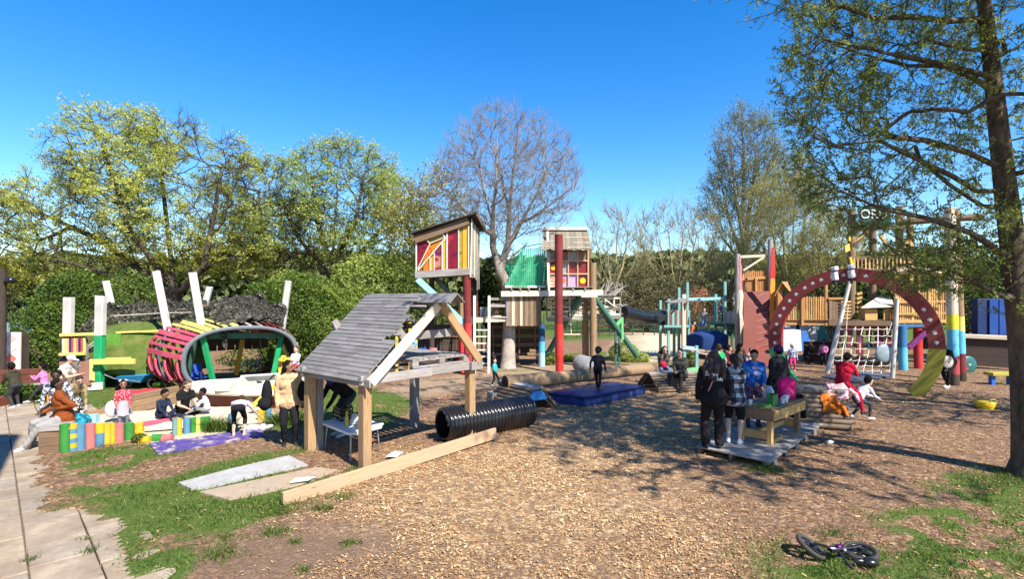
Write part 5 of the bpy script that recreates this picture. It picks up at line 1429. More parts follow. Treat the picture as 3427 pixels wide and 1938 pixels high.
# painted lookout poles
pl = thing('painted_pole', at(3188, 1260, 17.3), 'tall round pole banded yellow, light blue and red', 'pole')
Yq = 17.2
def col_pole(px0, px1, segs, d, r, par):
    for (y0, y1, m) in segs:
        f0 = (y0 - 690) / (1265 - 690); f1 = (y1 - 690) / (1265 - 690)
        tube('band', [at(px0 + (px1 - px0) * f0, y0, Yq + d), at(px0 + (px1 - px0) * f1, y1, Yq + d)], r, m, par, 16)
col_pole(3178, 3192, [(695, 1052, W_PALE), (1052, 1102, paint('lemon_paint', (.80, .72, .04), .2)), (1102, 1192, P_LBLUE), (1192, 1252, P_ROSE if False else paint('faded_red_paint', (.42, .06, .07), .3)), (1252, 1290, W_DARK)], 0, .155, pl)
pl2 = thing('painted_pole', at(3220, 1270, 17.9), 'leaning round pole banded light blue and dark red beside the yellow banded pole', 'pole')
col_pole(3196, 3218, [(700, 1060, W_LOG), (1060, 1108, P_LYEL), (1108, 1183, P_LBLUE), (1183, 1248, P_DRED), (1248, 1280, W_DARK)], .9, .14, pl2)
tag(tube('cross_pole', [at(3000, 745, 18.5), at(3290, 725, 17.6)], .11, W_BROWN, None, 10), 'horizontal timber pole high between the masts', 'pole')
# sign high on the mast
sg = thing('mast_sign', at(2925, 745, 21), 'dark green sign board with white hand lettering', 'sign')
mb = MB(); mb.poly([at(2870, 690, 21.9), at(2975, 685, 21.9), at(2985, 750, 21.9), at(2880, 760, 21.9)], (0, .04, 0)); mb.build('board', paint('forest_paint', (.012, .07, .05), .1), sg)
mb = MB(); mb.poly([at(2920, 752, 21.5), at(2985, 742, 21.5), at(2980, 758, 21.9), at(2925, 765, 21.9)], (0, .1, .02)); mb.build('ledge', P_DGRN, sg)
def text_mesh(name, s, M, size, mat, parent):
    cu = bpy.data.curves.new('lettering', 'FONT'); cu.body = s; cu.size = size; cu.extrude = .002; cu.align_x = 'CENTER'
    tmp = bpy.data.objects.new('tmp_text', cu); COL.objects.link(tmp)
    bpy.context.view_layer.update(); dg = bpy.context.evaluated_depsgraph_get()
    me = bpy.data.meshes.new_from_object(tmp.evaluated_get(dg)); bpy.data.objects.remove(tmp); bpy.data.curves.remove(cu)
    me.materials.clear(); me.materials.append(mat); return link(name, me, parent, M)
M_LETTER = plain('letter_white', (.80, .80, .78), .6, nz=.05)
Mt = Matrix.Translation(at(2925, 730, 21.86)) @ Matrix.Rotation(R(90), 4, 'X'); text_mesh('lettering', 'ORD', Mt, .52, M_LETTER, sg)
# yellow banner strips on mast
bn = thing('yellow_banner', at(2840, 830, 20.8), 'torn yellow banner strips on the ship mast', 'banner')
for i, P in enumerate(([(2828, 822), (2843, 815), (2846, 838), (2830, 845)], [(2842, 790), (2848, 795), (2846, 808), (2841, 805)], [(2843, 862), (2850, 860), (2858, 890), (2851, 893)])):
    mb = MB(); mb.poly([at(x, y, 22.05) for x, y in P], (0, .03, 0)); mb.build('strip', paint('banner_yellow', (.85, .58, .02), .1), bn)
# ------------------------------------------------------------------ big ring arch
ra = thing('ring_arch', Vector((10.45, 16.5, 0)), 'large dark red ring arch with white hand prints and green and yellow feet', 'arch')
ca = Vector((10.47, 16.5, 1.42)); ea = Vector((.76, -.65, 0)).normalized(); na = Vector((-ea.y, ea.x, 0)) * -1   # na points to the camera side
if na.y > 0: na = -na
Ro, Ri = 2.32, 1.93
def ringseg(a0, a1, mat, name, n=20, flare=None):
    V, Fc = [], []
    for i in range(n + 1):
        a = R(a0 + (a1 - a0) * i / n); ri, ro = Ri, Ro
        if flare: ro = Ro + flare * (i / n) ** 2; ri = Ri - flare * .5 * (i / n)
        d = ea * math.cos(a) + Vector((0, 0, 1)) * math.sin(a)
        for r_, off in ((ri, .11), (ro, .11), (ro, -.11), (ri, -.11)): V.append(ca + d * r_ + na * off)
    for i in range(n):
        for k in range(4): Fc.append((i * 4 + k, i * 4 + (k + 1) % 4, (i + 1) * 4 + (k + 1) % 4, (i + 1) * 4 + k))
    Fc += [(3, 2, 1, 0), tuple(n * 4 + k for k in range(4))]
    mb = MB(); mb.add(V, Fc); return mb.build(name, mat, ra)
ringseg(-1, 187, P_DRED if False else paint('oxblood_paint', (.25, .045, .038), .2, (.30, .09, .075)), 'ring_band', 60)
ringseg(-1.1, -42, paint('olive_yellow_paint', (.40, .34, .05), .2, (.2, .16, .06)), 'yellow_foot', 16)
ringseg(187.1, 222, P_GRN, 'green_foot', 16)
ringseg_in = []
# lighter inner rim on the left
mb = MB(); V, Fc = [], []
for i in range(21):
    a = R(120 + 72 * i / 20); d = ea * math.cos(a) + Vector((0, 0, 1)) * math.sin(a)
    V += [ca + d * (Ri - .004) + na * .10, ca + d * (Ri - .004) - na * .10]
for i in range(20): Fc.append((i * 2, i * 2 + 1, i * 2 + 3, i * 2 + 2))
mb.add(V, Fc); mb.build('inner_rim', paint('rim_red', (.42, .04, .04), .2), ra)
def hand_print(c, u, v, s):
    mb = MB()
    mb.poly([c + u * (x * s) + v * (y * s) for x, y in ((-.30, -.45), (.25, -.45), (.38, -.2), (.36, .12), (-.34, .12), (-.4, -.2))], na * .002)
    for x, y, dx, dy, w in ((-.30, .12, -.12, .38, .07), (-.10, .16, -.03, .50, .07), (.10, .16, .04, .48, .07), (.30, .10, .14, .36, .06), (-.42, -.25, -.30, .16, .08)):
        a = c + u * (x * s) + v * (y * s); b_ = c + u * ((x + dx) * s) + v * ((y + dy) * s); p = (b_ - a).normalized().cross(na).normalized() * w * s
        mb.poly([a - p, a + p, b_ + p * .8, b_ - p * .8], na * .002)
    mb.build('hand_print', M_LETTER, ra)
rr = random.Random(2)
for a in list(range(3, 34, 9)) + list(range(78, 190, 8)):
    a_ = R(a + rr.uniform(-1, 1)); d = ea * math.cos(a_) + Vector((0, 0, 1)) * math.sin(a_); tq = ea * -math.sin(a_) + Vector((0, 0, 1)) * math.cos(a_)
    rot = rr.uniform(.3, 1.2); u = d * math.cos(rot) + tq * math.sin(rot); v_ = -d * math.sin(rot) + tq * math.cos(rot)
    hand_print(ca + d * (Ri + Ro) / 2 + na * .112, u, v_, .10)
for i, (x, y) in enumerate(((2796, 905), (2851, 898))):
    c = at(x, y, 16.45); lt = thing('hanging_lantern', c, ['left black and white canister strapped to the top of the arch', 'right black and white canister strapped to the top of the arch'][i], 'canister', 'canisters on the arch')
    for z0, z1, r_, m in ((.10, .0, .10, M_WHITEPL), (.0, -.06, .085, M_BLACKPL), (-.06, -.30, .095, M_WHITEPL), (-.30, -.48, .04, M_BLACKPL)):
        mb = MB(); mb.tube([c + na * .2 + Vector((0, 0, z0)), c + na * .2 + Vector((.03, 0, z1))], r_, 12); mb.build('segment', m, lt)
# rope net swing frame
nf = thing('net_frame', at(2880, 1260, 18), 'white pole frame carrying a knotted rope net', 'net frame')
for P in ([(2768, 1250), (2803, 1110), (2845, 940)], [(2986, 1266), (2996, 1110), (3003, 1000)]):
    tube('white_pole', [at(x, y, 17.9) for x, y in P], [.075, .07, .06], P_WHITE, nf, 10)
topr = lambda f: at(2806 + f * 190, 1094, 19.6); botr = lambda f: at(2782 + f * 190, 1252 - f * 0, 18.0)
for k in range(8):
    f = k / 7; pts = [topr(f).lerp(botr(f), s / 6) + Vector((.04 * math.sin(s * 1.3 + k), 0, -.12 * math.sin(s / 6 * math.pi))) for s in range(7)]
    tube('rope', pts, .017, M_ROPE, nf, 5)
for j in range(8):
    s = (j + .3) / 8; pts = []
    for k in range(15):
        f = k / 14; pts.append(topr(f).lerp(botr(f), s) + Vector((0, 0, -.12 * math.sin(s * math.pi) - .035 * abs(math.sin(f * math.pi * 7)))))
    tube('rope', pts, .015, M_ROPE, nf, 5)
tube('rope', [at(2838, 1020, 18.2), at(2832, 1100, 18.1), at(2825, 1240, 18)], .016, M_ROPE, nf, 5); tube('rope', [at(2985, 1080, 18.2), at(2960, 1150, 18.1)], .016, M_ROPE, nf, 5)
# disc swing and colour discs
q = at(2958, 1183, 18.5); ds = thing('bubble_disc', q, 'grey translucent disc toy hanging by the rope net', 'disc')
mb = MB(); mb.ell(q, .30, .09, .33, None, 18, 10); mb.build('disc', plain('grey_disc', (.28, .36, .38), .25), ds, True)
q = at(3240, 1222, 20.2); gw = thing('wheel_toy', q, 'dark green round wheel toy leaning by the poles', 'wheel'); mb = MB(); mb.ell(q, .33, .07, .34, None, 18, 10); mb.build('disc', plain('green_disc', (.03, .14, .12), .4), gw, True)
mb = MB(); mb.ell(q + Vector((0, -.06, 0)), .06, .03, .06); mb.build('hub', plain('grey_hub', (.3, .32, .33), .5), gw, True)
tag(tube('red_bar', [at(3218, 1240, 19.9), at(3240, 1234, 19.9)], .025, P_RED, None, 8), 'small red bar lying against the green wheel', 'bar')
mb = MB(); mb.poly([gd(x, y, .03) for x, y in ((2750, 1262), (2900, 1246), (2990, 1258), (2860, 1282))], (0, 0, .03)); tag(mb.build('ground_mat', plain('slate_mat', (.10, .12, .16), .7)), 'flat slate blue mat beneath the rope net', 'mat')
# blue shed far right
bs = thing('blue_shed', at(3320, 1120, 22), 'bright blue double doored shed behind the tree', 'shed')
bar('wall', at(3262, 1060, 22), at(3380, 1060, 22), .3, 1.5, P_BLUE if False else paint('dark_blue_paint', (.012, .03, .11), .2), bs)
for k, x in enumerate((3325, 3358)): bar('door', at(x, 1120, 21.8), at(x, 1003, 21.8), .36, .05, paint('cobalt_paint', (.01, .06, .27), .2), bs, up=(0, 1, 0))
lg_ = thing('retaining_ledge', at(3300, 1230, 21), 'pale timber ledge on a dark boarded bank before the blue shed', 'ledge'); bar('ledge_board', at(3205, 1124, 21.5), at(3440, 1134, 20.5), .3, .16, W_PALE, lg_)
for k in range(5): bar('bank_board', at(3205, 1134 + k * 19, 21.5), at(3440, 1146 + k * 20, 20.5), .06, .235, W_DARK, lg_)
# tarp tents far behind arch
tp1 = thing('tarpaulin_heap', at(2680, 1130, 28), 'white and blue tarpaulin bundle under the ship bridge', 'tarpaulin')
mb = MB(); mb.poly([at(2622, 1176, 28), at(2622, 1108, 28), at(2680, 1105, 28), at(2684, 1176, 28)], (0, .8, 0)); mb.build('white_sheet', plain('tarp_white', (.62, .64, .68), .6, nz=.1), tp1)
mb = MB(); mb.poly([at(2684, 1176, 28), at(2682, 1106, 28), at(2700, 1108, 28), at(2720, 1176, 28)], (0, .8, 0)); mb.build('blue_sheet', plain('tarp_blue', (.04, .16, .48), .6), tp1)
for k, (x, c) in enumerate(((2640, (.45, .46, .46)), (2700, (.5, .5, .5)), (2770, (.06, .22, .20)))):
    mb = MB(); mb.poly([at(x - 35, 1150, 33), at(x - 35, 1088, 33), at(x + 35, 1088, 33), at(x + 35, 1150, 33)], (0, .2, 0))
    tag(mb.build('corrugated_sheet', plain('fence_sheet%d' % k, c, .7)), ['left grey corrugated fence sheet under the ship bridge', 'pale corrugated fence sheet under the middle of the bridge', 'dark teal storage panel under the ship bridge'][k], 'fence sheet')
# earth bank with dark den behind arch
db = thing('den_wall', at(2730, 1235, 24), 'dark brown den wall in the shade behind the arch', 'den')
for k in range(7): bar('board', at(2690, 1150 + k * 13, 24), at(2790, 1150 + k * 13, 24), .05, .17, W_DARK, db)
# ------------------------------------------------------------------ sandpit: painted palisade logs
LOGC = {'g': P_GRN if False else paint('leaf_paint', (.035, .25, .035), .75, (.35, .34, .22)), 'y': paint('mustard_log_paint', (.70, .44, .03), .75, (.45, .36, .2)), 'b': paint('denim_paint', (.10, .26, .40), .8, (.45, .45, .38)), 'p': paint('rose_log_paint', (.56, .17, .16), .8, (.5, .4, .32)), 't': paint('slate_teal_paint', (.16, .30, .30), .4), 'l': P_LYEL}
pf = thing('painted_palisade', gd(340, 1500), 'painted log palisade in bright colours edging the sandpit', 'palisade')
def plog(x, ytop, ybot, w, cols, back=0.0):
    b0 = gd(x, ybot); b0.y += back; Y = b0.y; zt = max(.12, CH - (ytop - HZ) / F * Y); segs = cols.split('|'); z = -.1
    n = len(segs); lean = random.uniform(-.015, .015)
    for i, c in enumerate(segs):
        z1 = -.1 + (zt + .1) * (i + 1) / n
        tube('log', [Vector((b0.x + lean * z, Y, z)), Vector((b0.x + lean * z1, Y, z1 - .001))], w / 2, LOGC[c], pf, 12)
        z = z1
seq = [('g', 217), ('y|b|y|b|y|b|y', 242), ('b', 268), ('p', 301), ('b|b|y', 334), ('y', 356), ('y|y', 374), ('p', 398), ('g', 432), ('y', 465)]
for i, (c, x) in enumerate(seq):
    f = (x - 217) / (465 - 217); plog(x, 1420 - 4 * f, 1516 - 52 * f, .165 if c != 'y|y' else .125, c, .0)
for (c, x, yt, yb) in (('t', 585, 1402, 1458), ('y', 600, 1401, 1456), ('b', 625, 1400, 1450), ('g', 648, 1399, 1446), ('l', 662, 1399, 1444), ('g', 676, 1397, 1442), ('g', 692, 1396, 1440), ('b', 775, 1385, 1432), ('y', 870, 1372, 1412), ('y', 880, 1371, 1410), ('b', 898, 1368, 1402)):
    plog(x, yt, yb, .10 if c in 'ty' else .13, c)
for (x, y, c) in ((485, 1472, 'y'), (526, 1466, 'g'), (560, 1466, 'p')):
    b0 = gd(x, y + 8); tube('log_stub', [b0 + Vector((-.09, 0, .03)), b0 + Vector((.09, .02, .03))], .085, LOGC[c], pf, 10)
sbx = thing('timber_seat_box', gd(180, 1530), 'brown timber box end of the palisade used as a seat', 'box')
c0 = gd(180, 1522); 
for k in range(3): bar('side_board', c0 + Vector((-.25, -.02, .08 + k * .135)), c0 + Vector((.16, .16, .08 + k * .135)), .05, .13, W_BROWN, sbx)
for k in range(3): bar('side_board', c0 + Vector((-.25, .02, .08 + k * .135)), c0 + Vector((-.62, .55, .08 + k * .135)), .05, .13, W_BROWN, sbx)
for k in range(4): bar('top_board', c0 + Vector((-.26 - k * .10, .02 + k * .14, .435)), c0 + Vector((.17 - k * .10, .18 + k * .14, .435)), .16, .04, W_GREY, sbx)
tag(bar('red_kerb', gd(478, 1440) + Vector((0, 0, .12)), gd(582, 1425) + Vector((0, 0, .12)), .12, .10, P_PINK), 'red painted kerb board at the sandpit opening', 'kerb board')
tag(bar('pale_kerb', gd(500, 1422) + Vector((0, 0, .1)), gd(582, 1412) + Vector((0, 0, .1)), .10, .06, P_CREAM), 'pale cream kerb board behind the red kerb', 'kerb board')
# sandpit back kerb of sleepers
bk = thing('sleeper_kerb', gd(500, 1370), 'brown sleeper kerb along the back of the sandpit', 'kerb')
for k in range(3):
    bar('sleeper', gd(442, 1386) + Vector((0, 0, .09 + k * .15)), gd(592, 1350) + Vector((0, 0, .09 + k * .15)), .14, .145, W_LOG, bk)
tag(bar('low_sleeper', gd(285, 1402) + Vector((0, 0, .08)), gd(355, 1388) + Vector((0, 0, .08)), .12, .14, W_LOG), 'short sleeper at the left end of the sandpit', 'sleeper')
mb = MB(); V = []; NX, NY = 30, 12
for j in range(NY + 1):
    for i in range(NX + 1):
        u, v_ = i / NX, j / NY; a = gd(300, 1462).lerp(gd(880, 1420), u); b_ = gd(330, 1388).lerp(gd(880, 1362), u); p = a.lerp(b_, v_)
        p.z = .05 + .11 * float(fbm(np.array([p.x]), np.array([p.y]), 1.6, 41)[0]); p.z *= min(1, 4 * min(u, 1 - u, v_, 1 - v_) + .3); V.append(p)
mb.add(V, [(j * (NX + 1) + i, j * (NX + 1) + i + 1, (j + 1) * (NX + 1) + i + 1, (j + 1) * (NX + 1) + i) for j in range(NY) for i in range(NX)])
t = NT('pit_sand'); v = t.coord(); t.pbr(t.ramp(t.noise(v, 18, 6, .7), [(.3, (.52, .42, .28)), (.7, (.72, .62, .45))]), .95, t.bump(t.noise(v, 40, 4, .7), .6, .02), spec=.1)
sn = mb.build('sand', t.m, None, True); tag(sn, 'pale dug sand filling the sandpit', 'sand', kind='stuff')
# purple mat strewn with sand
t = NT('purple_mat'); v = t.coord(); t.pbr(t.mix(t.ramp(t.noise(v, 3.5, 7, .75, None, .6), [(.50, 0.0), (.62, .9)]), t.ramp(t.noise(v, 8, 4, .6), [(.3, (.06, .04, .17)), (.7, (.12, .08, .28))]), (.56, .46, .36)), .8, spec=.2)
mb = MB(); mb.poly([gd(x, y, 0) for x, y in ((498, 1487), (528, 1524), (700, 1496), (884, 1462), (872, 1436), (690, 1462))], (0, 0, .025)); tag(mb.build('play_mat', t.m), 'purple mat strewn with sand before the palisade', 'mat')
mb = MB(); q = gd(868, 1440); 
for k in range(7): mb.ell(q + Vector((random.uniform(-.22, .22), random.uniform(-.05, .15), .05)), random.uniform(.06, .12), random.uniform(.05, .09), random.uniform(.04, .07), Matrix.Rotation(random.uniform(-.6, .6), 3, 'Y'), 9, 6)
tag(mb.build('white_cloth', cloth('white_cloth', (.75, .76, .80)), None, True), 'crumpled white cloth on the end of the purple mat', 'cloth')
# ------------------------------------------------------------------ boat
Yb = 13.3
bo = thing('play_boat', at(760, 1372, Yb), 'cream plastic motor boat with maroon hull beside the sandpit', 'boat')
def qb(x, y, d=0): return at(x, y, Yb + d)
HULL = plain('hull_maroon', (.12, .028, .022), .6); DECK = plain('boat_cream', (.78, .74, .62), .45, nz=.08)
def loft(rings, mat, name, parent, smooth=False, closed=True):
    V, Fc = [], []; n = len(rings[0])
    for r_ in rings: V += [Vector(p) for p in r_]
    for i in range(len(rings) - 1):
        for k in range(n if closed else n - 1): Fc.append((i * n + k, i * n + (k + 1) % n, (i + 1) * n + (k + 1) % n, (i + 1) * n + k))
    Fc.append(tuple(range(n))); Fc.append(tuple(range((len(rings) - 1) * n, len(rings) * n)))
    mb = MB(); mb.add(V, Fc); return mb.build(name, mat, parent, smooth)
def outline(z, s, x0, x1, w):   # boat plan: pointed bow at the left
    cy = Yb + .75; pts = []
    for f in (0, .12, .3, .6, .85, 1): pts.append((x0 + (x1 - x0) * f, cy - w * (0.05, .45, .8, 1, 1, .92)[(0, .12, .3, .6, .85, 1).index(f)], z))
    for f in (1, .85, .6, .3, .12): pts.append((x0 + (x1 - x0) * f, cy + w * (0.05, .45, .8, 1, 1, .92)[(0, .12, .3, .6, .85, 1).index(f)], z))
    return pts
xL, xR = qb(572, 0).x, qb(985, 0).x
zd = qb(0, 1325).z; zk = qb(0, 1292).z
loft([outline(-.05, .8, xL + .35, xR, .50), outline(zd - .02, 1, xL + .15, xR, .66)], HULL, 'hull', bo)
loft([outline(zd - .02, 1, xL, xR + .03, .74), outline(zd + .03, 1, xL - .03, xR + .05, .78), outline(zk - .02, 1, xL + .05, xR + .03, .74), outline(zk, 1, xL + .10, xR + .02, .70)], DECK, 'deck', bo)
for (x0, x1, y0, y1, d) in ((730, 760, 1275, 1292, .0),): pass
cab = [(765, 1292), (805, 1262), (812, 1258), (930, 1252), (960, 1252), (960, 1292)]
mb = MB(); mb.poly([qb(x, y, .18) for x, y in cab], (0, .06, 0)); o = mb.build('cabin_side', DECK, bo)
mb = MB(); mb.poly([qb(x, y, 1.25) + Vector((.1, 0, 0)) for x, y in cab], (0, .06, 0)); mb.build('cabin_side', DECK, bo)
mb = MB(); mb.poly([qb(805, 1262, .2), qb(960, 1252, .2), qb(955, 1254, 1.25), qb(812, 1262, 1.25)], (0, 0, .04)); mb.build('cabin_roof', DECK, bo)
WIN = plain('boat_window', (.05, .06, .06), .15)
mb = MB(); mb.poly([qb(x, y, .172) for x, y in ((816, 1262), (920, 1256), (920, 1271), (830, 1276))], (0, .005, 0)); mb.build('window', plain('smoked_window', (.16, .17, .16), .2), bo)
for P in ([(763, 1300), (790, 1277), (792, 1305)], [(800, 1280), (846, 1278), (846, 1304), (796, 1306)]):
    mb = MB(); mb.poly([qb(x, y, .05) for x, y in P], (0, .02, 0)); mb.build('locker_panel', plain('locker_dull_cream', (.52, .50, .42), .6), bo)  # panels in a darker cream than the deck
mb = MB(); mb.poly([qb(x, y, .045) for x, y in ((857, 1276), (874, 1276), (877, 1283), (860, 1284))], (0, .02, 0)); mb.build('porthole', WIN, bo)
mb = MB(); mb.poly([qb(720, 1291, .15), qb(765, 1275, .3), qb(850, 1272, .3), qb(905, 1272, .2), qb(905, 1308, .02), qb(720, 1308, .02)], (0, .9, 0)); mb.build('cockpit_coaming', DECK, bo)
loft([[qb(720, 1306, .2), qb(760, 1306, .1), qb(760, 1306, 1.2), qb(720, 1306, 1.0)], [qb(740, 1290, .3), qb(772, 1272, .25), qb(772, 1272, 1.1), qb(740, 1290, 1.0)]], DECK, 'windscreen_base', bo)
bar('support_block', qb(835, 1372, .2) - Vector((0, 0, .05)), qb(838, 1327, .2), .22, .18, W_GREY, bo); bar('support_block', qb(632, 1372, .3), qb(632, 1328, .3), .2, .2, W_GREY, bo)
ys = thing('yellow_slide', at(890, 1340, 12.9), 'little yellow plank slide against the boat', 'slide')
bar('chute', at(838, 1368, 12.7), at(925, 1290, 13.0), .16, .05, P_YEL, ys)
bar('side_rail', at(842, 1362, 12.6), at(928, 1284, 12.9), .03, .10, P_YEL, ys)

# ------------------------------------------------------------------ whale shaped slatted tunnel
tn = thing('slatted_tunnel', Vector((-8.3, 16.3, 0)), 'oval slatted play tunnel with grey rim, pink slats and green legs', 'play tunnel')
L0 = Vector((-9.33, 15.0, 0)); Rt = Vector((-6.93, 17.3, 0)); wdir = (Rt - L0).normalized(); W0 = (Rt - L0).length; adir = Vector((-wdir.y, wdir.x, 0))
if adir.y < 0: adir = -adir
def oval(th, s):
    """th 0 = left at mid height, 90 = top, 180 = right; s along the body"""
    k = math.sin(min(1, s / 2.6) * math.pi / 2)
    w = W0 / 2 + .42 * k; h = 1.0 + .14 * k
    c = (L0 + Rt) / 2 + adir * s + Vector((0, 0, .98 + .06 * k))
    a = R(th); cx_, sz = -math.cos(a), math.sin(a); e = .82
    return c + wdir * (w * math.copysign(abs(cx_) ** e, cx_)) + Vector((0, 0, h * math.copysign(abs(sz) ** e, sz)))
def ovalring(s, t0, t1, wd, dp, mat, name, n=48, inset=0):
    V, Fc = [], []; cen = oval(90, s).lerp(oval(270, s), .5)
    for i in range(n + 1):
        p = oval(t0 + (t1 - t0) * i / n, s); d = (cen - p).normalized()
        V += [p + d * inset, p + d * (inset + wd), p + d * (inset + wd) + adir * dp, p + d * inset + adir * dp]
    for i in range(n):
        for k in range(4): Fc.append((i * 4 + k, i * 4 + (k + 1) % 4, (i + 1) * 4 + (k + 1) % 4, (i + 1) * 4 + k))
    Fc += [(0, 1, 2, 3), tuple(n * 4 + k for k in range(4))]
    mb = MB(); mb.add(V, Fc); return mb.build(name, mat, tn, True)
ovalring(0, -48, 200, .12, .14, paint('rim_grey_paint', (.16, .18, .20), .15), 'rim')
for s, m in ((.9, P_DRED), (1.7, P_GREY), (2.5, P_DRED)): ovalring(s, -50, 230, .10, .07, m, 'rib', 40, .05)
thl = [6, 17, 27, 36, 45, 53, 61, 69, 77, 85, 94, 104]
for i, th_ in enumerate(thl):
    m = P_PINK if th_ < 50 else (P_LYEL if th_ < 90 else W_PALE)
    e = 2.35 + (.15 if i % 2 else 0)
    p0, p1 = oval(th_, .02), oval(th_, e)
    cen = oval(90, 1).lerp(oval(270, 1), .5); up = (p0.lerp(p1, .5) - cen); up -= up.project(p1 - p0)
    pm = oval(th_, 1.1)
    bar('slat', p0, pm, .085 if i % 3 else .15, .03, m, tn, up=up); bar('slat', pm, p1, .085 if i % 3 else .15, .03, m, tn, up=up)
for th_ in range(112, 200, 8):
    p0, p1 = oval(th_, .1), oval(th_, 2.4); up = (p0 - oval(90, .1).lerp(oval(270, .1), .5))
    bar('slat', p0, p1, .20, .03, P_LYEL if th_ > 160 else (P_DRED if th_ < 130 else W_BROWN), tn, up=up)
for th_ in range(214, 300, 7):
    p0, p1 = oval(th_, .1), oval(th_, 2.6); bar('floor_slat', p0, p1, .17, .03, W_DARK, tn)
for s in (.25, .95, 1.6, 2.2):      # curved lower ribs on the near flank
    mb = MB(); V, Fc = [], []
    for i in range(9):
        f = i / 8; p = oval(0 - f * 46, s); o_ = -wdir * .03; wv = adir * (.10 - .02 * f)
        V += [p + o_ - wv, p + o_ + wv, p + o_ + wv + wdir * .05, p + o_ - wv + wdir * .05]
    for i in range(8):
        for k in range(4): Fc.append((i * 4 + k, i * 4 + (k + 1) % 4, (i + 1) * 4 + (k + 1) % 4, (i + 1) * 4 + k))
    mb.add(V, Fc); mb.build('side_rib', P_PINK, tn)
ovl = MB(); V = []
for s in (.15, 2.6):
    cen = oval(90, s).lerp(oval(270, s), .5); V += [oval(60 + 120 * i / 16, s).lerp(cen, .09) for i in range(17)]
ovl.add(V, [(i, i + 1, i + 18, i + 17) for i in range(16)]); ovl.build('shade_sheet', plain('dark_shade_sheet', (.03, .028, .026), .9), tn)  # dark sheet added under the top slats to block light inside
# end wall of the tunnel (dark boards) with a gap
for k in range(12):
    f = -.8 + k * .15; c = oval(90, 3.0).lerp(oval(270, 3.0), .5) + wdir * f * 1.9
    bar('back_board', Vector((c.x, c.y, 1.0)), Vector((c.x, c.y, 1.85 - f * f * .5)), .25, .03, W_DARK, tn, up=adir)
bar('sill_beam', oval(-50, .0) + Vector((0, 0, .02)), oval(-50, 2.6) + Vector((0, 0, .02)), .15, .2, P_DRED, tn)
# green and yellow props at the mouth
for P, d0, d1, m, w in (([(678, 1126), (716, 1290)], 15.6, 15.9, P_GRN, .15), ([(944, 1118), (914, 1262)], 17.4, 17.2, P_GRN, .15), ([(812, 1136), (790, 1254)], 17.4, 17.8, paint('ochre_paint', (.45, .32, .05), .3), .13), ([(944, 1150), (960, 1190)], 17.6, 17.6, P_LYEL, .10), ([(655, 1130), (632, 1250)], 16.2, 16.4, P_DGRN, .12)):
    bar('prop', at(*P[0], d0), at(*P[1], d1), w, w * .7, m, tn, up=(0, 1, 0))
bar('lintel', at(700, 1125, 16.0), at(950, 1122, 17.3), .08, .18, P_DGRN, tn)
bar('sign_board', at(835, 1108, 16.9), at(905, 1105, 17.2), .03, .22, P_RED, tn)
for k, x in enumerate((832, 846, 858)): bar('white_stroke', at(x, 1101 + k, 16.85), at(x + 8, 1113 + k, 16.85), .03, .02, P_WHITE, tn)
# turf covered head and tower
hd = thing('turf_dome', at(450, 1200, 17.5), 'green turf covered dome joined to the slatted tunnel', 'dome')
V, Fc = [], []; c = at(478, 1200, 18.0); nn, mm = 28, 12
for j in range(mm + 1):
    th_ = math.pi / 2 * j / mm
    for i in range(nn):
        a = 2 * math.pi * i / nn; rx, ry, rz = 2.15, 1.6, 1.55
        V.append(Vector((c.x + rx * math.cos(a) * math.sin(th_) ** .8, c.y + ry * math.sin(a) * math.sin(th_) ** .8, .45 + rz * math.cos(th_) + .03 * math.sin(a * 6))))
for j in range(mm):
    for i in range(nn): Fc.append((j * nn + i, (j + 1) * nn + i, (j + 1) * nn + (i + 1) % nn, j * nn + (i + 1) % nn))
t = NT('dome_turf'); v = t.coord(); bxn = t.n('ShaderNodeTexBrick'); bxn.inputs['Scale'].default_value = 5; t.l(v, bxn.inputs['Vector'])
t.pbr(t.mix(t.ramp(t.noise(v, 3, 5, .7), [(.4, 0.0), (.65, .8)]), (.075, .12, .025), (.17, .18, .05)), .95, t.bump(t.noise(v, 50, 3, .7), .8, .02), spec=.05)
mb = MB(); mb.add(V, Fc); mb.build('turf', t.m, hd, True)
tw = thing('ship_tower', at(280, 1290, 16.2), 'ship bow tower with green post, striped panel and yellow rails', 'play tower')
def ql(x, y, d=0): return at(x, y, 16.3 + d)
def rough_post(x0, y0, x1, y1, w, d, m, nm='mast'):
    bar(nm, ql(x0, y0, d), ql(x1, y1, d), w, w * .8, m, tw, up=(0, 1, 0), ch=.03, jit=.015)
rough_post(228, 1118, 231, 995, .26, .2, P_WHITE); rough_post(335, 1122, 338, 990, .26, 0, P_WHITE)
bar('green_post', ql(330, 1300, .0), ql(334, 1122, .0), .24, .2, P_GRN, tw, up=(0, 1, 0))
for (x0, y0, x1, y1, d) in ((372, 1016, 354, 940, 2.5), (562, 1108, 522, 908, .6), (678, 1114, 644, 912, 0), (686, 1022, 702, 960, 2.5), (942, 1110, 966, 940, 2.2)): rough_post(x0, y0, x1, y1, .20, d, P_WHITE)
bar('yellow_rail', ql(202, 1122, -.05), ql(326, 1118, -.05), .08, .09, P_LYEL, tw); bar('yellow_rail', ql(200, 1187, -.05), ql(284, 1184, -.05), .08, .09, P_LYEL, tw)
for k, m in enumerate((P_CREAM, P_LYEL, paint('blush_paint', (.70, .42, .42), .4), paint('ink_paint', (.05, .03, .06), .2), P_PINK if False else paint('raspberry_paint', (.52, .07, .10), .3), P_LYEL, P_ROSE, paint('ink_paint', (.05, .03, .06), .2), paint('raspberry_paint', (.5, .07, .1), .3), P_LYEL)):
    x = 212 + k * 7.8; bar('panel_slat', ql(x, 1183, -.02), ql(x, 1132, -.02), .068, .03, m, tw, up=(0, 1, 0))
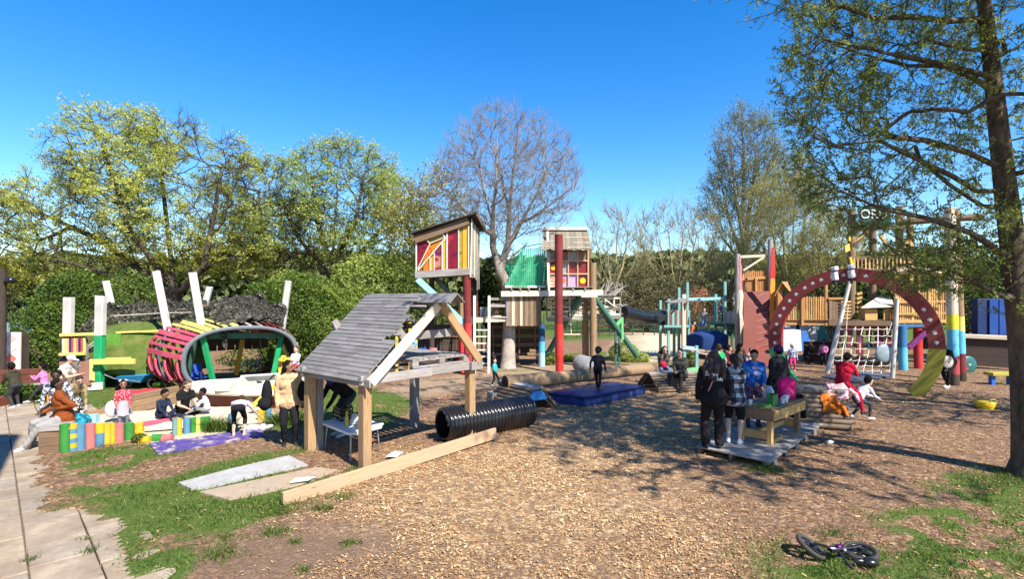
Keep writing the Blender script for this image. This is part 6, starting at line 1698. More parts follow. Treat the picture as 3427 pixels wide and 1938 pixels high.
bar('grey_post', ql(288, 1203, .1), ql(286, 1128, .1), .10, .1, W_GREY, tw, up=(0, 1, 0))
for k in range(4): bar('diagonal_slat', ql(295, 1160 + k * 11, .4), ql(322, 1140 + k * 11, .3), .04, .06, W_PALE, tw)
bar('yellow_deck', ql(312, 1212, -.25), ql(452, 1210, -.1), .10, .16, P_LYEL, tw); bar('yellow_deck', ql(345, 1200, .3), ql(442, 1198, .3), .3, .05, P_LYEL, tw)
bar('yellow_sill', ql(390, 1113, .6), ql(662, 1103, .9), .08, .06, P_LYEL, tw)
mb = MB(); mb.poly([ql(350, 1118, .35), ql(402, 1116, .35), ql(402, 1196, .35), ql(348, 1198, .35)], (0, .04, 0)); mb.build('green_screen', plain('grass_screen', (.12, .30, .04), .9), tw)
mb = MB(); mb.poly([ql(197, 1203, .1), ql(307, 1203, .1), ql(303, 1290, -.35), ql(205, 1290, -.35)], (0, .05, 0)); mb.build('ramp_sheet', paint('ramp_brown', (.26, .12, .08), .4, (.34, .22, .16)), tw)
bar('ramp_stripe', ql(268, 1206, .08), ql(240, 1280, -.33), .02, .12, P_DGRN, tw); bar('ramp_edge', ql(308, 1205, .1), ql(308, 1275, -.3), .06, .12, P_LYEL, tw, up=(0, 1, 0))
for k in range(3): bar('base_board', ql(232, 1291 + k * 8, -.4), ql(344, 1284 + k * 8, -.2), .04, .08, P_WHITE, tw)
for k in range(6): bar('deck_board', ql(205, 1200, .2 + k * .25), ql(330, 1200, .2 + k * .25), .22, .03, W_DARK, tw)
bar('dark_leg', ql(212, 1295, .3), ql(212, 1125, .3), .1, .1, W_DARK, tw, up=(0, 1, 0))
tube('rope_line', [ql(380, 1057, .2), ql(460, 1053, .3), ql(545, 1048, .6), ql(665, 1045, .1)], .014, M_ROPE, tw, 5)
# camouflage netting
def camo(name, poly4, nx_, ny_, hole, sag, label, seed, bulge=.3):
    rr = np.random.default_rng(seed); V = []; tone = []
    A, B, C, D = poly4; Fc = []
    for j in range(ny_):
        for i in range(nx_):
            if rr.random() < hole: continue
            u0, v0 = (i + rr.random() * .6) / nx_, (j + rr.random() * .6) / ny_
            c = A.lerp(B, u0).lerp(D.lerp(C, u0), v0); c = c + Vector((0, bulge * math.sin(u0 * 9) * math.sin(v0 * 7), -sag * math.sin(u0 * math.pi) * v0 + .05 * math.sin(u0 * 23)))
            s = .026 + .034 * rr.random(); a = rr.random() * 6.28; tl = rr.normal(0, .5, 2)
            du = Vector((math.cos(a), tl[0], math.sin(a))) * s; dv = Vector((-math.sin(a), tl[1], math.cos(a))) * s * .7
            o = len(V); V += [c - du - dv, c + du - dv * .6, c + du * .8 + dv, c - du * .9 + dv * 1.1]; Fc.append((o, o + 1, o + 2, o + 3)); tone += [float(rr.random())] * 4
    me = np_mesh(name, np.array([tuple(v) for v in V]), np.array(Fc), leafmat('camo_scrim', [(0, (.03, .033, .026)), (.5, (.085, .085, .065)), (.85, (.15, .14, .11)), (1, (.30, .22, .20))], .15, .9), False, {'tone': np.array(tone)})
    th_ = thing('camouflage_net', A, label, 'netting'); o = link('scrim', me, th_, Matrix.Identity(4)); o['kind'] = 'stuff'
    mb = MB(); 
    for p, q in ((A, B), (B, C), (C, D), (D, A)): mb.tube([p, p.lerp(q, .5) + Vector((0, 0, -.03)), q], .012, 5)
    mb.build('edge_cord', M_ROPE if False else plain('dark_cord', (.04, .04, .035), .9), th_)
camo('scrim', [ql(350, 1020, 2.2), ql(690, 1005, 2.4), ql(690, 1100, 1.8), ql(245, 1122, 2.0)], 150, 36, .62, .3, 'dark camouflage net strung behind the white masts', 1, .1)
camo('scrim', [ql(560, 1012, 2.0), ql(720, 1030, 1.8), ql(700, 1095, 1.6), ql(420, 1090, 1.9)], 70, 24, .6, .1, 'thin camouflage net patch between the leaning masts', 5, .1)
camo('scrim', [ql(705, 1012, 1.0), ql(955, 1022, 2.0), ql(945, 1090, 1.6), ql(725, 1100, -.2)], 115, 40, .34, .05, 'thick camouflage net heaped over the tunnel mouth', 2, .22)
camo('scrim', [ql(740, 1000, 1.6), ql(880, 985, 1.6), ql(900, 1060, 1.2), ql(735, 1110, -.5)], 85, 40, .34, -.12, 'ragged camouflage net lump crowning the tunnel top', 3, .22)
camo('scrim', [ql(742, 1095, -.3), ql(758, 1095, -.3), ql(756, 1165, -.2), ql(746, 1160, -.2)], 5, 16, .1, 0, 'hanging camouflage net tail inside the tunnel mouth', 4, .02)
bar('cross_plank', ql(672, 1027, 2.3), ql(700, 1025, 2.3), .05, .12, W_LOG, tw)
# small things by the tunnel
q = gd(628, 1304); ty = thing('tyre_stack', q, 'short stack of black tyres by the tunnel rim', 'tyres')
for k in range(4):
    mb = MB(); mb.tube([q + Vector((.20 * math.cos(a), .20 * math.sin(a), .05 + k * .085)) for a in [i * math.pi / 10 for i in range(20)]], .048, 8, closed=True); mb.build('tyre', M_RUBBER, ty, True)
mb = MB(); mb.ell(gd(676, 1304) + Vector((0, 0, .16)), .22, .2, .16, None, 14, 8); tag(mb.build('floral_cushion', cloth('floral_print', (.05, .03, .04), (.62, .30, .40), 28, lo=.5, hi=.56), None, True), 'pink floral cushion beside the tyre stack', 'cushion')
ch = thing('folding_chair', gd(625, 1312), 'blue folding chair just inside the tunnel rim', 'chair'); q = ORG[ch.name] + Vector((.05, .5, 0))
bar('back', q + Vector((-.1, .1, .38)), q + Vector((-.18, .15, .75)), .36, .03, paint('chair_blue', (.02, .08, .45), .1), ch); bar('seat', q + Vector((-.15, 0, .36)), q + Vector((.2, -.05, .36)), .34, .03, MATS['chair_blue'], ch)
tube('arm_frame', [q + Vector((-.05, -.15, .55)), q + Vector((.18, -.17, .55)), q + Vector((.22, -.17, 0))], .013, M_WHITEPL, ch, 6); tube('leg', [q + Vector((-.12, .1, .36)), q + Vector((.15, .1, 0))], .013, M_WHITEPL, ch, 6)
wb = thing('wheelbarrow', gd(425, 1310), 'blue tray wheelbarrow in the shade under the tower', 'wheelbarrow'); q = ORG[wb.name]
loft([[q + Vector(v) for v in ((-.3, .2, .22), (.25, .2, .22), (.25, .6, .22), (-.3, .6, .22))], [q + Vector(v) for v in ((-.42, .1, .42), (.48, .1, .46), (.48, .7, .46), (-.42, .7, .42))]], plain('barrow_blue', (.03, .28, .58), .4), 'tray', wb)
for s in (.15, .65): tube('handle', [q + Vector((.3, s, .25)), q + Vector((-.5, s, .36)), q + Vector((-.8, s, .48))], .02, M_STEEL, wb, 6)
mb = MB(); mb.tube([q + Vector((.5 + .14 * math.cos(a), .4, .16 + .14 * math.sin(a))) for a in [i * math.pi / 8 for i in range(16)]], .035, 8, closed=True); mb.build('wheel', M_RUBBER, wb, True)
for s in (.25, .55): tube('leg', [q + Vector((-.25, s, .25)), q + Vector((-.3, s, 0))], .018, M_STEEL, wb, 6)
drape('red_cloth', gd(488, 1318) + Vector((0, 0, .14)), (1, .1, 0), (0, -1, 0), 1.05, .35, .09, cloth('scarlet_cloth', (.66, .04, .06)), 'bright red cloth lying on the grass by the sandpit', 'cloth', 8)
# mural, fence, bench at far left
mu = thing('painted_mural', at(30, 1240, 19), 'mural board of white, red and blue diamonds', 'mural')
mb = MB(); mb.poly([at(-60, 1112, 19), at(68, 1112, 19), at(66, 1250, 19), at(-60, 1250, 19)], (0, .05, 0)); mb.build('board', P_WHITE, mu)
mc = [paint('mural_red', (.66, .16, .11), .5), paint('mural_blue', (.34, .52, .58), .5), paint('mural_pink', (.75, .36, .36), .5), paint('mural_sand', (.66, .52, .42), .5), P_WHITE]
rr = random.Random(21)
for j in range(7):
    for i in range(4):
        cx_, cy_ = -45 + i * 40 + (j % 2) * 20, 1132 + j * 17
        if cx_ > 47: continue
        mb = MB(); mb.poly([at(cx_ + dx * 19, cy_ + dy * 16, 18.99 - j * .0015) for dx, dy in ((0, -1), (1, 0), (0, 1), (-1, 0))], (0, .006, 0)); mb.build('diamond', rr.choice(mc), mu)
for i in range(9): bar('tree_fern_post', at(70 + i * 3, 1250, 19.2), at(70 + i * 3, 1130 - rr.uniform(0, 20), 19.2), .05, .05, W_DARK, mu, up=(0, 1, 0))
pfn = thing('palisade_fence', at(50, 1240, 21), 'grey blue steel palisade fence behind the mural', 'fence')
FM = plain('fence_steel', (.26, .34, .38), .5)
for k in range(34): x = -110 + k * 6.4; bar('pale', at(x, 1250, 21), at(x, 1078 + .1 * abs(x - 40), 21), .05, .015, FM, pfn, up=(0, 1, 0))
for y in (1100, 1220): bar('rail', at(-120, y, 21.05), at(108, y, 21.05), .05, .05, FM, pfn)
bw = thing('sleeper_bench', at(90, 1300, 15), 'long red brown timber bench wall at the left edge', 'bench')
for k in range(3): bar('plank', at(-60, 1290 - k * 19, 15.0), at(134, 1280 - k * 19, 15.4), .10, .15, paint('red_brown_stain', (.16, .05, .03), .4, (.22, .13, .09)), bw)
bar('seat_plank', at(80, 1292, 14.8), at(165, 1282, 15.0), .25, .05, W_GREY, bw); tag(bar('planter_end', at(-40, 1352, 13.9), at(24, 1352, 13.9), .5, .35, paint('red_brown_stain', (.16, .05, .03), .4)), 'red brown planter end at the left edge of the path', 'planter')
tag(bar('orange_stake', gd(166, 1348), gd(166, 1348) + Vector((0, 0, .48)), .09, .09, P_ORNG), 'short orange post behind the person in the white cap', 'post')
lmp = thing('lamp_post', at(5, 1250, 17), 'dark lamp post at the left edge of the picture', 'lamp post'); tube('pole', [at(4, 1260, 18), at(6, 900, 18)], .13, W_DARK, lmp, 10)
mb = MB(); mb.ell(at(34, 938, 18), .18, .16, .12); mb.build('lamp_head', M_BLACKPL, lmp, True); tube('lamp_arm', [at(6, 950, 18), at(30, 942, 18)], .03, M_BLACKPL, lmp, 6)
mb = MB(); q = gd(300, 1420) + Vector((0, 0, .12)); mb.box(q, .30, .22, .16, .3); bx_ = mb.build('lunch_box', plain('aqua_box', (.30, .60, .68), .5)); tag(bx_, 'pale aqua box on the sandpit edge', 'box')
mb = MB(); q = gd(376, 1425) + Vector((0, 0, .36)); mb.ell(q, .15, .13, .19, None, 14, 10); tag(mb.build('white_balloon', plain('balloon_white', (.80, .82, .86), .3, nz=.05), None, True), 'white balloon beside the girl in the grey dress', 'balloon')
mb = MB(); q = gd(262, 1440) + Vector((0, 0, .18)); mb.ell(q, .25, .2, .18, None, 14, 10); tag(mb.build('teal_bag', cloth('teal_swirl', (.01, .08, .13), (.02, .28, .36), 16), None, True), 'teal patterned bag in the sand behind the seated woman', 'bag')
yt = thing('yellow_toy', at(948, 1225, 16.5), 'yellow plastic ride on toy behind the boat', 'toy')
bar('body', at(938, 1205, 16.5), at(975, 1203, 16.5), .2, .12, P_YEL, yt); bar('back', at(944, 1208, 16.4), at(950, 1192, 16.4), .2, .1, P_YEL, yt); 
for x in (938, 972): bar('leg', at(x, 1207, 16.5), Vector((at(x, 1207, 16.5).x, 16.5, 0)), .1, .1, P_YEL, yt)
# ------------------------------------------------------------------ trees and shrubs
def bark(key, c, c2, scale=6):
    if key in MATS: return MATS[key]
    t = NT(key); v = t.coord((1, 1, .35)); n1 = t.noise(v, scale, 6, .7); n2 = t.noise(t.coord(), scale * 4, 4, .7)
    t.pbr(t.ramp(n1, [(.3, c), (.68, c2)]), .95, t.bump(t.math('ADD', n1, t.math('MULTIPLY', n2, .4)), .9, .04), spec=.1); MATS[key] = t.m; return t.m

def grow(lines, att, seg, seed, up=.12, wig=.10, ang=.9):
    """skeleton: nodes join attraction points to the nearest fitting branch"""
    rg = np.random.default_rng(seed); cap = 60000
    pos = np.zeros((cap, 3)); dr = np.zeros((cap, 3)); par = np.full(cap, -1); n = 0
    for (L, pj) in lines:
        L = [np.array(tuple(p), float) for p in L]
        prev = pj if pj is not None else -1
        if pj is not None: prev = int(np.argmin(((pos[:n] - L[0]) ** 2).sum(1)))
        for a, b_ in zip(L[:-1], L[1:]):
            m = max(1, int(np.linalg.norm(b_ - a) / seg))
            for k in range(m + (1 if b_ is L[-1] else 0)):
                f = k / m
                if k == 0 and prev >= 0 and a is L[0] and pj is not None: continue
                p = a + (b_ - a) * f; pos[n] = p; par[n] = prev; dr[n] = (b_ - a) / (np.linalg.norm(b_ - a) + 1e-9); prev = n; n += 1
    base_n = n
    att = np.asarray(att, float)
    d0 = np.array([((pos[:base_n] - p) ** 2).sum(1).min() for p in att])
    for p in att[np.argsort(d0)]:
        d = p - pos[:n]; L = np.sqrt((d * d).sum(1)) + 1e-6
        cs = (d * dr[:n]).sum(1) / L
        cost = L * (1 + ang * (1 - cs)) + np.where(d[:, 2] < -.15 * L, .3 * L, 0)
        j = int(np.argmin(cost)); L = L[j]
        if L < seg * .4: continue
        m = max(2, int(math.ceil(L / seg))); prev = j
        m0 = dr[j] * L * .7; m1 = (p - pos[j]) * .9 + np.array([0, 0, up * L]); p0 = pos[j].copy()
        last = p0
        for k in range(1, m + 1):
            f = k / m; h = (2 * f ** 3 - 3 * f * f + 1) * p0 + (f ** 3 - 2 * f * f + f) * m0 + (-2 * f ** 3 + 3 * f * f) * p + (f ** 3 - f * f) * m1
            h = h + rg.normal(0, wig * seg * .35, 3) * (k < m)
            if n >= cap: break
            v = h - last; pos[n] = h; dr[n] = v / (np.linalg.norm(v) + 1e-9); par[n] = prev; prev = n; n += 1; last = h
    return pos[:n], par[:n], dr[:n], base_n

def radii(pos, par, rtip, rbase):
    n = len(pos); w = np.zeros(n); ch = np.zeros(n, int)
    for i in range(n):
        if par[i] >= 0: ch[par[i]] += 1
    for i in range(n - 1, -1, -1):
        if ch[i] == 0: w[i] = 1
        if par[i] >= 0: w[par[i]] += w[i]
    e = math.log(rbase / rtip) / math.log(max(2, w.max()))
    return rtip * w ** e, ch

def tubes_np(P0, P1, R0, R1, n):
    d = P1 - P0; L = np.linalg.norm(d, axis=1, keepdims=True) + 1e-9; d = d / L
    ref = np.where(np.abs(d[:, 2:3]) < .9, np.array([[0, 0, 1.0]]), np.array([[1.0, 0, 0]]))
    a = np.cross(ref, d); a /= np.linalg.norm(a, axis=1, keepdims=True) + 1e-9; b_ = np.cross(d, a)
    k = np.arange(n) * 2 * np.pi / n; c, s = np.cos(k), np.sin(k)
    ring = a[:, None, :] * c[None, :, None] + b_[:, None, :] * s[None, :, None]
    V = np.concatenate([P0[:, None] + ring * R0[:, None, None], P1[:, None] + ring * R1[:, None, None]], 1)
    m = len(P0); o = np.arange(m)[:, None] * (2 * n); i = np.arange(n); j = (i + 1) % n
    Fq = np.stack([o + i, o + j, o + j + n, o + i + n], -1).reshape(-1, 4)
    return V.reshape(-1, 3), Fq

def branch_mesh(name, pos, par, r, sel, mat, parent, org):
    Vs, Fs, off = [], [], 0
    idx = np.where(sel & (par >= 0))[0]
    for lo, hi, n in ((0, .02, 3), (.02, .07, 5), (.07, 9, 10)):
        k = idx[(r[idx] >= lo) & (r[idx] < hi)]
        if len(k) == 0: continue
        V, Fq = tubes_np(pos[par[k]], pos[k], np.minimum(r[par[k]], r[k] * 1.25), r[k], n)
        Vs.append(V); Fs.append(Fq + off); off += len(V)
    if not Vs: return None
    V = np.concatenate(Vs) - np.array(tuple(org)); return link(name, np_mesh(name, V, np.concatenate(Fs), mat, True), parent, Matrix.Translation(org))

def leaf_quads(C, size, rg, aspect=.55, upb=.5, droop=None):
    n = len(C); nrm = rg.normal(0, 1, (n, 3)); nrm[:, 2] += upb * 2; nrm /= np.linalg.norm(nrm, axis=1, keepdims=True)
    t_ = rg.normal(0, 1, (n, 3)); t_ -= nrm * (t_ * nrm).sum(1, keepdims=True); t_ /= np.linalg.norm(t_, axis=1, keepdims=True); b_ = np.cross(nrm, t_)
    s = (size * (.6 + .8 * rg.random(n)))[:, None] if np.ndim(size) == 0 else (size * (.6 + .8 * rg.random(n)))[:, None]
    V = np.stack([C - t_ * s, C + b_ * s * aspect + nrm * s * .15, C + t_ * s, C - b_ * s * aspect + nrm * s * .15], 1).reshape(-1, 3)
    return V, np.arange(4 * n).reshape(-1, 4)

def leaf_obj(name, C, size, tone, mat, parent, org, rg, aspect=.55, upb=.5):
    V, Fq = leaf_quads(C, size, rg, aspect, upb)
    return link(name, np_mesh(name, V - np.array(tuple(org)), Fq, mat, False, {'tone': np.repeat(np.clip(tone, 0, 1), 4)}), parent, Matrix.Translation(org))

def ell_pts(rg, n, c, r, shell=.0, zmin=None):
    v = rg.normal(0, 1, (n * 2, 3)); v /= np.linalg.norm(v, axis=1, keepdims=True); v *= (shell + (1 - shell) * rg.random((n * 2, 1)) ** (1 / 3))
    p = np.array(tuple(c)) + v * np.array(r)
    if zmin is not None: p = p[p[:, 2] > zmin]
    return p[:n]

def twigs_at(rg, pos, dr, tips, k, L, up):
    P = np.repeat(pos[tips], k, 0); D = np.repeat(dr[tips], k, 0) + rg.normal(0, .55, (len(tips) * k, 3)); D[:, 2] += up; D /= np.linalg.norm(D, axis=1, keepdims=True)
    ln = L * (.4 + .9 * rg.random(len(P))); return P, P + D * ln[:, None], D

def tree(base, lines, att, label, seed, leaf, rbase, barkm, seg=.6, rtip=.012, tw=(4, .7, .2), leaves=(5, .13, .35), aspect=.6, ang=.9, up=.12, twr=.008, name='tree', cat='tree', group='trees behind the playground', tone0=0.0, cl=.45):
    rg = np.random.default_rng(seed); org = Vector(base); T = thing(name, org, label, cat, group)
    pos, par, dr, bn = grow(lines, att, seg, seed, up, ang=ang)
    r, ch = radii(pos, par, rtip, rbase)
    thick = r > max(.028, rtip * 2.2)
    branch_mesh('trunk', pos, par, r, thick, barkm, T, org)
    tips = np.where((ch == 0) | (r < rtip * 1.35))[0]; tips = tips[tips >= bn] if len(tips[tips >= bn]) else tips
    sub = rg.choice(tips, min(len(tips), 5200), replace=False)
    P, Q, D = twigs_at(rg, pos, dr, sub, tw[0], tw[1], tw[2])
    V1, F1 = tubes_np(P, Q, np.full(len(P), twr * 1.3), np.full(len(P), twr * .6), 3)
    # thin branches and twigs belong to the crown
    k = np.where(~thick & (par >= 0))[0]; V2, F2 = tubes_np(pos[par[k]], pos[k], np.minimum(r[par[k]], r[k] * 1.25), r[k], 4)
    me = np_mesh('crown', np.concatenate([V1, V2]) - np.array(tuple(org)), np.concatenate([F1, F2 + len(V1)]), barkm, True)
    cr = link('crown', me, T, Matrix.Translation(org))
    if leaf is not None:
        k, size, spread = leaves
        cn = fbm(Q[:, 0] * .9 + Q[:, 2] * .5, Q[:, 1] * .9 - Q[:, 2] * .3, .7, seed)
        kp = rg.random(len(Q)) < np.clip((cn - cl) * 5 + .55, .06, 1); P_, Q_, cn = P[kp], Q[kp], np.repeat(cn[kp], k)
        f = rg.random((len(P_), k, 1)) * .35 + .72
        C = (P_[:, None] + (Q_ - P_)[:, None] * f + rg.normal(0, spread, (len(P_), k, 3)) * np.array([1, 1, .55])).reshape(-1, 3)
        tone = rg.random(len(C)) * .6 + (cn - .5) * 1.0 + .2 + tone0
        leaf_obj('foliage', C, size, tone, leaf, cr, org, rg, aspect, .6)
    return T

B_GREY = bark('bark_grey', (.10, .085, .07), (.26, .22, .18)); B_DARK = bark('bark_dark', (.035, .028, .022), (.12, .095, .07)); B_PALE = bark('bark_pale', (.22, .19, .15), (.50, .45, .37), 3); B_OLIVE = bark('bark_olive', (.12, .105, .05), (.28, .25, .13)); B_RED = bark('bark_redwood', (.035, .027, .02), (.19, .155, .11), 9)
L_LIME = leafmat('leaf_lime', [(0, (.24, .28, .04)), (.4, (.46, .50, .09)), (.75, (.62, .64, .15)), (1, (.70, .70, .28))], .5)
L_GREEN = leafmat('leaf_fresh', [(0, (.20, .26, .05)), (.4, (.38, .46, .11)), (.75, (.54, .60, .19)), (1, (.62, .66, .30))], .5)
L_HEDGE = leafmat('leaf_hedge', [(0, (.03, .06, .012)), (.5, (.085, .15, .022)), (.85, (.17, .24, .04)), (1, (.26, .33, .06))], .35)
L_DARK = leafmat('leaf_dark', [(0, (.010, .020, .006)), (.5, (.03, .055, .012)), (.85, (.075, .11, .02)), (1, (.16, .20, .04))], .25)
L_WILLOW = leafmat('leaf_willow', [(0, (.20, .19, .05)), (.5, (.38, .35, .09)), (1, (.54, .49, .17))], .35)
L_POP = leafmat('leaf_poplar', [(0, (.13, .14, .06)), (.5, (.24, .26, .10)), (1, (.38, .39, .17))], .35)
L_RED = leafmat('leaf_redwood', [(0, (.12, .16, .045)), (.45, (.24, .31, .085)), (.8, (.37, .44, .11)), (1, (.50, .55, .16))], .55)
rgp = np.random.default_rng(99)
# 1 big spring tree on the left
Yl = 30.0
b0 = at(580, 1180, Yl); b0.z = 0
def aim(x, y, d=0): return at(x, y, Yl + d)
lim = [([b0, aim(582, 1060), aim(578, 985), aim(582, 860), aim(590, 720)], None), ([aim(580, 985), aim(470, 900, 1), aim(330, 800, 1), aim(150, 720, .5)], 1), ([aim(578, 960), aim(440, 780, -1), aim(380, 600, -1), aim(330, 460, -1)], 1), ([aim(580, 1000), aim(680, 900, -1), aim(720, 700, -1), aim(740, 560)], 1), ([aim(580, 985), aim(660, 920, 2), aim(800, 800, 2), aim(860, 680, 2)], 1), ([aim(580, 940), aim(560, 760, 2), aim(540, 580, 1), aim(545, 450, 1)], 1), ([aim(578, 990), aim(400, 930, -2), aim(200, 870, -2)], 1)]
A = np.concatenate([ell_pts(rgp, 560, aim(560, 660), (5.6, 4, 4.6), .35, 3.5), ell_pts(rgp, 320, aim(220, 760), (4.6, 3.4, 3.0), .3, 2.6), ell_pts(rgp, 180, aim(380, 520, -.5), (3.0, 3, 2.4), .3), ell_pts(rgp, 380, aim(830, 740, 1), (3.2, 3, 3.6), .3, 3), ell_pts(rgp, 130, aim(60, 820), (2.4, 2, 2.6), .3)])
tree(b0, lim, A, 'wide spreading spring tree with lime green young leaves on the left', 5, L_LIME, .42, B_DARK, .7, .013, (7, .75, .1), (12, .056, .11), cl=.5)
# 2 second tree
Yl = 31.0
b0 = at(1120, 1180, Yl); b0.z = 0
lim = [([b0, aim(1120, 1000), aim(1110, 900), aim(1120, 760), aim(1130, 640)], None), ([aim(1112, 920), aim(1000, 800), aim(950, 680)], 1), ([aim(1112, 930), aim(1230, 820), aim(1330, 700)], 1), ([aim(1112, 890), aim(1190, 740, -1), aim(1220, 580, -1)], 1), ([aim(1112, 900), aim(1060, 740, 1), aim(1040, 580, 1)], 1)]
A = np.concatenate([ell_pts(rgp, 520, aim(1140, 700), (4.1, 3.6, 3.9), .3, 3.5), ell_pts(rgp, 260, aim(1290, 800), (2.9, 2.6, 2.6), .3, 2.6), ell_pts(rgp, 220, aim(960, 790), (2.6, 2.6, 2.8), .3, 2.6)])
tree(b0, lim, A, 'rounded spring tree with fresh green leaves behind the shelter', 8, L_GREEN, .38, B_DARK, .7, .013, (7, .75, .15), (12, .058, .12), cl=.48)
# olive shrub tree between
Yl = 27.0
b0 = at(1440, 1150, Yl); b0.z = 0
lim = [([b0, aim(1440, 900), aim(1430, 760)], None), ([aim(1440, 900), aim(1370, 780), aim(1340, 680)], 1), ([aim(1440, 880), aim(1500, 760), aim(1520, 620)], 1)]
A = np.concatenate([ell_pts(rgp, 160, aim(1450, 720), (1.9, 1.8, 2.3), .2), ell_pts(rgp, 100, aim(1370, 760), (1.5, 1.5, 2.0), .2)])
tree(b0, lim, A, 'thin olive budding tree left of the bare tree', 13, L_WILLOW, .16, B_OLIVE, .6, .011, (5, .7, .5), (3, .07, .2))
# 3 bare tree in the centre
Yl = 22.5
b0 = at(1700, 1240, 21.4); b0.z = -.1
def ab(x, y, d=0): return at(x, y, 21.6 + d)
lim = [([b0, at(1702, 1170, 21.4), at(1704, 1080, 21.5), ab(1703, 1000), ab(1690, 940), ab(1672, 905)], None),
       ([ab(1672, 905), ab(1650, 830), ab(1648, 740, .3), ab(1620, 640), ab(1600, 520)], 1), ([ab(1672, 905), ab(1700, 820, .4), ab(1705, 700, .5), ab(1720, 560, .4), ab(1735, 420)], 1),
       ([ab(1700, 830, .4), ab(1745, 740, .2), ab(1800, 640), ab(1850, 540)], 1), ([ab(1735, 760, .3), ab(1820, 700, -.3), ab(1900, 640, -.5)], 1), ([ab(1650, 800), ab(1560, 710, .2), ab(1500, 640, .2)], 1), ([ab(1648, 740, .3), ab(1660, 620, -.6), ab(1665, 460, -.6)], 1), ([ab(1705, 720, .5), ab(1680, 600, 1), ab(1650, 480, 1.2)], 1)]
A = np.concatenate([ell_pts(rgp, 950, ab(1695, 580), (2.95, 2.4, 2.75), .25), ell_pts(rgp, 380, ab(1800, 640), (1.9, 1.8, 1.9), .25), ell_pts(rgp, 300, ab(1570, 640), (1.7, 1.8, 1.9), .25), ell_pts(rgp, 120, ab(1690, 760), (1.0, 1.0, 1.5), .1)])
bare = tree(b0, lim, A, 'tall bare tree growing up through the tree platform', 21, None, .21, bark('bark_bare', (.17, .14, .115), (.40, .35, .30), 3), .45, .0062, (5, .5, .75), None, ang=1.0, up=.3, twr=.0042, name='bare_tree')
# base trunk flare handled by a wide foot
tube('trunk_foot', [at(1700, 1250, 21.3) + Vector((0, 0, -.1)), at(1700, 1232, 21.35), at(1701, 1190, 21.4), at(1704, 1100, 21.45), at(1704, 1060, 21.5)], [.46, .33, .275, .25, .24], B_PALE, bare, 16)
# far willows and poplar
B_ROD = bark('bark_rod', (.20, .165, .08), (.42, .36, .20))
def willow(x, yh, yc, hw, hh, Yd, n, label, seed, lv, tw=(5, 1.0, 1.1), cl=.3):
    global Yl
    Yl = Yd; b0 = at(x, 1060, Yd); b0.z = 0; k = Yd / F
    lim = [([b0, aim(x, yh + 40), aim(x, yh)], None)] + [([aim(x, yh), aim(x + dx * hw * .5, yh - hh * .55, dd), aim(x + dx * hw * .8, yh - hh * 1.25, dd)], 1) for dx, dd in ((-1, .5), (-.55, -1), (-.2, 1), (.15, -1), (.5, .8), (1, -.3))]
    A = ell_pts(rgp, n, aim(x, yc), (hw * k, hw * k * .8, hh * k), .25)
    tree(b0, lim, A[A[:, 2] > at(x, yh + 10, Yd).z], label, seed, L_WILLOW, .34, B_ROD, .7, .013, tw, lv, .35, ang=1.9, up=.7, twr=.0095, name='willow_tree', cl=cl)
willow(2050, 985, 850, 130, 160, 44, 200, 'pollard willow with upright rods right of the window house', 31, (3, .05, .15))
willow(2265, 985, 835, 170, 165, 46, 300, 'broad pollard willow above the teal frame', 32, (3, .05, .15))
willow(2440, 1000, 890, 80, 120, 44, 110, 'small willow left of the poplar foot', 35, (4, .06, .2))
willow(2640, 980, 790, 150, 230, 40, 420, 'yellow green willow behind the climbing ramp', 33, (9, .065, .2), (6, 1.0, 1.0), .3)
willow(2790, 1000, 870, 130, 150, 36, 280, 'yellow green willow behind the ring arch', 34, (9, .065, .2), (6, .9, 1.0), .3)
Yl = 52.0
b0 = at(2490, 1060, Yl); b0.z = 0
def rod(x0, y0, x1, y1, d): return ([aim(x0, y0, d), aim((x0 + x1) / 2 + (x1 - x0) * .1, (y0 + y1) / 2, d), aim(x1, y1, d)], 1)
lim = [([b0, aim(2490, 900), aim(2485, 760), aim(2490, 520), aim(2480, 380)], None), rod(2489, 880, 2410, 600, .5), rod(2489, 860, 2570, 560, -.5), rod(2489, 820, 2440, 440, -1), rod(2489, 830, 2540, 420, 1), rod(2489, 900, 2630, 640, 1), rod(2489, 890, 2370, 700, 0)]
A = np.concatenate([ell_pts(rgp, 420, aim(2490, 570), (3.4, 3.0, 6.0), .2), ell_pts(rgp, 220, aim(2480, 700), (4.4, 3.2, 3.8), .3), ell_pts(rgp, 150, aim(2610, 640), (2.6, 2.4, 4.5), .2)])
tree(b0, lim, A, 'tall upright poplar behind the climbing ramp', 41, L_POP, .5, B_GREY, .9, .02, (5, 1.1, 1.6), (5, .085, .25), .45, ang=1.6, up=.6, twr=.012, name='poplar_tree', cl=.3)

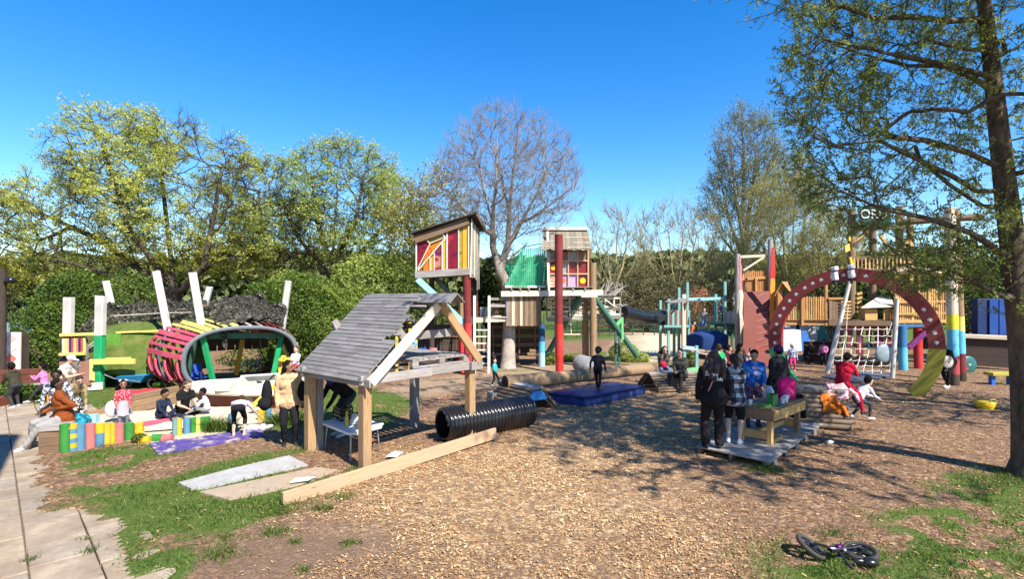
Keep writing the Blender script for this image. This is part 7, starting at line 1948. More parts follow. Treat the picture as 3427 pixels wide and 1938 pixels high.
# shrubs
def shrub(name, label, ells, n, size, leaf, seed, Yc, stem=True, cat='shrub', ncl=None, tone0=0.0, aspect=.5, core=True):
    rg = np.random.default_rng(seed); C = []; org = Vector((ells[0][0][0], ells[0][0][1], 0)); T = thing(name, org, label, cat, 'shrubs and hedges')
    for (c, r, w) in ells:
        p = ell_pts(rg, int(n * w), c, r, .72, 0.02); nz = fbm(p[:, 0] * 1.3 + p[:, 2] * .8, p[:, 1] * 1.3 + p[:, 2], 1.1, seed); p = np.array(tuple(c)) + (p - np.array(tuple(c))) * (.70 + .66 * nz)[:, None]; C.append(p)
    C = np.concatenate(C); cn = fbm(C[:, 0] * 1.5 + C[:, 2], C[:, 1] + C[:, 2] * 1.5, 1.2, seed + 3)
    leaf_obj('foliage', C, size, rg.random(len(C)) * .6 + (cn - .5) * 1.1 + .2 + tone0, leaf, T, org, rg, aspect, .4)
    P0, P1, R0, R1 = [], [], [], []
    for (c, r, w) in ells:
        for k in range(14):
            a = rg.random() * 6.28; e = np.array(tuple(c)) + np.array(r) * np.array([math.cos(a) * .7, math.sin(a) * .7, .6 * rg.random()]); s = np.array([c[0] + rg.normal(0, .2), c[1] + rg.normal(0, .2), -.05]); m = (s + e) / 2 + rg.normal(0, .15, 3)
            k_s = min(1, r[2] * .6); P0 += [s, m]; P1 += [m, e]; R0 += [.045 * k_s, .03 * k_s]; R1 += [.03 * k_s, .012 * k_s]
    V, Fq = tubes_np(np.array(P0), np.array(P1), np.array(R0), np.array(R1), 5)
    link('stems', np_mesh('stems', V - np.array(tuple(org)), Fq, B_DARK, True), T, Matrix.Translation(org))['kind'] = 'stuff'
    return T
def E(x, y, Y, rx, ry, rz, w): return (tuple(at(x, y, Y)), (rx, ry, rz), w)
shrub('evergreen_hedge', 'tall dark evergreen hedge behind the mural and bow tower', [E(200, 1130, 21.5, 1.5, 1.2, 2.2, .35), E(300, 1080, 22, 1.6, 1.3, 2.2, .3), E(420, 1060, 23, 1.6, 1.3, 2.0, .2), E(130, 1190, 20.5, .9, .8, 1.3, .15)], 26000, .055, L_HEDGE, 3, 21, tone0=.0)
shrub('evergreen_bush', 'dense green bush between the tunnel and the shelter', [E(1010, 1060, 21.5, 1.9, 1.4, 1.9, .5), E(910, 1050, 21.8, 1.3, 1.2, 1.5, .2), E(1120, 1080, 22, 1.3, 1.2, 1.5, .2), E(1000, 1180, 21, 1.6, 1.0, 1.0, .1)], 34000, .05, L_HEDGE, 4, 21, tone0=.18)
shrub('leafy_bush', 'yellow green leafy bush behind the shelter ridge', [E(1280, 960, 27, 2.4, 1.4, 1.7, .5), E(1230, 1060, 27, 2.0, 1.4, 1.6, .3), E(1400, 1010, 27, 1.6, 1.2, 1.3, .2)], 16000, .075, L_GREEN, 6, 27, tone0=-.1)
shrub('conifer', 'dark conifer behind the ladder', [E(1650, 960, 25.5, .8, .8, 1.3, .5), E(1655, 1030, 25.5, .75, .8, 1.3, .5)], 7000, .08, L_DARK, 7, 25)
shrub('bramble_hedge', 'olive brown hedge beyond the tube slide', [E(2080, 1020, 40, 2.5, 1.5, 1.8, .2), E(2170, 990, 42, 2.6, 1.5, 2.2, .25), E(2330, 1010, 42, 2.6, 1.5, 2.0, .25), E(2240, 1040, 40, 2.6, 1.5, 1.4, .15), E(2450, 1020, 42, 2.0, 1.5, 1.5, .15)], 26000, .075, leafmat('leaf_olive', [(0, (.04, .038, .018)), (.5, (.12, .105, .045)), (1, (.24, .21, .09))], .2), 9, 42)
shrub('low_weeds', 'leafy weeds at the foot of the green poles', [E(2090, 1180, 24, .7, .5, .45, .6), E(2130, 1200, 23.5, .6, .4, .25, .4)], 1800, .06, L_GREEN, 10, 24)
shrub('low_weeds', 'low leafy weeds beside the striped blue post', [E(1840, 1200, 22.6, .3, .3, .28, 1)], 700, .05, L_GREEN, 11, 22)
shrub('low_weeds', 'weeds below the pale blue bench', [E(2300, 1205, 22, .5, .4, .35, 1)], 900, .05, L_HEDGE, 14, 22)
shrub('low_weeds', 'weeds along the planter at the left edge', [E(110, 1320, 14.6, .9, .4, .25, .6), E(20, 1320, 14.6, .6, .4, .3, .4)], 2200, .05, L_HEDGE, 17, 14)
shrub('low_weeds', 'ivy in the shade under the slatted tunnel', [E(420, 1260, 17.8, 1.2, .5, .4, .5), E(580, 1290, 16.4, .6, .4, .2, .2), E(860, 1200, 20.5, 1.6, .4, .5, .3)], 3200, .06, L_HEDGE, 18, 17)
shrub('marigold_clump', 'clump with yellow flowers at the palisade end', [E(468, 1470, 10.4, .16, .12, .10, 1)], 500, .025, L_HEDGE, 19, 10)
for (px_, py_, n_t, lab) in ((730, 1440, 900, 'spiky clump of long grass between the palisade logs'), (948, 1420, 700, 'long grass clump at the right end of the palisade')):
    c = gd(px_, py_); x = c.x + rng.normal(0, .17, n_t); y = c.y + rng.normal(0, .10, n_t); V, i5, tn_ = blades(x, y, .16, .42, .006)
    ii = np.arange(n_t)[:, None] * 5; tri = np.concatenate([ii + np.array([[0, 1, 2]]), ii + np.array([[0, 2, 4]]), ii + np.array([[4, 2, 3]])], 0)
    tag(link('long_grass', np_mesh('long_grass', V - np.array(tuple(c)), tri, M_GRASS, False, {'tone': tn_}), None, Matrix.Translation(c)), lab, 'grass', kind='stuff')
mb = MB()
for k in range(9): q = gd(455 + k * 5, 1472 + (k % 3) * 4); mb.ell(q + Vector((0, 0, .17 + .02 * (k % 4))), .02, .02, .012, None, 7, 4)
tag(mb.build('yellow_blooms', plain('bloom_yellow', (.85, .62, .02), .7), None, True), 'small yellow blooms beside the palisade logs', 'flowers', kind='stuff')
shrub('background_shrubs', 'tangled shrubs behind the ship deck', [E(2800, 1000, 30, 1.6, 1.3, 1.5, .15), E(2940, 960, 30, 2.0, 1.3, 2.0, .2), E(3100, 960, 30, 2.6, 1.4, 2.2, .25), E(3280, 960, 29, 2.6, 1.4, 2.4, .25), E(3420, 980, 28, 2.0, 1.3, 2.2, .15)], 15000, .11, L_DARK, 20, 30, tone0=.15)
shrub('right_understorey', 'shady shrubs right of the painted poles', [E(3250, 1040, 24, 1.0, .8, 1.2, .4), E(3420, 1050, 24, 1.4, 1, 1.4, .6)], 5000, .08, L_DARK, 22, 24, tone0=.1)
shrub('boundary_hedge', 'ragged hedge line between the left trees', [E(60, 1020, 33, 3.0, 1.5, 2.2, .15), E(520, 1090, 33, 3.0, 1.5, 1.1, .2), E(760, 1090, 33, 3, 1.5, 1.0, .25), E(900, 1080, 33, 2.5, 1.5, 1.2, .2), E(1420, 1080, 33, 2.5, 1.5, 1.3, .2)], 13000, .13, leafmat('leaf_mixed', [(0, (.03, .04, .012)), (.5, (.09, .11, .03)), (1, (.22, .24, .06))], .25), 24, 33)
# ------------------------------------------------------------------ redwood tree at the right edge
Yr = 8.3
rw = thing('redwood_tree', Vector((8.05, 8.5, 0)), 'tall feathery conifer with dark trunk at the right edge', 'tree')
def ar(x, y, d=0): return at(x, y, Yr + d)
lim = [([Vector((8.24, 8.4, -.1)), ar(3447, 1400, .1), ar(3430, 1170, .1), ar(3400, 900, .05), ar(3368, 660), ar(3331, 330), ar(3298, 40), ar(3268, -180), ar(3235, -420), Vector((6.9, 8.1, 12.5)), Vector((6.8, 8.1, 14.5))], None)]
def limb(*P): lim.append(([ar(*p) for p in P], 1))
limb((3300, 60), (3180, 70, -.3), (3050, 55, -.6), (2930, 60, -.8), (2820, 20, -.9))
limb((3310, 170), (3240, 165, -.2), (3130, 140, -.4), (3040, 100, -.5))
limb((3325, 260), (3220, 230, -.5), (3110, 205, -.8), (2960, 175, -1.1), (2850, 150, -1.3), (2760, 130, -1.4))
limb((3330, 310), (3260, 260, -.2), (3160, 220, .4), (3040, 220, .7), (2920, 190, 1.0), (2800, 150, 1.1), (2660, 80, 1.2))
limb((3345, 560), (3240, 510, -.3), (3100, 470, -.7), (2960, 455, -1), (2860, 430, -1.2))
limb((3350, 640), (3270, 640, -.2), (3190, 590, -.4), (3040, 520, -.8), (2940, 470, -1.0), (2800, 485, -1.1), (2700, 430, -1.2), (2640, 380, -1.2))
limb((3352, 700), (3290, 690, .3), (3180, 620, .7), (3060, 520, 1.0), (2940, 470, 1.2))
limb((3360, 860), (3330, 830, -.2), (3250, 780, -.5), (3100, 730, -.8), (2950, 700, -1.0), (2820, 640, -1.1), (2720, 560, -1.2))
limb((3362, 900), (3260, 830, .5), (3160, 760, 1.2), (3020, 770, 1.8), (2900, 760, 2.2))
limb((3370, 1000), (3290, 960, -.2), (3180, 900, -.4), (3080, 880, -.5))
limb((3335, 420), (3390, 380, .2), (3450, 320, .4), (3560, 260, .6)); limb((3310, 200), (3400, 160, .3), (3520, 60, .5)); limb((3350, 600), (3420, 540, -.3), (3540, 470, -.6)); limb((3368, 980), (3440, 900, -.2), (3540, 860, -.4)); limb((3372, 1060), (3440, 1010, -.3), (3530, 990, -.5)); limb((3280, 0), (3360, -80, .2), (3480, -140, .3))
# higher limbs, above the picture, on every side
for k in range(26):
    a = rgp.random() * 6.28; z = 7.6 + k * .25; L = 3.6 - (z - 7.6) * .38; s = Vector((7.35 - (z - 7.6) * .08, 8.25, z))
    lim.append(([s, s + Vector((math.cos(a) * L * .5, math.sin(a) * L * .5, .5)), s + Vector((math.cos(a) * L, math.sin(a) * L, .55))], 1))
for k in range(7):
    a = -2.3 + k * .55; z = 3.6 + k * .55; L = 3.0; s = Vector((7.75, 8.35, z)); lim.append(([s, s + Vector((math.cos(a) * L * .5, math.sin(a) * L * .5, .35)), s + Vector((math.cos(a) * L, math.sin(a) * L, .25))], 1))
def pix_pts(n, x0, x1, y0, y1, d0, d1): return np.array([tuple(at(rgp.uniform(x0, x1), rgp.uniform(y0, y1), Yr + rgp.uniform(d0, d1))) for _ in range(n)])
def crownfilter(P):
    px = CX + P[:, 0] / P[:, 1] * F; py = HZ - (P[:, 2] - CH) / P[:, 1] * F
    lo = 2620 + 26 * np.sin(py / 60) + np.where(py > 560, (py - 560) * .9, 0)
    keep = (px > lo) & ~((px > 3090) & (px < 3260) & (py > 590) & (py < 700) & (rgp.random(len(P)) < .5))
    return P[keep]
A = np.concatenate([crownfilter(pix_pts(820, 2590, 3320, -80, 980, -1.4, 1.6)), crownfilter(pix_pts(220, 2640, 2960, 0, 760, -1.2, 1.0)), pix_pts(170, 3300, 3620, -100, 1050, -.8, .8), pix_pts(110, 2980, 3300, 800, 960, -.5, .6)])
top_ = np.concatenate([np.stack([7.3 + rgp.normal(0, 1.9, 700), 8.0 + rgp.normal(0, 1.7, 700), 7.6 + 3.6 * rgp.random(700) ** 1.4], -1), np.stack([7.6 + rgp.normal(0, 1.1, 520), 6.9 - rgp.random(520) * 3.6, 5.4 + 4.2 * rgp.random(520)], -1)])
top_ = top_[~((np.abs(top_[:, 0]) < top_[:, 1] * .963) & (top_[:, 2] < 2.8 + top_[:, 1] * .56) & (top_[:, 1] < 6.9) & (top_[:, 1] > 0))]
tpx = CX + top_[:, 0] / top_[:, 1] * F; top_ = top_[~((tpx < 2700) & (top_[:, 2] < 2.9 + top_[:, 1] * .56))]; A = np.concatenate([A, top_])
pos, par, dr, bn = grow(lim, A, .16, 77, .02, .16, .55)
r, ch = radii(pos, par, .0035, .30)
nmain = bn
# the trunk and limbs get their own thickness
trk = np.zeros(len(pos), bool); n0 = int(sum(max(1, int((Vector(b_) - Vector(a)).length / .16)) for a, b_ in zip(lim[0][0][:-1], lim[0][0][1:])) + 1)
zt_ = pos[:n0, 2]; r[:n0] = np.interp(zt_, [0, .25, 1.2, 4, 5.9, 7.5, 14.5], [.35, .26, .22, .155, .12, .09, .03])
lk = np.arange(n0, bn); r[lk] = np.maximum(np.minimum(r[lk] * 1.0, .052), .010)
thick = r > .011
branch_mesh('trunk', pos, par, r, thick, B_RED, rw, ORG[rw.name])
hid = lambda p: (p[:, 2] > 2.9 + p[:, 1] * .56) | (np.abs(p[:, 0]) > p[:, 1] * .98)
tips = np.where(~thick)[0]; rg = np.random.default_rng(5)
sub = rg.choice(tips, min(len(tips), 17000), replace=False, p=(lambda w: w / w.sum())(np.where(hid(pos[tips]), 1.0, .6)))
P, Q, D = twigs_at(rg, pos, dr, sub, 2, .26, -.25)
V1, F1 = tubes_np(P, Q, np.full(len(P), .0042), np.full(len(P), .0025), 3)
k = np.where(~thick & (par >= 0))[0]; V2, F2 = tubes_np(pos[par[k]], pos[k], np.minimum(r[par[k]], .008), r[k], 3)
cr = link('crown', np_mesh('crown', np.concatenate([V1, V2]) - np.array(tuple(ORG[rw.name])), np.concatenate([F1, F2 + len(V1)]), B_RED, True), rw, Matrix.Translation(ORG[rw.name]))
# leaflets in two ranks along each twig
nl = 7; f = (np.arange(nl) + .5) / nl
side = np.cross(D, rg.normal(0, 1, D.shape)); side /= np.linalg.norm(side, axis=1, keepdims=True)
C = []; T1 = []
for i in range(nl):
    for s in (-1, 1):
        keep = rg.random(len(P)) < .62
        c = P + (Q - P) * (f[i] + rg.normal(0, .05, (len(P), 1))); t_ = side * s + D * .5 + np.array([0, 0, .15]); C.append(c[keep]); T1.append(t_[keep])
C = np.concatenate(C); T1 = np.concatenate(T1); T1 /= np.linalg.norm(T1, axis=1, keepdims=True)
L_ = (.018 + .023 * rg.random(len(C)))[:, None]; L_ = L_ * np.where(hid(C)[:, None], 1.7, 1.0); W_ = np.cross(T1, rg.normal(0, 1, T1.shape) + np.array([0, 0, 1.2])); W_ /= np.linalg.norm(W_, axis=1, keepdims=True); W_ = W_ * L_ * .36  # leaflets out of view are enlarged to thicken the cast shade
V = np.stack([C, C + T1 * L_ * .8 + W_, C + T1 * L_ * 1.9, C + T1 * L_ * .8 - W_], 1).reshape(-1, 3)
cn = fbm(C[:, 0] * 2 + C[:, 2], C[:, 1] * 2 - C[:, 2], 1.0, 4)
tone = np.clip(rg.random(len(C)) * .55 + (cn - .5) * .9 + .2, 0, 1)
link('foliage', np_mesh('foliage', V - np.array(tuple(ORG[rw.name])), np.arange(len(V)).reshape(-1, 4), L_RED, False, {'tone': np.repeat(tone, 4)}), cr, Matrix.Translation(ORG[rw.name]))
# another tree just outside the picture on the right; its shade falls into view
b0 = Vector((14.6, 10.6, 0)); lim = [([b0, b0 + Vector((0, 0, 3)), b0 + Vector((-.1, .1, 6.5))], None)]
A = np.concatenate([ell_pts(rgp, 300, (14.6, 10.4, 6.6), (3.2, 3.4, 2.8), .2)])
tree(b0, lim, A, 'leafy tree standing beyond the right edge', 61, L_GREEN, .25, B_DARK, .5, .012, (4, .6, .2), (6, .06, .2), cl=.4)
# ------------------------------------------------------------------ far buildings and fences
sb = thing('school_building', at(2240, 1080, 75), 'long low building with a white roof edge beyond the willows', 'building')
bar('wall', at(2040, 1010, 76), at(2420, 1010, 76), 3, 4.2, plain('tan_brick', (.20, .15, .10), .9), sb)
mb = MB(); mb.poly([at(2040, 948, 74), at(2420, 905, 74), at(2420, 912, 74), at(2040, 957, 74)], (0, 4, 0)); mb.build('roof_edge', P_WHITE, sb)
br = thing('brick_house', at(2300, 1100, 55), 'orange brick house end behind the teal frame', 'house')
bar('wall', at(2300, 1090, 55), at(2300, 960, 55), 3.6, 2.0, plain('orange_brick', (.32, .13, .07), .9, nz=.2, scale=12), br, up=(0, 1, 0)); bar('wall', at(2350, 1085, 56), at(2350, 960, 56), 1.8, 1.2, MATS['orange_brick'], br, up=(0, 1, 0))
gh = thing('grey_house', at(2430, 1100, 58), 'grey roofed house behind the teal frame', 'house')
bar('wall', at(2440, 1090, 58), at(2440, 975, 58), 4.4, 2.5, plain('house_grey', (.24, .23, .22), .85), gh, up=(0, 1, 0))
for (x, y) in ((2410, 995), (2445, 995), (2415, 1022), (2440, 1022), (2462, 1022)):
    mb = MB(); mb.box(at(x, y, 56.7), .62, .06, .55); w_o = mb.build('window', P_WHITE, gh); mb = MB(); mb.box(at(x, y, 56.65), .48, .06, .42); mb.build('pane', G_GREY if 'G_GREY' in globals() else M_STEEL, w_o)
fm = thing('mesh_fence', at(2000, 1120, 36), 'dark green mesh fence across the far lawn', 'fence')
GF = plain('fence_green', (.02, .06, .045), .5)
for k in range(22): x = 1820 + k * 37; bar('post', at(x, 1140, 36), at(x, 1050, 36), .06, .06, GF, fm, up=(0, 1, 0))
for k in range(7): bar('wire', at(1820, 1052 + k * 9, 36), at(2640, 1052 + k * 9, 36), .015, .02, GF, fm)
wf = thing('white_picket_fence', at(1360, 1110, 29), 'white picket fence glimpsed through the shelter', 'fence')
for k in range(16): x = 1318 + k * 5.4; bar('pale', at(x, 1172, 29), at(x, 1062, 29), .05, .03, P_WHITE, wf, up=(0, 1, 0))
# far wood closing the horizon on both sides
rg = np.random.default_rng(8)
n = 34000; X = rg.uniform(-110, 130, n); Yv = rg.uniform(72, 84, n); hh = 5.5 + 4 * fbm(X, Yv * 0, .06, 3); Z = 1.5 + hh * rg.random(n) ** .8
C = np.stack([X, Yv, Z], -1); far_ = leaf_obj('far_wood', C, .8, rg.random(n) * .6 + .4 * (Z / 9), leafmat('leaf_far', [(0, (.04, .05, .02)), (.5, (.12, .14, .05)), (1, (.26, .27, .09))], .2), None, Vector((0, 78, 0)), rg, .6, .3)
tag(far_, 'distant wood closing the view behind the playground', 'wood', kind='stuff')
# ------------------------------------------------------------------ people
SK_D = plain('skin_deep', (.085, .042, .026), .55, nz=.08); SK_B = plain('skin_brown', (.26, .14, .085), .55, nz=.08); SK_T = plain('skin_tan', (.42, .25, .165), .55, nz=.08); SK_L = plain('skin_light', (.58, .37, .27), .55, nz=.08)
HAIR_K = plain('hair_black', (.010, .008, .007), .85, nz=.5, scale=30, spec=.12); HAIR_B = plain('hair_brown', (.055, .032, .02), .8, nz=.5, scale=30, spec=.15)
M_SHOEW = plain('shoe_white', (.72, .72, .72), .6, nz=.1); M_SHOEK = plain('shoe_black', (.02, .02, .02), .6)
EYE = plain('eye_dark', (.015, .012, .010), .2); LIP = plain('lip', (.30, .10, .085), .5)
C_BLK = cloth('cloth_black', (.013, .013, .015)); C_GRY = cloth('cloth_grey', (.22, .22, .23)); C_NAVY = cloth('cloth_navy', (.02, .03, .06)); C_JEAN = cloth('cloth_jean', (.15, .22, .36)); C_CHAR = cloth('cloth_charcoal', (.045, .047, .05))

def ik(root, tgt, l1, l2, hint):
    d = tgt - root; L = min(d.length, (l1 + l2) * .995); L = max(L, abs(l1 - l2) + .01); dn = d.normalized()
    a = (l1 * l1 - l2 * l2 + L * L) / (2 * L); h = math.sqrt(max(0, l1 * l1 - a * a)); hv = Vector(hint) - dn * Vector(hint).dot(dn)
    hv = hv.normalized() if hv.length > 1e-4 else Vector((0, 0, 1)); return root + dn * a + hv * h, root + dn * L

class Prims:
    def __init__(s): s.P = []
    def cap(s, a, ra, b_, rb, m): s.P.append((Vector(a), ra, Vector(b_), rb, m, None))
    def ell(s, c, r3, rot, m): s.P.append((Vector(c), r3, rot, None, m, 'e'))
    def mesh(s, name, voxel, mats, order, smooth=2, fold=None):
        mb = MB()
        for p in s.P:
            if p[5] == 'e': mb.ell(p[0], p[1][0], p[1][1], p[1][2], p[2], 14, 10)
            else:
                a, ra, b_, rb = p[:4]; d = b_ - a
                if d.length < 1e-5: d = Vector((0, 0, 1e-4)); b_ = a + d
                dn = d.normalized(); pts, rad = [], []
                for k in range(4): t_ = math.pi / 2 * (1 - k / 4); pts.append(a - dn * ra * math.sin(t_)); rad.append(max(.0005, ra * math.cos(t_)))
                pts.append(a); rad.append(ra); pts.append(b_); rad.append(rb)
                for k in range(1, 5): t_ = math.pi / 2 * k / 4; pts.append(b_ + dn * rb * math.sin(t_)); rad.append(max(.0005, rb * math.cos(t_)))
                mb.tube(pts, rad, 12)
        me = newmesh(name, mb.V, mb.F); o = bpy.data.objects.new(name, me); COL.objects.link(o)
        bm = bmesh.new(); bm.from_mesh(me); bmesh.ops.recalc_face_normals(bm, faces=bm.faces); bm.to_mesh(me); bm.free()
        md = o.modifiers.new('r', 'REMESH'); md.mode = 'VOXEL'; md.voxel_size = voxel; md.use_smooth_shade = True
        sm = o.modifiers.new('s', 'SMOOTH'); sm.factor = .5; sm.iterations = smooth
        dg = bpy.context.evaluated_depsgraph_get(); out = bpy.data.meshes.new_from_object(o.evaluated_get(dg)); bpy.data.objects.remove(o); bpy.data.meshes.remove(me)
        out.materials.clear()
        for m in order: out.materials.append(mats[m])
        n = len(out.polygons); c = np.zeros(n * 3); out.polygons.foreach_get('center', c); c = c.reshape(-1, 3); best = np.full(n, 1e9); mi = np.zeros(n, int)
        for p in s.P:
            if p[5] == 'e':
                q = c - np.array(tuple(p[0]))
                if p[2] is not None: q = q @ np.array(p[2])
                d = (np.sqrt(((q / np.array(p[1])) ** 2).sum(1)) - 1) * min(p[1])
            else:
                a, ra, b_, rb = np.array(tuple(p[0])), p[1], np.array(tuple(p[2])), p[3]; ab_ = b_ - a; t_ = np.clip(((c - a) @ ab_) / (ab_ @ ab_ + 1e-12), 0, 1)
                d = np.linalg.norm(c - a - t_[:, None] * ab_, axis=1) - (ra + (rb - ra) * t_)
            k = d < best; best[k] = d[k]; mi[k] = order.index(p[4])
        nv = len(out.vertices); vc = np.zeros(nv * 3); out.vertices.foreach_get('co', vc); vc = vc.reshape(-1, 3); vn = np.zeros(nv * 3); out.vertices.foreach_get('normal', vn); vn = vn.reshape(-1, 3)
        if fold is not None:
            x_, y_, z_ = vc.T; d = .5 * np.sin(34 * x_ + 3 * np.sin(19 * z_ + x_ * 7)) + .5 * np.sin(41 * z_ + 4 * np.sin(15 * y_ + 11 * x_)) + .4 * np.sin(73 * (x_ + y_) + 30 * z_)
            d *= np.clip((np.linalg.norm(vc - np.array(tuple(fold[0])), axis=1) - fold[1]) / .06, 0, 1) * fold[2]
            out.vertices.foreach_set('co', (vc + vn * d[:, None]).ravel())
        out.polygons.foreach_set('material_index', mi.astype(np.int32)); out.polygons.foreach_set('use_smooth', np.ones(n, bool)); return out

def person(label, pos, yaw, H, top, bot, skin=SK_T, shoe=M_SHOEK, hair=HAIR_K, style='short', hip=None, lean=0, twist=0, head=(0, 0), hl=None, hr=None, fl=None, fr=None, sleeve='long', leg='long', skirt=None, bulk=1.0, kid=False, voxel=.017, extra=None, group='people in the playground', flare=1.0, side_lean=0, longtop=0.0, elbow=None, base=0.0):
    s = H / 1.7; yaw = R(yaw); f = Vector((math.sin(yaw), -math.cos(yaw), 0)); l = Vector((math.cos(yaw), math.sin(yaw), 0)); z = Vector((0, 0, 1)); O = Vector((pos[0], pos[1], base))
    def loc(t_): return O + f * t_[0] + l * t_[1] + z * t_[2]
    hs = 1.32 if kid else 1.0; legk = .93 if kid else 1.0
    hipc = loc((0, 0, .90 * s * legk)) if hip is None else loc(hip)
    th = R(lean); sl_ = R(side_lean); spine = (z * math.cos(th) + f * math.sin(th) + l * math.sin(sl_)).normalized(); fr_ = (f * math.cos(th) - z * math.sin(th)).normalized()
    tw_ = R(twist); lt = (l * math.cos(tw_) + fr_ * -math.sin(tw_)).normalized()
    chest = hipc + spine * .33 * s; neck = hipc + spine * .50 * s; shz = hipc + spine * .455 * s
    P = Prims(); b = bulk; ft = spine.cross(lt)
    # torso
    P.cap(hipc + l * .075 * s, .105 * s * b, hipc - l * .075 * s, .105 * s * b, 'bot')
    P.cap(hipc + spine * .06 * s + l * .06 * s, .118 * s * b, hipc + spine * .06 * s - l * .06 * s, .118 * s * b, 'top')
    P.cap(hipc + spine * .18 * s + l * .05 * s, .112 * s * b, hipc + spine * .18 * s - l * .05 * s, .112 * s * b, 'top')
    P.cap(chest + lt * .07 * s, .122 * s * b, chest - lt * .07 * s, .122 * s * b, 'top'); P.cap(hipc + spine * .12 * s, .125 * s * b, chest, .128 * s * b, 'top')
    P.cap(shz + lt * .135 * s, .068 * s * b, shz - lt * .135 * s, .068 * s * b, 'top'); P.cap(shz + lt * .07 * s, .085 * s * b, shz - lt * .07 * s, .085 * s * b, 'top')
    if longtop: P.cap(hipc + l * .06 * s - z * longtop * s, .14 * s * b, hipc - l * .06 * s - z * longtop * s, .14 * s * b, 'top'); P.cap(hipc + spine * .06 * s, .14 * s * b, hipc - z * longtop * s, .15 * s * b, 'top')
    # head
    hy, hp = R(head[0]), R(head[1]); hf0 = f * math.cos(hy) + l * math.sin(hy); hf = hf0 * math.cos(hp) - z * math.sin(hp); hu = (z * math.cos(hp) + hf0 * math.sin(hp)); hu = (hu + spine * .35).normalized(); hf = (hf - hu * hf.dot(hu)).normalized(); hl_ = hu.cross(hf) * -1
    if hl_.dot(l) < 0 and abs(head[0]) < 90: hl_ = -hl_
    hc = neck + (spine * .6 + hu * .4) * (.075 * s + .055 * s * hs) + hu * .045 * s * hs
    hk = s * hs
    P.cap(neck - spine * .03 * s, .056 * s, hc - hu * .05 * hk, .052 * s, 'skin')
    rot = Matrix((hf, hl_, hu)).transposed()
    P.ell(hc + hu * .015 * hk, (.094 * hk, .076 * hk, .098 * hk), rot, 'skin'); P.ell(hc - hu * .045 * hk + hf * .018 * hk, (.070 * hk, .060 * hk, .070 * hk), rot, 'skin')
    P.cap(hc + hf * .085 * hk + hu * .005 * hk, .010 * hk, hc + hf * .102 * hk - hu * .026 * hk, .015 * hk, 'skin')
    for sd_ in (-1, 1): P.ell(hc + hl_ * sd_ * .077 * hk - hu * .005 * hk, (.020 * hk, .011 * hk, .028 * hk), rot, 'skin')
    # arms
    for sd_, tg_ in ((1, hl), (-1, hr)):
        sh_ = shz + lt * .175 * s * sd_ - spine * .005 * s
        tgt = loc(tg_) if tg_ is not None else sh_ - z * .50 * s + lt * sd_ * .08 * s + f * .06 * s
        hint = (-f * .8 - z * .5 + lt * sd_ * .5) if elbow is None else (f * elbow[0] + lt * sd_ * elbow[1] + z * elbow[2])
        el, wr = ik(sh_, tgt, .285 * s, .255 * s, hint); ua = .050 * s * b; fa = .042 * s * (b if sleeve == 'long' else 1)
        P.cap(sh_, .062 * s * b, sh_.lerp(el, .6), ua, 'top'); P.cap(sh_.lerp(el, .6), ua if sleeve != 'none' else .043 * s, el, .044 * s * (b if sleeve == 'long' else 1), 'top' if sleeve == 'long' else 'skin')
        P.cap(el, fa, el.lerp(wr, .93), .034 * s * (b if sleeve == 'long' else .85), 'top' if sleeve == 'long' else 'skin'); P.cap(el.lerp(wr, .9), .026 * s, wr, .024 * s, 'skin')
        hd = (wr - el).normalized(); ps = hd.cross(fr_).normalized() if abs(hd.dot(fr_)) < .95 else hd.cross(z).normalized(); pn = hd.cross(ps).normalized(); cv = pn if pn.dot(fr_) > 0 else -pn
        P.ell(wr + hd * .045 * s, (.048 * s, .036 * s, .019 * s), Matrix((hd, ps, pn)).transposed(), 'skin')
        for k in range(4):
            o_ = ps * (-.027 + .018 * k) * s; L = (.060, .070, .066, .052)[k] * s; k0 = wr + hd * .080 * s + o_; k1 = k0 + hd * L * .55 + cv * .012 * s; k2 = k1 + hd * L * .30 + cv * .030 * s
            P.cap(k0, .0095 * s, k1, .0090 * s, 'skin'); P.cap(k1, .0090 * s, k2, .0080 * s, 'skin')
        th_ = ps * (-1 if sd_ > 0 else 1); k0 = wr + hd * .03 * s + th_ * .028 * s; k1 = k0 + (hd * .7 + th_ * .6).normalized() * .035 * s; k2 = k1 + (hd * .9 + th_ * .15 + cv * .3).normalized() * .030 * s
        P.cap(k0, .013 * s, k1, .011 * s, 'skin'); P.cap(k1, .011 * s, k2, .009 * s, 'skin')
    # legs
    for sd_, tg_ in ((1, fl), (-1, fr)):
        hj = hipc + l * .085 * s * sd_ - z * .02 * s; tgt = loc(tg_) if tg_ is not None else O + l * .10 * s * sd_ + f * .02 * s * sd_
        an_t = tgt + z * .075 * s; kn, an = ik(hj, an_t, .43 * s * legk, .43 * s * legk, f + l * sd_ * .12 + z * .2)
        P.cap(hj, .088 * s * b, hj.lerp(kn, .55), .076 * s * b, 'bot'); P.cap(hj.lerp(kn, .55), .076 * s * b, kn, .060 * s * (b if leg != 'shorts' else 1.15), 'bot')
        lm = 'bot' if leg == 'long' else 'skin'
        if leg == 'shorts': P.cap(kn, .050 * s, kn.lerp(an, .3), .050 * s, 'skin')
        else: P.cap(kn, .058 * s * b, kn.lerp(an, .35), .055 * s * b * (1 + (flare - 1) * .4), 'bot')
        mid = kn.lerp(an, .5 if leg == 'crop' else .35); P.cap(mid, .053 * s * (b if lm == 'bot' else .95) * (1 + (flare - 1) * .4), an.lerp(kn, .06), (.042 * s * flare * b) if lm == 'bot' else .034 * s, lm)
        sh = (an - kn).normalized(); fd = f + l * sd_ * .18; fd = fd - sh * fd.dot(sh) * .6; fd.z = min(0, fd.z) * .3; fd.normalize()
        hl2 = an - z * .035 * s - fd * .035 * s
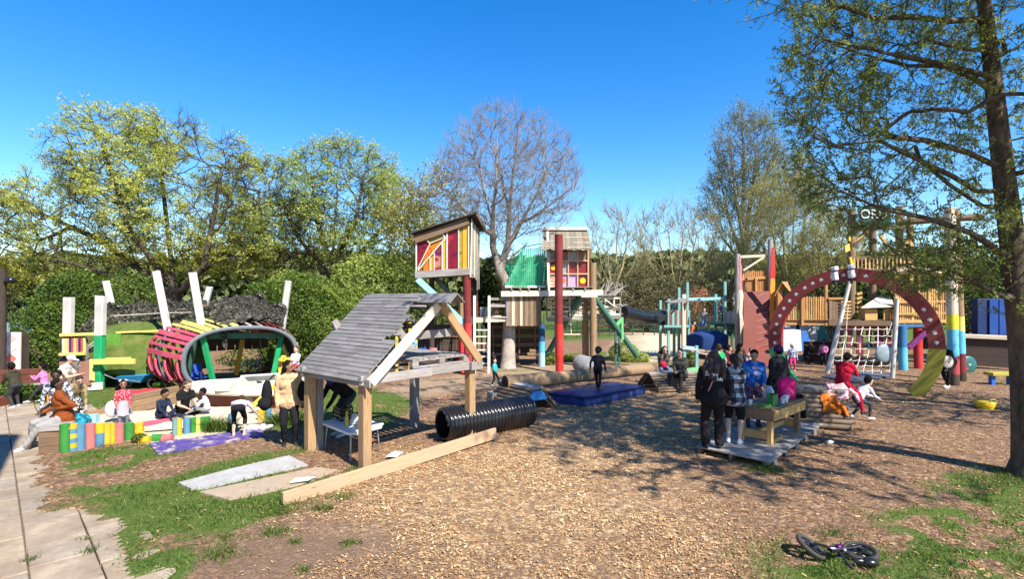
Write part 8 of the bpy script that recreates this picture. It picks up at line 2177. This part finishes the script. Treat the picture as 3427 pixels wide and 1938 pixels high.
        P.cap(an, .040 * s, hl2, .042 * s, 'shoe'); P.cap(hl2, .040 * s, hl2 + fd * .13 * s - z * .004 * s, .040 * s, 'shoe'); P.cap(hl2 + fd * .13 * s, .040 * s, hl2 + fd * .19 * s - z * .010 * s, .032 * s, 'shoe')
    mats = {'top': top, 'bot': bot, 'skin': skin, 'shoe': shoe}
    if extra and 'mats' in extra: mats.update(extra['mats'])
    T = thing('person', O, label, 'person', group)
    me = P.mesh('body', voxel, mats, list(mats), 2, (hc, .13 * hk, .004 * s)); link('body', me, T, Matrix.Identity(4))
    for sd_ in (-1, 1):
        mb = MB(); mb.ell(hc + hf * .080 * hk + hl_ * sd_ * .031 * hk + hu * .012 * hk, .010 * hk, .015 * hk, .008 * hk, rot, 8, 6); mb.build('eye', EYE, T, True)
        mb = MB(); mb.ell(hc + hf * .084 * hk + hl_ * sd_ * .032 * hk + hu * .032 * hk, .007 * hk, .021 * hk, .005 * hk, rot, 8, 5); mb.build('eyebrow', hair or HAIR_K, T, True)
    mb = MB(); mb.ell(hc + hf * .080 * hk - hu * .055 * hk, .010 * hk, .024 * hk, .009 * hk, rot, 8, 5); mb.build('mouth', LIP, T, True)
    if skirt:
        m_, L, w = skirt; V, Fc = [], []; nn = 24
        for k in range(6):
            t_ = k / 5; c0 = hipc + spine * .16 * s * (1 - t_) - z * t_ * L * s
            for i_ in range(nn):
                a = 2 * math.pi * i_ / nn; rr_ = (.125 + w * t_ ** .8 + .012 * t_ * math.sin(a * 7)) * s; V.append(c0 + l * math.cos(a) * rr_ * 1.1 + f * math.sin(a) * rr_)
        for k in range(5):
            for i_ in range(nn): Fc.append((k * nn + i_, k * nn + (i_ + 1) % nn, (k + 1) * nn + (i_ + 1) % nn, (k + 1) * nn + i_))
        mb = MB(); mb.add(V, Fc); mb.build('skirt', m_, T, True)
    # hair
    if style:
        Q = Prims(); hb = hc + hu * .024 * hk - hf * .036 * hk
        Q.ell(hb, (.088 * hk, .086 * hk, .100 * hk), rot, 'h'); Q.ell(hb + hu * .030 * hk + hf * .012 * hk, (.092 * hk, .085 * hk, .078 * hk), rot, 'h')
        vx = .013
        if style in ('long', 'curly', 'verylong'):
            L = {'long': .36, 'curly': .42, 'verylong': .46}[style] * s; wd = 1.5 if style == 'curly' else 1.0; rg_ = random.Random(len(label))
            for k in range(9 if style != 'curly' else 15):
                a = -1 + 2 * k / (8 if style != 'curly' else 14); st = hc + hl_ * a * .075 * hk - hf * (.062 - .022 * abs(a)) * hk + hu * .03 * hk
                dn = (-spine * .8 - z * .4).normalized(); e1 = st + dn * L * .45 + lt * a * .06 * s * wd - ft * 0 - fr_ * .055 * s + Vector((rg_.uniform(-.02, .02),) * 3) * s * wd; e2 = st + dn * L * rg_.uniform(.85, 1.08) + lt * a * .05 * s * wd - fr_ * .10 * s + Vector((rg_.uniform(-.03, .03), rg_.uniform(-.03, .03), 0)) * s * wd
                Q.cap(st, .034 * s, e1, .036 * s * (1.15 if style == 'curly' else 1), 'h'); Q.cap(e1, .036 * s, e2, .016 * s, 'h')
        elif style == 'bun': Q.ell(hc - hf * .07 * hk + hu * .075 * hk, (.045 * hk,) * 3, rot, 'h')
        elif style == 'pony':
            st = hc - hf * .10 * hk + hu * .04 * hk; Q.cap(st, .030 * s, st - hf * .05 * s - z * .16 * s, .034 * s, 'h'); Q.cap(st - hf * .05 * s - z * .16 * s, .034 * s, st - hf * .03 * s - z * .36 * s, .012 * s, 'h')
        elif style == 'afro':
            rg_ = random.Random(3)
            for k in range(16): v = Vector((rg_.gauss(0, 1), rg_.gauss(0, 1), rg_.gauss(.5, 1))).normalized(); v = (v - hf * max(0, v.dot(hf))).normalized(); Q.ell(hb + v * .06 * hk, (.050 * hk,) * 3, None, 'h')
        elif style == 'hijab': Q.cap(hc - hu * .03 * hk, .092 * hk, neck - fr_ * .02, .10 * s, 'h')
        hm = Q.mesh('hair', vx if H > .9 else .012, {'h': hair}, ['h'], 1, (hc + hf * .3, .0, .006 if style in ('long', 'curly', 'verylong', 'afro') else .003)); link('hair', hm, T, Matrix.Identity(4))
    if extra:
        def build_part(nm, fn, m): mb = MB(); fn(mb); mb.build(nm, m, T, True)
        ctx = dict(hc=hc, hf=hf, hu=hu, hl=hl_, rot=rot, hk=hk, s=s, chest=chest, shz=shz, hip=hipc, fr=fr_, lt=lt, sp=spine, f=f, l=l, z=z, neck=neck)
        for nm, fn, m in extra.get('parts', []): build_part(nm, lambda mb, fn=fn: fn(mb, ctx), m)
    return T, dict(shz=shz, chest=chest, hip=hipc, fr=fr_, lt=lt, sp=spine, hc=hc, s=s, T=T)

def cap_hat(m):
    def fn(mb, c): mb.ell(c['hc'] + c['hu'] * .045 * c['hk'], .112 * c['hk'], .10 * c['hk'], .085 * c['hk'], c['rot'], 14, 8); mb.ell(c['hc'] + c['hu'] * .035 * c['hk'] + c['hf'] * .13 * c['hk'], .085 * c['hk'], .075 * c['hk'], .010 * c['hk'], c['rot'], 14, 6)
    return ('cap', fn, m)
def beanie(m):
    def fn(mb, c): mb.ell(c['hc'] + c['hu'] * .045 * c['hk'] - c['hf'] * .015 * c['hk'], .108 * c['hk'], .098 * c['hk'], .10 * c['hk'], c['rot'], 14, 10); mb.ell(c['hc'] + c['hu'] * .012 * c['hk'] - c['hf'] * .015 * c['hk'], .112 * c['hk'], .101 * c['hk'], .035 * c['hk'], c['rot'], 14, 6)
    return ('beanie', fn, m)
def backpack(m):
    def fn(mb, c): mb.ell(c['chest'] - c['fr'] * .20 * c['s'], .15 * c['s'], .10 * c['s'], .22 * c['s'], Matrix((c['lt'], c['fr'], c['sp'])).transposed(), 14, 10)
    return ('backpack', fn, m)
def bow(m):
    def fn(mb, c):
        for s_ in (-1, 1): mb.ell(c['hc'] + c['hu'] * .10 * c['hk'] + c['hl'] * s_ * .05 * c['hk'] - c['hf'] * .02 * c['hk'], .03 * c['hk'], .05 * c['hk'], .035 * c['hk'], c['rot'], 10, 6)
    return ('hair_bow', fn, m)
def hoodback(m):
    def fn(mb, c): mb.ell(c['neck'] - c['fr'] * .07 * c['s'] - c['sp'] * .01, .13 * c['s'], .075 * c['s'], .07 * c['s'], Matrix((c['lt'], c['fr'], c['sp'])).transposed(), 14, 8)
    return ('hood', fn, m)
def hoodup(m):
    def fn(mb, c): mb.ell(c['hc'] - c['hf'] * .03 * c['hk'] + c['hu'] * .01 * c['hk'], .115 * c['hk'], .105 * c['hk'], .13 * c['hk'], c['rot'], 14, 10)
    return ('hood', fn, m)
def strap(m, sd_=1):
    def fn(mb, c):
        a = c['shz'] + c['lt'] * .10 * sd_ * c['s'] + c['sp'] * .07 * c['s']; b_ = c['hip'] - c['lt'] * .14 * sd_ * c['s'] + c['sp'] * .05 * c['s']
        mb.tube([a, c['shz'] + c['lt'] * .08 * sd_ * c['s'] - c['fr'] * .10 * c['s'], c['chest'] - c['lt'] * .02 * sd_ * c['s'] - c['fr'] * .155 * c['s'], c['hip'] - c['lt'] * .10 * sd_ * c['s'] + c['sp'] * .12 * c['s'] - c['fr'] * .14 * c['s'], b_], .012 * c['s'], 6)
    return ('bag_strap', fn, m)

def g2(x, y, z=0): v = gd(x, y, z); return (v.x, v.y)
def a2(x, Y): return ((x - CX) / F * Y, Y)
# ---- near group
C_BEIGE = cloth('cloth_beige', (.56, .37, .21))
person('woman in a beige hoodie and black leggings with long black hair', g2(965, 1492), 28, 1.63, C_BEIGE, C_BLK, SK_B, M_SHOEK, HAIR_K, 'verylong', lean=4, head=(50, 8), bulk=1.13, hr=(.12, -.20, .80), hl=(.05, .24, .82), fl=(.04, .11, 0), fr=(-.02, -.07, 0), voxel=.011, longtop=.02, extra={'parts': [('tote_bag', lambda mb, c: mb.ell(c['hip'] + c['lt'] * .25 * c['s'] + c['sp'] * .16 * c['s'], .14, .08, .22, Matrix((c['fr'], c['lt'], c['sp'])).transposed()), C_BLK), strap(plain('strap_tan', (.5, .4, .3), .7), 1)]})
person('girl in a lavender top and black leggings bending over barefoot', g2(800, 1460), 200, 1.28, cloth('cloth_lavender', (.58, .50, .70)), C_BLK, SK_L, SK_L, HAIR_B, None if False else 'short', hip=(-.14, 0, .60), lean=84, head=(0, 60), hl=(.36, .16, .12), hr=(.30, -.36, .30), fl=(.0, .10, 0), fr=(-.05, -.10, 0), sleeve='short', leg='crop', voxel=.012)
bb = thing('shaggy_bag', at(893, 1330, 10.2), 'shaggy black bag hanging at the beige hoodie woman\'s side', 'bag'); mb = MB(); mb.ell(at(893, 1318, 10.2), .10, .08, .26, None, 14, 10); mb.ell(at(886, 1352, 10.15), .13, .09, .12, None, 14, 10)
for i_, v_ in enumerate(mb.V): mb.V[i_] = v_ + Vector((random.uniform(-.012, .012), random.uniform(-.012, .012), random.uniform(-.02, .02)))
mb.build('pouch', C_BLK, bb, True); tube('strap', [at(895, 1282, 10.2), at(915, 1255, 10.1), at(935, 1262, 10.05)], .012, C_BLK, bb, 6)
person('person in black with a blue hood bending under the shelter', (-3.5, 10.85), -38, 1.62, C_BLK, C_CHAR, SK_L, M_SHOEW, cloth('cloth_blue_hood', (.03, .06, .28)), 'hijab', hip=(-.20, 0, .82), lean=52, head=(0, 20), hl=(.45, .18, .62), hr=(.50, -.10, .60), bulk=1.12, voxel=.013)
# table group
pD = .13
T_, c_ = person('girl with long dark curly hair in a black lettered jacket', (3.60, 9.50), 168, 1.75, C_BLK, cloth('cloth_offblack', (.022, .016, .017)), SK_T, M_SHOEK, plain('hair_dark_curl', (.03, .017, .013), .5, nz=.6, scale=25), 'curly', bulk=1.28, flare=1.5, voxel=.012, longtop=.03, fl=(0, .13, 0), fr=(0, -.10, 0), extra={'parts': [strap(plain('strap_pink', (.45, .28, .26), .7), -1)]}, base=pD)
bk_ = c_['chest'] - c_['fr'] * .172 * c_['s'] + c_['sp'] * .005
zz_ = -c_['fr']; xx_ = Vector((0, 0, 1)).cross(zz_).normalized(); yy_ = zz_.cross(xx_)
Mt = Matrix((xx_, yy_, zz_)).transposed().to_4x4(); Mt.translation = bk_ + yy_ * .02
cu_rot = Matrix.Rotation(R(-6), 4, 'Z')
text_mesh('lettering', 'Stray', Mt @ Matrix.Translation((-.06, .02, 0)) @ cu_rot, .11, M_LETTER, T_)
text_mesh('lettering', 'Kids', Mt @ Matrix.Translation((.05, -.06, -.004)) @ cu_rot, .09, M_LETTER, T_)
PLAID = None
t = NT('cloth_plaid'); v = t.coord((1, 1, 1)); sx = t.n('ShaderNodeSeparateXYZ'); t.l(v, sx.inputs[0])
def band(o, fq, w): return t.math('LESS_THAN', t.math('FRACT', t.math('MULTIPLY', o, fq)), w)
px_ = t.math('ADD', sx.outputs[0], sx.outputs[1]); ch_ = t.math('ADD', t.math('MULTIPLY', band(px_, 6, .5), .5), t.math('MULTIPLY', band(sx.outputs[2], 6, .5), .5))
fine_ = t.math('MAXIMUM', band(px_, 6, .06), band(sx.outputs[2], 6, .06))
t.pbr(t.mix(fine_, t.ramp(ch_, [(0, (.025, .03, .045)), (.5, (.12, .135, .16)), (1, (.52, .54, .57))]), (.02, .02, .03)), .9, t.bump(t.noise(v, 9, 3, .5), .6, .03), spec=.15); PLAID = t.m
person('girl in a grey plaid shirt, black shorts and white trainers', (4.08, 9.78), 152, 1.66, PLAID, C_BLK, SK_L, M_SHOEW, HAIR_B, 'pony', leg='shorts', bulk=1.18, voxel=.012, longtop=.04, head=(20, 15), hl=(.38, .22, .92), hr=(.32, -.02, .92), extra={'parts': [hoodback(cloth('cloth_palegrey', (.42, .43, .45)))]}, base=pD)
BH = cloth('cloth_royal', (.015, .07, .30), (.03, .16, .48), 10)
T_, c_ = person('girl in a bright blue lettered hoodie at the work table', (5.05, 11.15), -8, 1.62, BH, cloth('cloth_print_leg', (.03, .03, .06), (.30, .12, .16), 25), SK_T, M_SHOEK, HAIR_K, 'bun', lean=8, head=(-15, 28), hl=(.34, .10, .93), hr=(.36, -.06, .95), bulk=1.12, voxel=.012, extra={'parts': [('chest_print', lambda mb, c: mb.ell(c['chest'] + c['fr'] * .135 * c['s'] - c['sp'] * .03 + c['lt'] * .03, .085, .02, .055, Matrix((c['lt'], c['fr'], c['sp'])).transposed(), 14, 8), cloth('print_paleblue', (.18, .42, .72), (.62, .30, .45), 22)), hoodback(BH)]}, base=pD)
zz_ = c_['fr']; xx_ = Vector((0, 0, 1)).cross(zz_).normalized(); yy_ = zz_.cross(xx_); Mt = Matrix((xx_, yy_, zz_)).transposed().to_4x4(); Mt.translation = c_['chest'] + c_['fr'] * .137 * c_['s'] + c_['sp'] * .06
text_mesh('lettering', 'TCH', Mt, .075, plain('letter_pink', (.75, .42, .50), .6, nz=.1), T_)
person('person in a black puffer jacket and purple beanie by the table', (5.75, 11.5), 205, 1.66, cloth('cloth_puffer', (.02, .019, .022), None), C_BLK, SK_B, M_SHOEK, HAIR_K, 'short', bulk=1.3, voxel=.013, longtop=.12, extra={'parts': [beanie(cloth('knit_purple', (.07, .025, .10)))]}, base=pD)
person('woman with dark hair carrying a baby behind the table', a2(2478, 14.2), 40, 1.60, C_CHAR, C_BLK, SK_B, M_SHOEK, HAIR_K, 'long', head=(25, 5), hl=(.20, .16, 1.10), hr=(.26, -.05, 1.05))
person('baby in a pale pink top held in the woman\'s arms', a2(2512, 14.0), -10, .62, cloth('cloth_palepink', (.62, .42, .40)), C_GRY, SK_B, M_SHOEW, HAIR_K, 'short', kid=True, base=.98, voxel=.012, hip=(0, 0, .20), fl=(.12, .06, .05), fr=(.12, -.06, .05))
person('child in a bright green t-shirt pointing left', a2(2405, 17.0), 175, 1.35, cloth('cloth_emerald', (.02, .42, .13)), cloth('cloth_paleshort', (.60, .62, .62)), SK_L, M_SHOEK, HAIR_B, 'short', sleeve='short', kid=True, hr=None, hl=(.05, .75, 1.05), elbow=(0, .3, -1))
person('child in red and pink beside the green t-shirt child', a2(2440, 17.8), 90, 1.25, cloth('cloth_coral', (.70, .12, .16)), C_BLK, SK_T, M_SHOEK, HAIR_K, 'short', kid=True, hl=(.2, .1, 1.05))
# seated couple
person('woman with long brown hair sitting on the log ramp in jeans', (4.95, 17.35), -8, 1.62, cloth('cloth_taupe', (.10, .085, .075)), C_JEAN, SK_L, M_SHOEW, plain('hair_chestnut', (.09, .035, .02), .5, nz=.5, scale=30), 'long', hip=(-.05, 0, .55), lean=22, head=(10, 8), hl=(.22, .06, 1.02), hr=(.22, -.10, .90), fl=(.38, .12, .05), fr=(.36, -.12, .05), extra={'parts': [('red_bag', lambda mb, c: mb.ell(c['hip'] + c['f'] * .2 - c['l'] * .05 + c['z'] * .1, .12, .16, .14), cloth('cloth_red', (.50, .02, .05)))]})
person('man in an olive jacket sitting on a folding stool', (5.15, 16.2), -38, 1.72, cloth('cloth_olive', (.12, .105, .075)), cloth('cloth_dkbrown', (.035, .03, .028)), SK_L, M_SHOEK, HAIR_B, 'short', hip=(-.05, 0, .50), lean=14, head=(0, 5), hl=(.36, .04, .62), hr=(.36, -.04, .62), fl=(.46, .17, 0), fr=(.44, -.17, 0), bulk=1.15)
st = thing('folding_stool', Vector((5.15, 16.22, 0)), 'folding stool with pale legs under the man in olive', 'stool'); q = ORG[st.name]
bar('seat', q + Vector((-.2, 0, .40)), q + Vector((.2, .05, .40)), .36, .03, C_BLK, st)
for x in (-.18, .18):
    tube('leg', [q + Vector((x, -.2, 0)), q + Vector((x, .2, .39))], .014, M_STEEL, st, 6); tube('leg', [q + Vector((x, .2, 0)), q + Vector((x, -.2, .39))], .014, M_STEEL, st, 6)
# mat boy, toddler
person('boy in black walking across the blue mat', (2.38, 14.75), 165, 1.22, cloth('cloth_ink', (.016, .016, .024)), C_BLK, SK_T, M_SHOEK, plain('hair_darkcurl2', (.03, .018, .014), .5, nz=.5, scale=30), 'afro', kid=True, fl=(.16, .03, 0), fr=(-.12, -.04, .02), hl=(-.05, .20, .58), hr=(.12, -.20, .58), base=.255, head=(35, 0), voxel=.013)
person('toddler in a teal jumper standing by the tree', g2(1655, 1292), 62, .88, cloth('cloth_aqua', (.04, .42, .40)), C_BLK, SK_L, M_SHOEW, HAIR_B, 'short', kid=True, hl=(.16, .06, .52), hr=(.16, -.06, .52), voxel=.012, fl=(.1, .06, 0), fr=(-.08, -.06, 0))
# right side
person('child in a white patterned hooded top and pink trousers', g2(2652, 1243), -20, 1.08, cloth('cloth_whiteblue', (.60, .60, .64), (.10, .12, .30), 22), cloth('cloth_fuchsia', (.55, .04, .18)), SK_T, M_SHOEW, HAIR_K, 'short', kid=True, extra={'parts': [hoodup(cloth('cloth_cream', (.70, .68, .62)))]})
person('dark clothed child crouching in the shade behind the arch', g2(2702, 1222), 30, 1.15, C_BLK, C_BLK, SK_D, M_SHOEK, HAIR_B, 'long', kid=True, hip=(-.1, 0, .42), lean=35, hl=(.3, .1, .5), hr=(.3, -.1, .5))
person('girl in a pink top in the shade behind the arch', g2(2757, 1226), -40, 1.10, cloth('cloth_lilacpink', (.62, .22, .42)), C_BLK, SK_D, M_SHOEK, HAIR_K, 'long', kid=True, hl=(.2, .1, .6))
person('person in a red tracksuit sitting astride the log ramp', (7.45, 11.95), 120, 1.48, cloth('cloth_crimson', (.40, .010, .03)), cloth('cloth_crimson2', (.40, .012, .04)), SK_B, M_SHOEK, HAIR_K, 'afro', hip=(-.05, 0, .92), lean=18, head=(60, -5), hl=(.20, .12, 1.27), hr=(.20, -.10, 1.30), fl=(.15, .30, .30), fr=(.10, -.36, .25), bulk=1.08, voxel=.013)
person('child in a white top climbing beside the person in red', (8.0, 12.2), 100, 1.22, cloth('cloth_white', (.70, .70, .72)), C_CHAR, SK_L, M_SHOEW, HAIR_K, 'short', kid=True, hip=(-.1, 0, .52), lean=45, hl=(.42, .10, .52), hr=(.40, -.1, .50), fl=(-.1, .14, .05), fr=(.1, -.14, .05))
person('person in black bending beside the painted pole', g2(3172, 1298), -70, 1.62, C_BLK, C_BLK, SK_D, M_SHOEW, HAIR_K, 'short', hip=(-.14, 0, .82), lean=42, head=(0, 25), hl=(.30, .14, .62), hr=(.26, -.12, .60), bulk=1.1, fl=(.14, .08, 0), fr=(-.14, -.08, 0))
q = at(3172, 1212, 15.9); dd = thing('cream_disc', q, 'cream round disc carried by the person in black', 'disc'); mb = MB(); mb.ell(q, .17, .04, .19, None, 18, 8); mb.build('plate', plain('disc_cream', (.50, .44, .36), .6), dd, True); mb = MB(); mb.ell(q + Vector((0, -.038, 0)), .03, .012, .03); mb.build('hub', W_DARK, dd, True)
person('person in red far behind the painted poles', a2(3232, 22.0), 0, 1.45, cloth('cloth_brick', (.40, .03, .04)), C_GRY, SK_D, M_SHOEK, HAIR_K, 'short', hip=(0, 0, .7), lean=20, base=.1)
person('child in an orange top climbing down the teal tower', a2(2312, 25.2), 60, 1.15, cloth('cloth_orange', (.60, .14, .05)), cloth('cloth_pale', (.6, .5, .45)), SK_L, M_SHOEW, HAIR_B, 'short', kid=True, base=.62, lean=20)
person('child in a grey top standing on the trampoline cover', a2(2357, 25.3), -30, 1.15, C_GRY, C_JEAN, SK_L, M_SHOEK, HAIR_B, 'short', kid=True, base=1.23, sleeve='short')
person('child in dark clothes on the teal frame by the white gate', a2(2418, 26.3), 30, 1.2, C_NAVY, C_BLK, SK_B, M_SHOEK, HAIR_K, 'short', kid=True, base=1.55)
person('child in a white hood up on the ship deck', a2(3060, 21.9), 0, 1.25, C_CHAR, C_BLK, SK_T, M_SHOEK, HAIR_K, 'short', kid=True, base=1.95, extra={'parts': [hoodup(cloth('cloth_white2', (.75, .75, .76)))]})
# left side
person('boy in a dark green hoodie leaning forward at the left edge', g2(48, 1364), -110, 1.22, cloth('cloth_moss', (.045, .042, .025)), C_CHAR, SK_D, M_SHOEW, HAIR_K, 'short', kid=True, lean=28, hip=(-.06, 0, .58), hl=(.32, .08, .62), hr=(.36, -.08, .60), fl=(-.10, .08, 0), fr=(.02, -.10, 0), bulk=1.15, extra={'parts': [hoodback(cloth('cloth_moss', (.045, .042, .025)))]})
person('girl in a pink top and grey jeans sitting on the bench', a2(150, 14.3), -75, 1.12, cloth('cloth_candy', (.78, .22, .52)), C_CHAR, SK_B, M_SHOEW, HAIR_K, 'bun', kid=True, hip=(0, 0, .50), lean=8, hl=(.28, .05, .72), hr=(.28, -.05, .72), fl=(.34, .08, .02), fr=(.18, -.08, .02))
person('woman in a white cap and cream t-shirt bending forward', a2(212, 13.2), 95, 1.60, cloth('cloth_oat', (.66, .60, .50)), C_BLK, SK_L, M_SHOEK, HAIR_K, 'short', hip=(-.10, 0, .72), lean=25, head=(0, 18), hl=(.30, .06, 1.05), hr=(.42, -.06, .92), sleeve='short', extra={'parts': [cap_hat(cloth('cloth_cap', (.78, .77, .74)))]})
person('kneeling person in a camouflage top and spotted skirt', a2(245, 12.6), 60, 1.50, cloth('cloth_camo', (.16, .12, .06), (.32, .24, .13), 14), cloth('cloth_spots', (.03, .03, .035), (.62, .60, .56), 24, lo=.52, hi=.56), SK_L, SK_L, HAIR_B, 'short', hip=(-.05, 0, .42), lean=38, head=(0, 35), hl=(.40, .10, .28), hr=(.42, -.12, .25), fl=(-.30, .1, .02), fr=(.18, -.12, .02), skirt=(MATS['cloth_spots'], .25, .10))
person('woman in a rust brown coat and grey trousers sitting on the box', (-8.66, 10.25), -28, 1.62, cloth('cloth_rust', (.24, .06, .015)), cloth('cloth_heather', (.30, .29, .28)), SK_D, M_SHOEW, HAIR_K, 'afro', hip=(-.02, 0, .52), lean=10, twist=-20, head=(120, 10), hl=(.12, .12, .72), hr=(.20, -.26, .62), fl=(.56, -.05, 0), fr=(.36, -.30, 0), bulk=1.22, flare=1.35, voxel=.012, longtop=.03)
person('dark haired person in a patterned shirt beside the rust coated woman', a2(190, 11.3), 25, 1.60, cloth('cloth_navyprint', (.05, .07, .11), (.62, .62, .65), 16), C_BLK, SK_D, M_SHOEK, HAIR_K, 'afro', hip=(-.1, 0, .55), lean=14, fl=(.35, .1, 0), fr=(.3, -.15, 0), head=(10, 12))
person('girl in a grey pinafore and red blouse with a lilac bow', g2(412, 1436), 42, 1.05, cloth('cloth_redprint', (.52, .03, .06), (.65, .42, .42), 40, lo=.55, hi=.62), C_GRY, SK_B, M_SHOEK, HAIR_K, 'long', kid=True, voxel=.012, skirt=(cloth('cloth_dress', (.36, .34, .37)), .34, .13), hl=(.18, .10, .50), hr=(.15, -.14, .52), extra={'parts': [bow(cloth('cloth_bow', (.58, .52, .80)))]})
person('boy in a navy jacket sitting in the sand', a2(537, 11.9), 70, 1.15, C_NAVY, C_NAVY, SK_B, M_SHOEK, HAIR_K, 'short', kid=True, hip=(0, 0, .16), lean=16, head=(10, 25), hl=(.32, .10, .18), hr=(.32, -.10, .2), fl=(.55, .12, .05), fr=(.52, -.12, .05), base=.06)
person('woman with long brown hair in a black t-shirt kneeling in the sandpit', a2(608, 12.2), 62, 1.50, C_BLK, C_BLK, SK_L, M_SHOEK, plain('hair_midbrown', (.10, .055, .032), .5, nz=.5, scale=30), 'verylong', hip=(0, 0, .22), lean=22, head=(5, 22), hl=(.42, .08, .32), hr=(.40, -.10, .28), fl=(-.25, .12, .05), fr=(-.25, -.12, .05), sleeve='short', base=.06)
person('small boy in a white long sleeved top sitting in the sandpit', a2(695, 12.5), -62, 1.0, cloth('cloth_whitetee', (.60, .63, .70)), C_GRY, SK_D, M_SHOEK, HAIR_K, 'short', kid=True, hip=(0, 0, .15), lean=14, head=(0, 18), hl=(.30, .08, .2), hr=(.32, -.08, .2), fl=(.45, .1, .05), fr=(.42, -.1, .05), base=.06)
person('girl in a white and blue top sitting up behind the boat', a2(990, 16.4), -5, 1.10, cloth('cloth_skytee', (.55, .66, .80), (.70, .72, .76), 18), cloth('cloth_redshort', (.52, .06, .06)), SK_L, M_SHOEW, HAIR_B, 'short', kid=True, hip=(0, 0, .35), base=.42, hl=(.22, .05, .5), hr=(.22, -.05, .5), fl=(.3, .1, 0), fr=(.3, -.1, 0), sleeve='short')
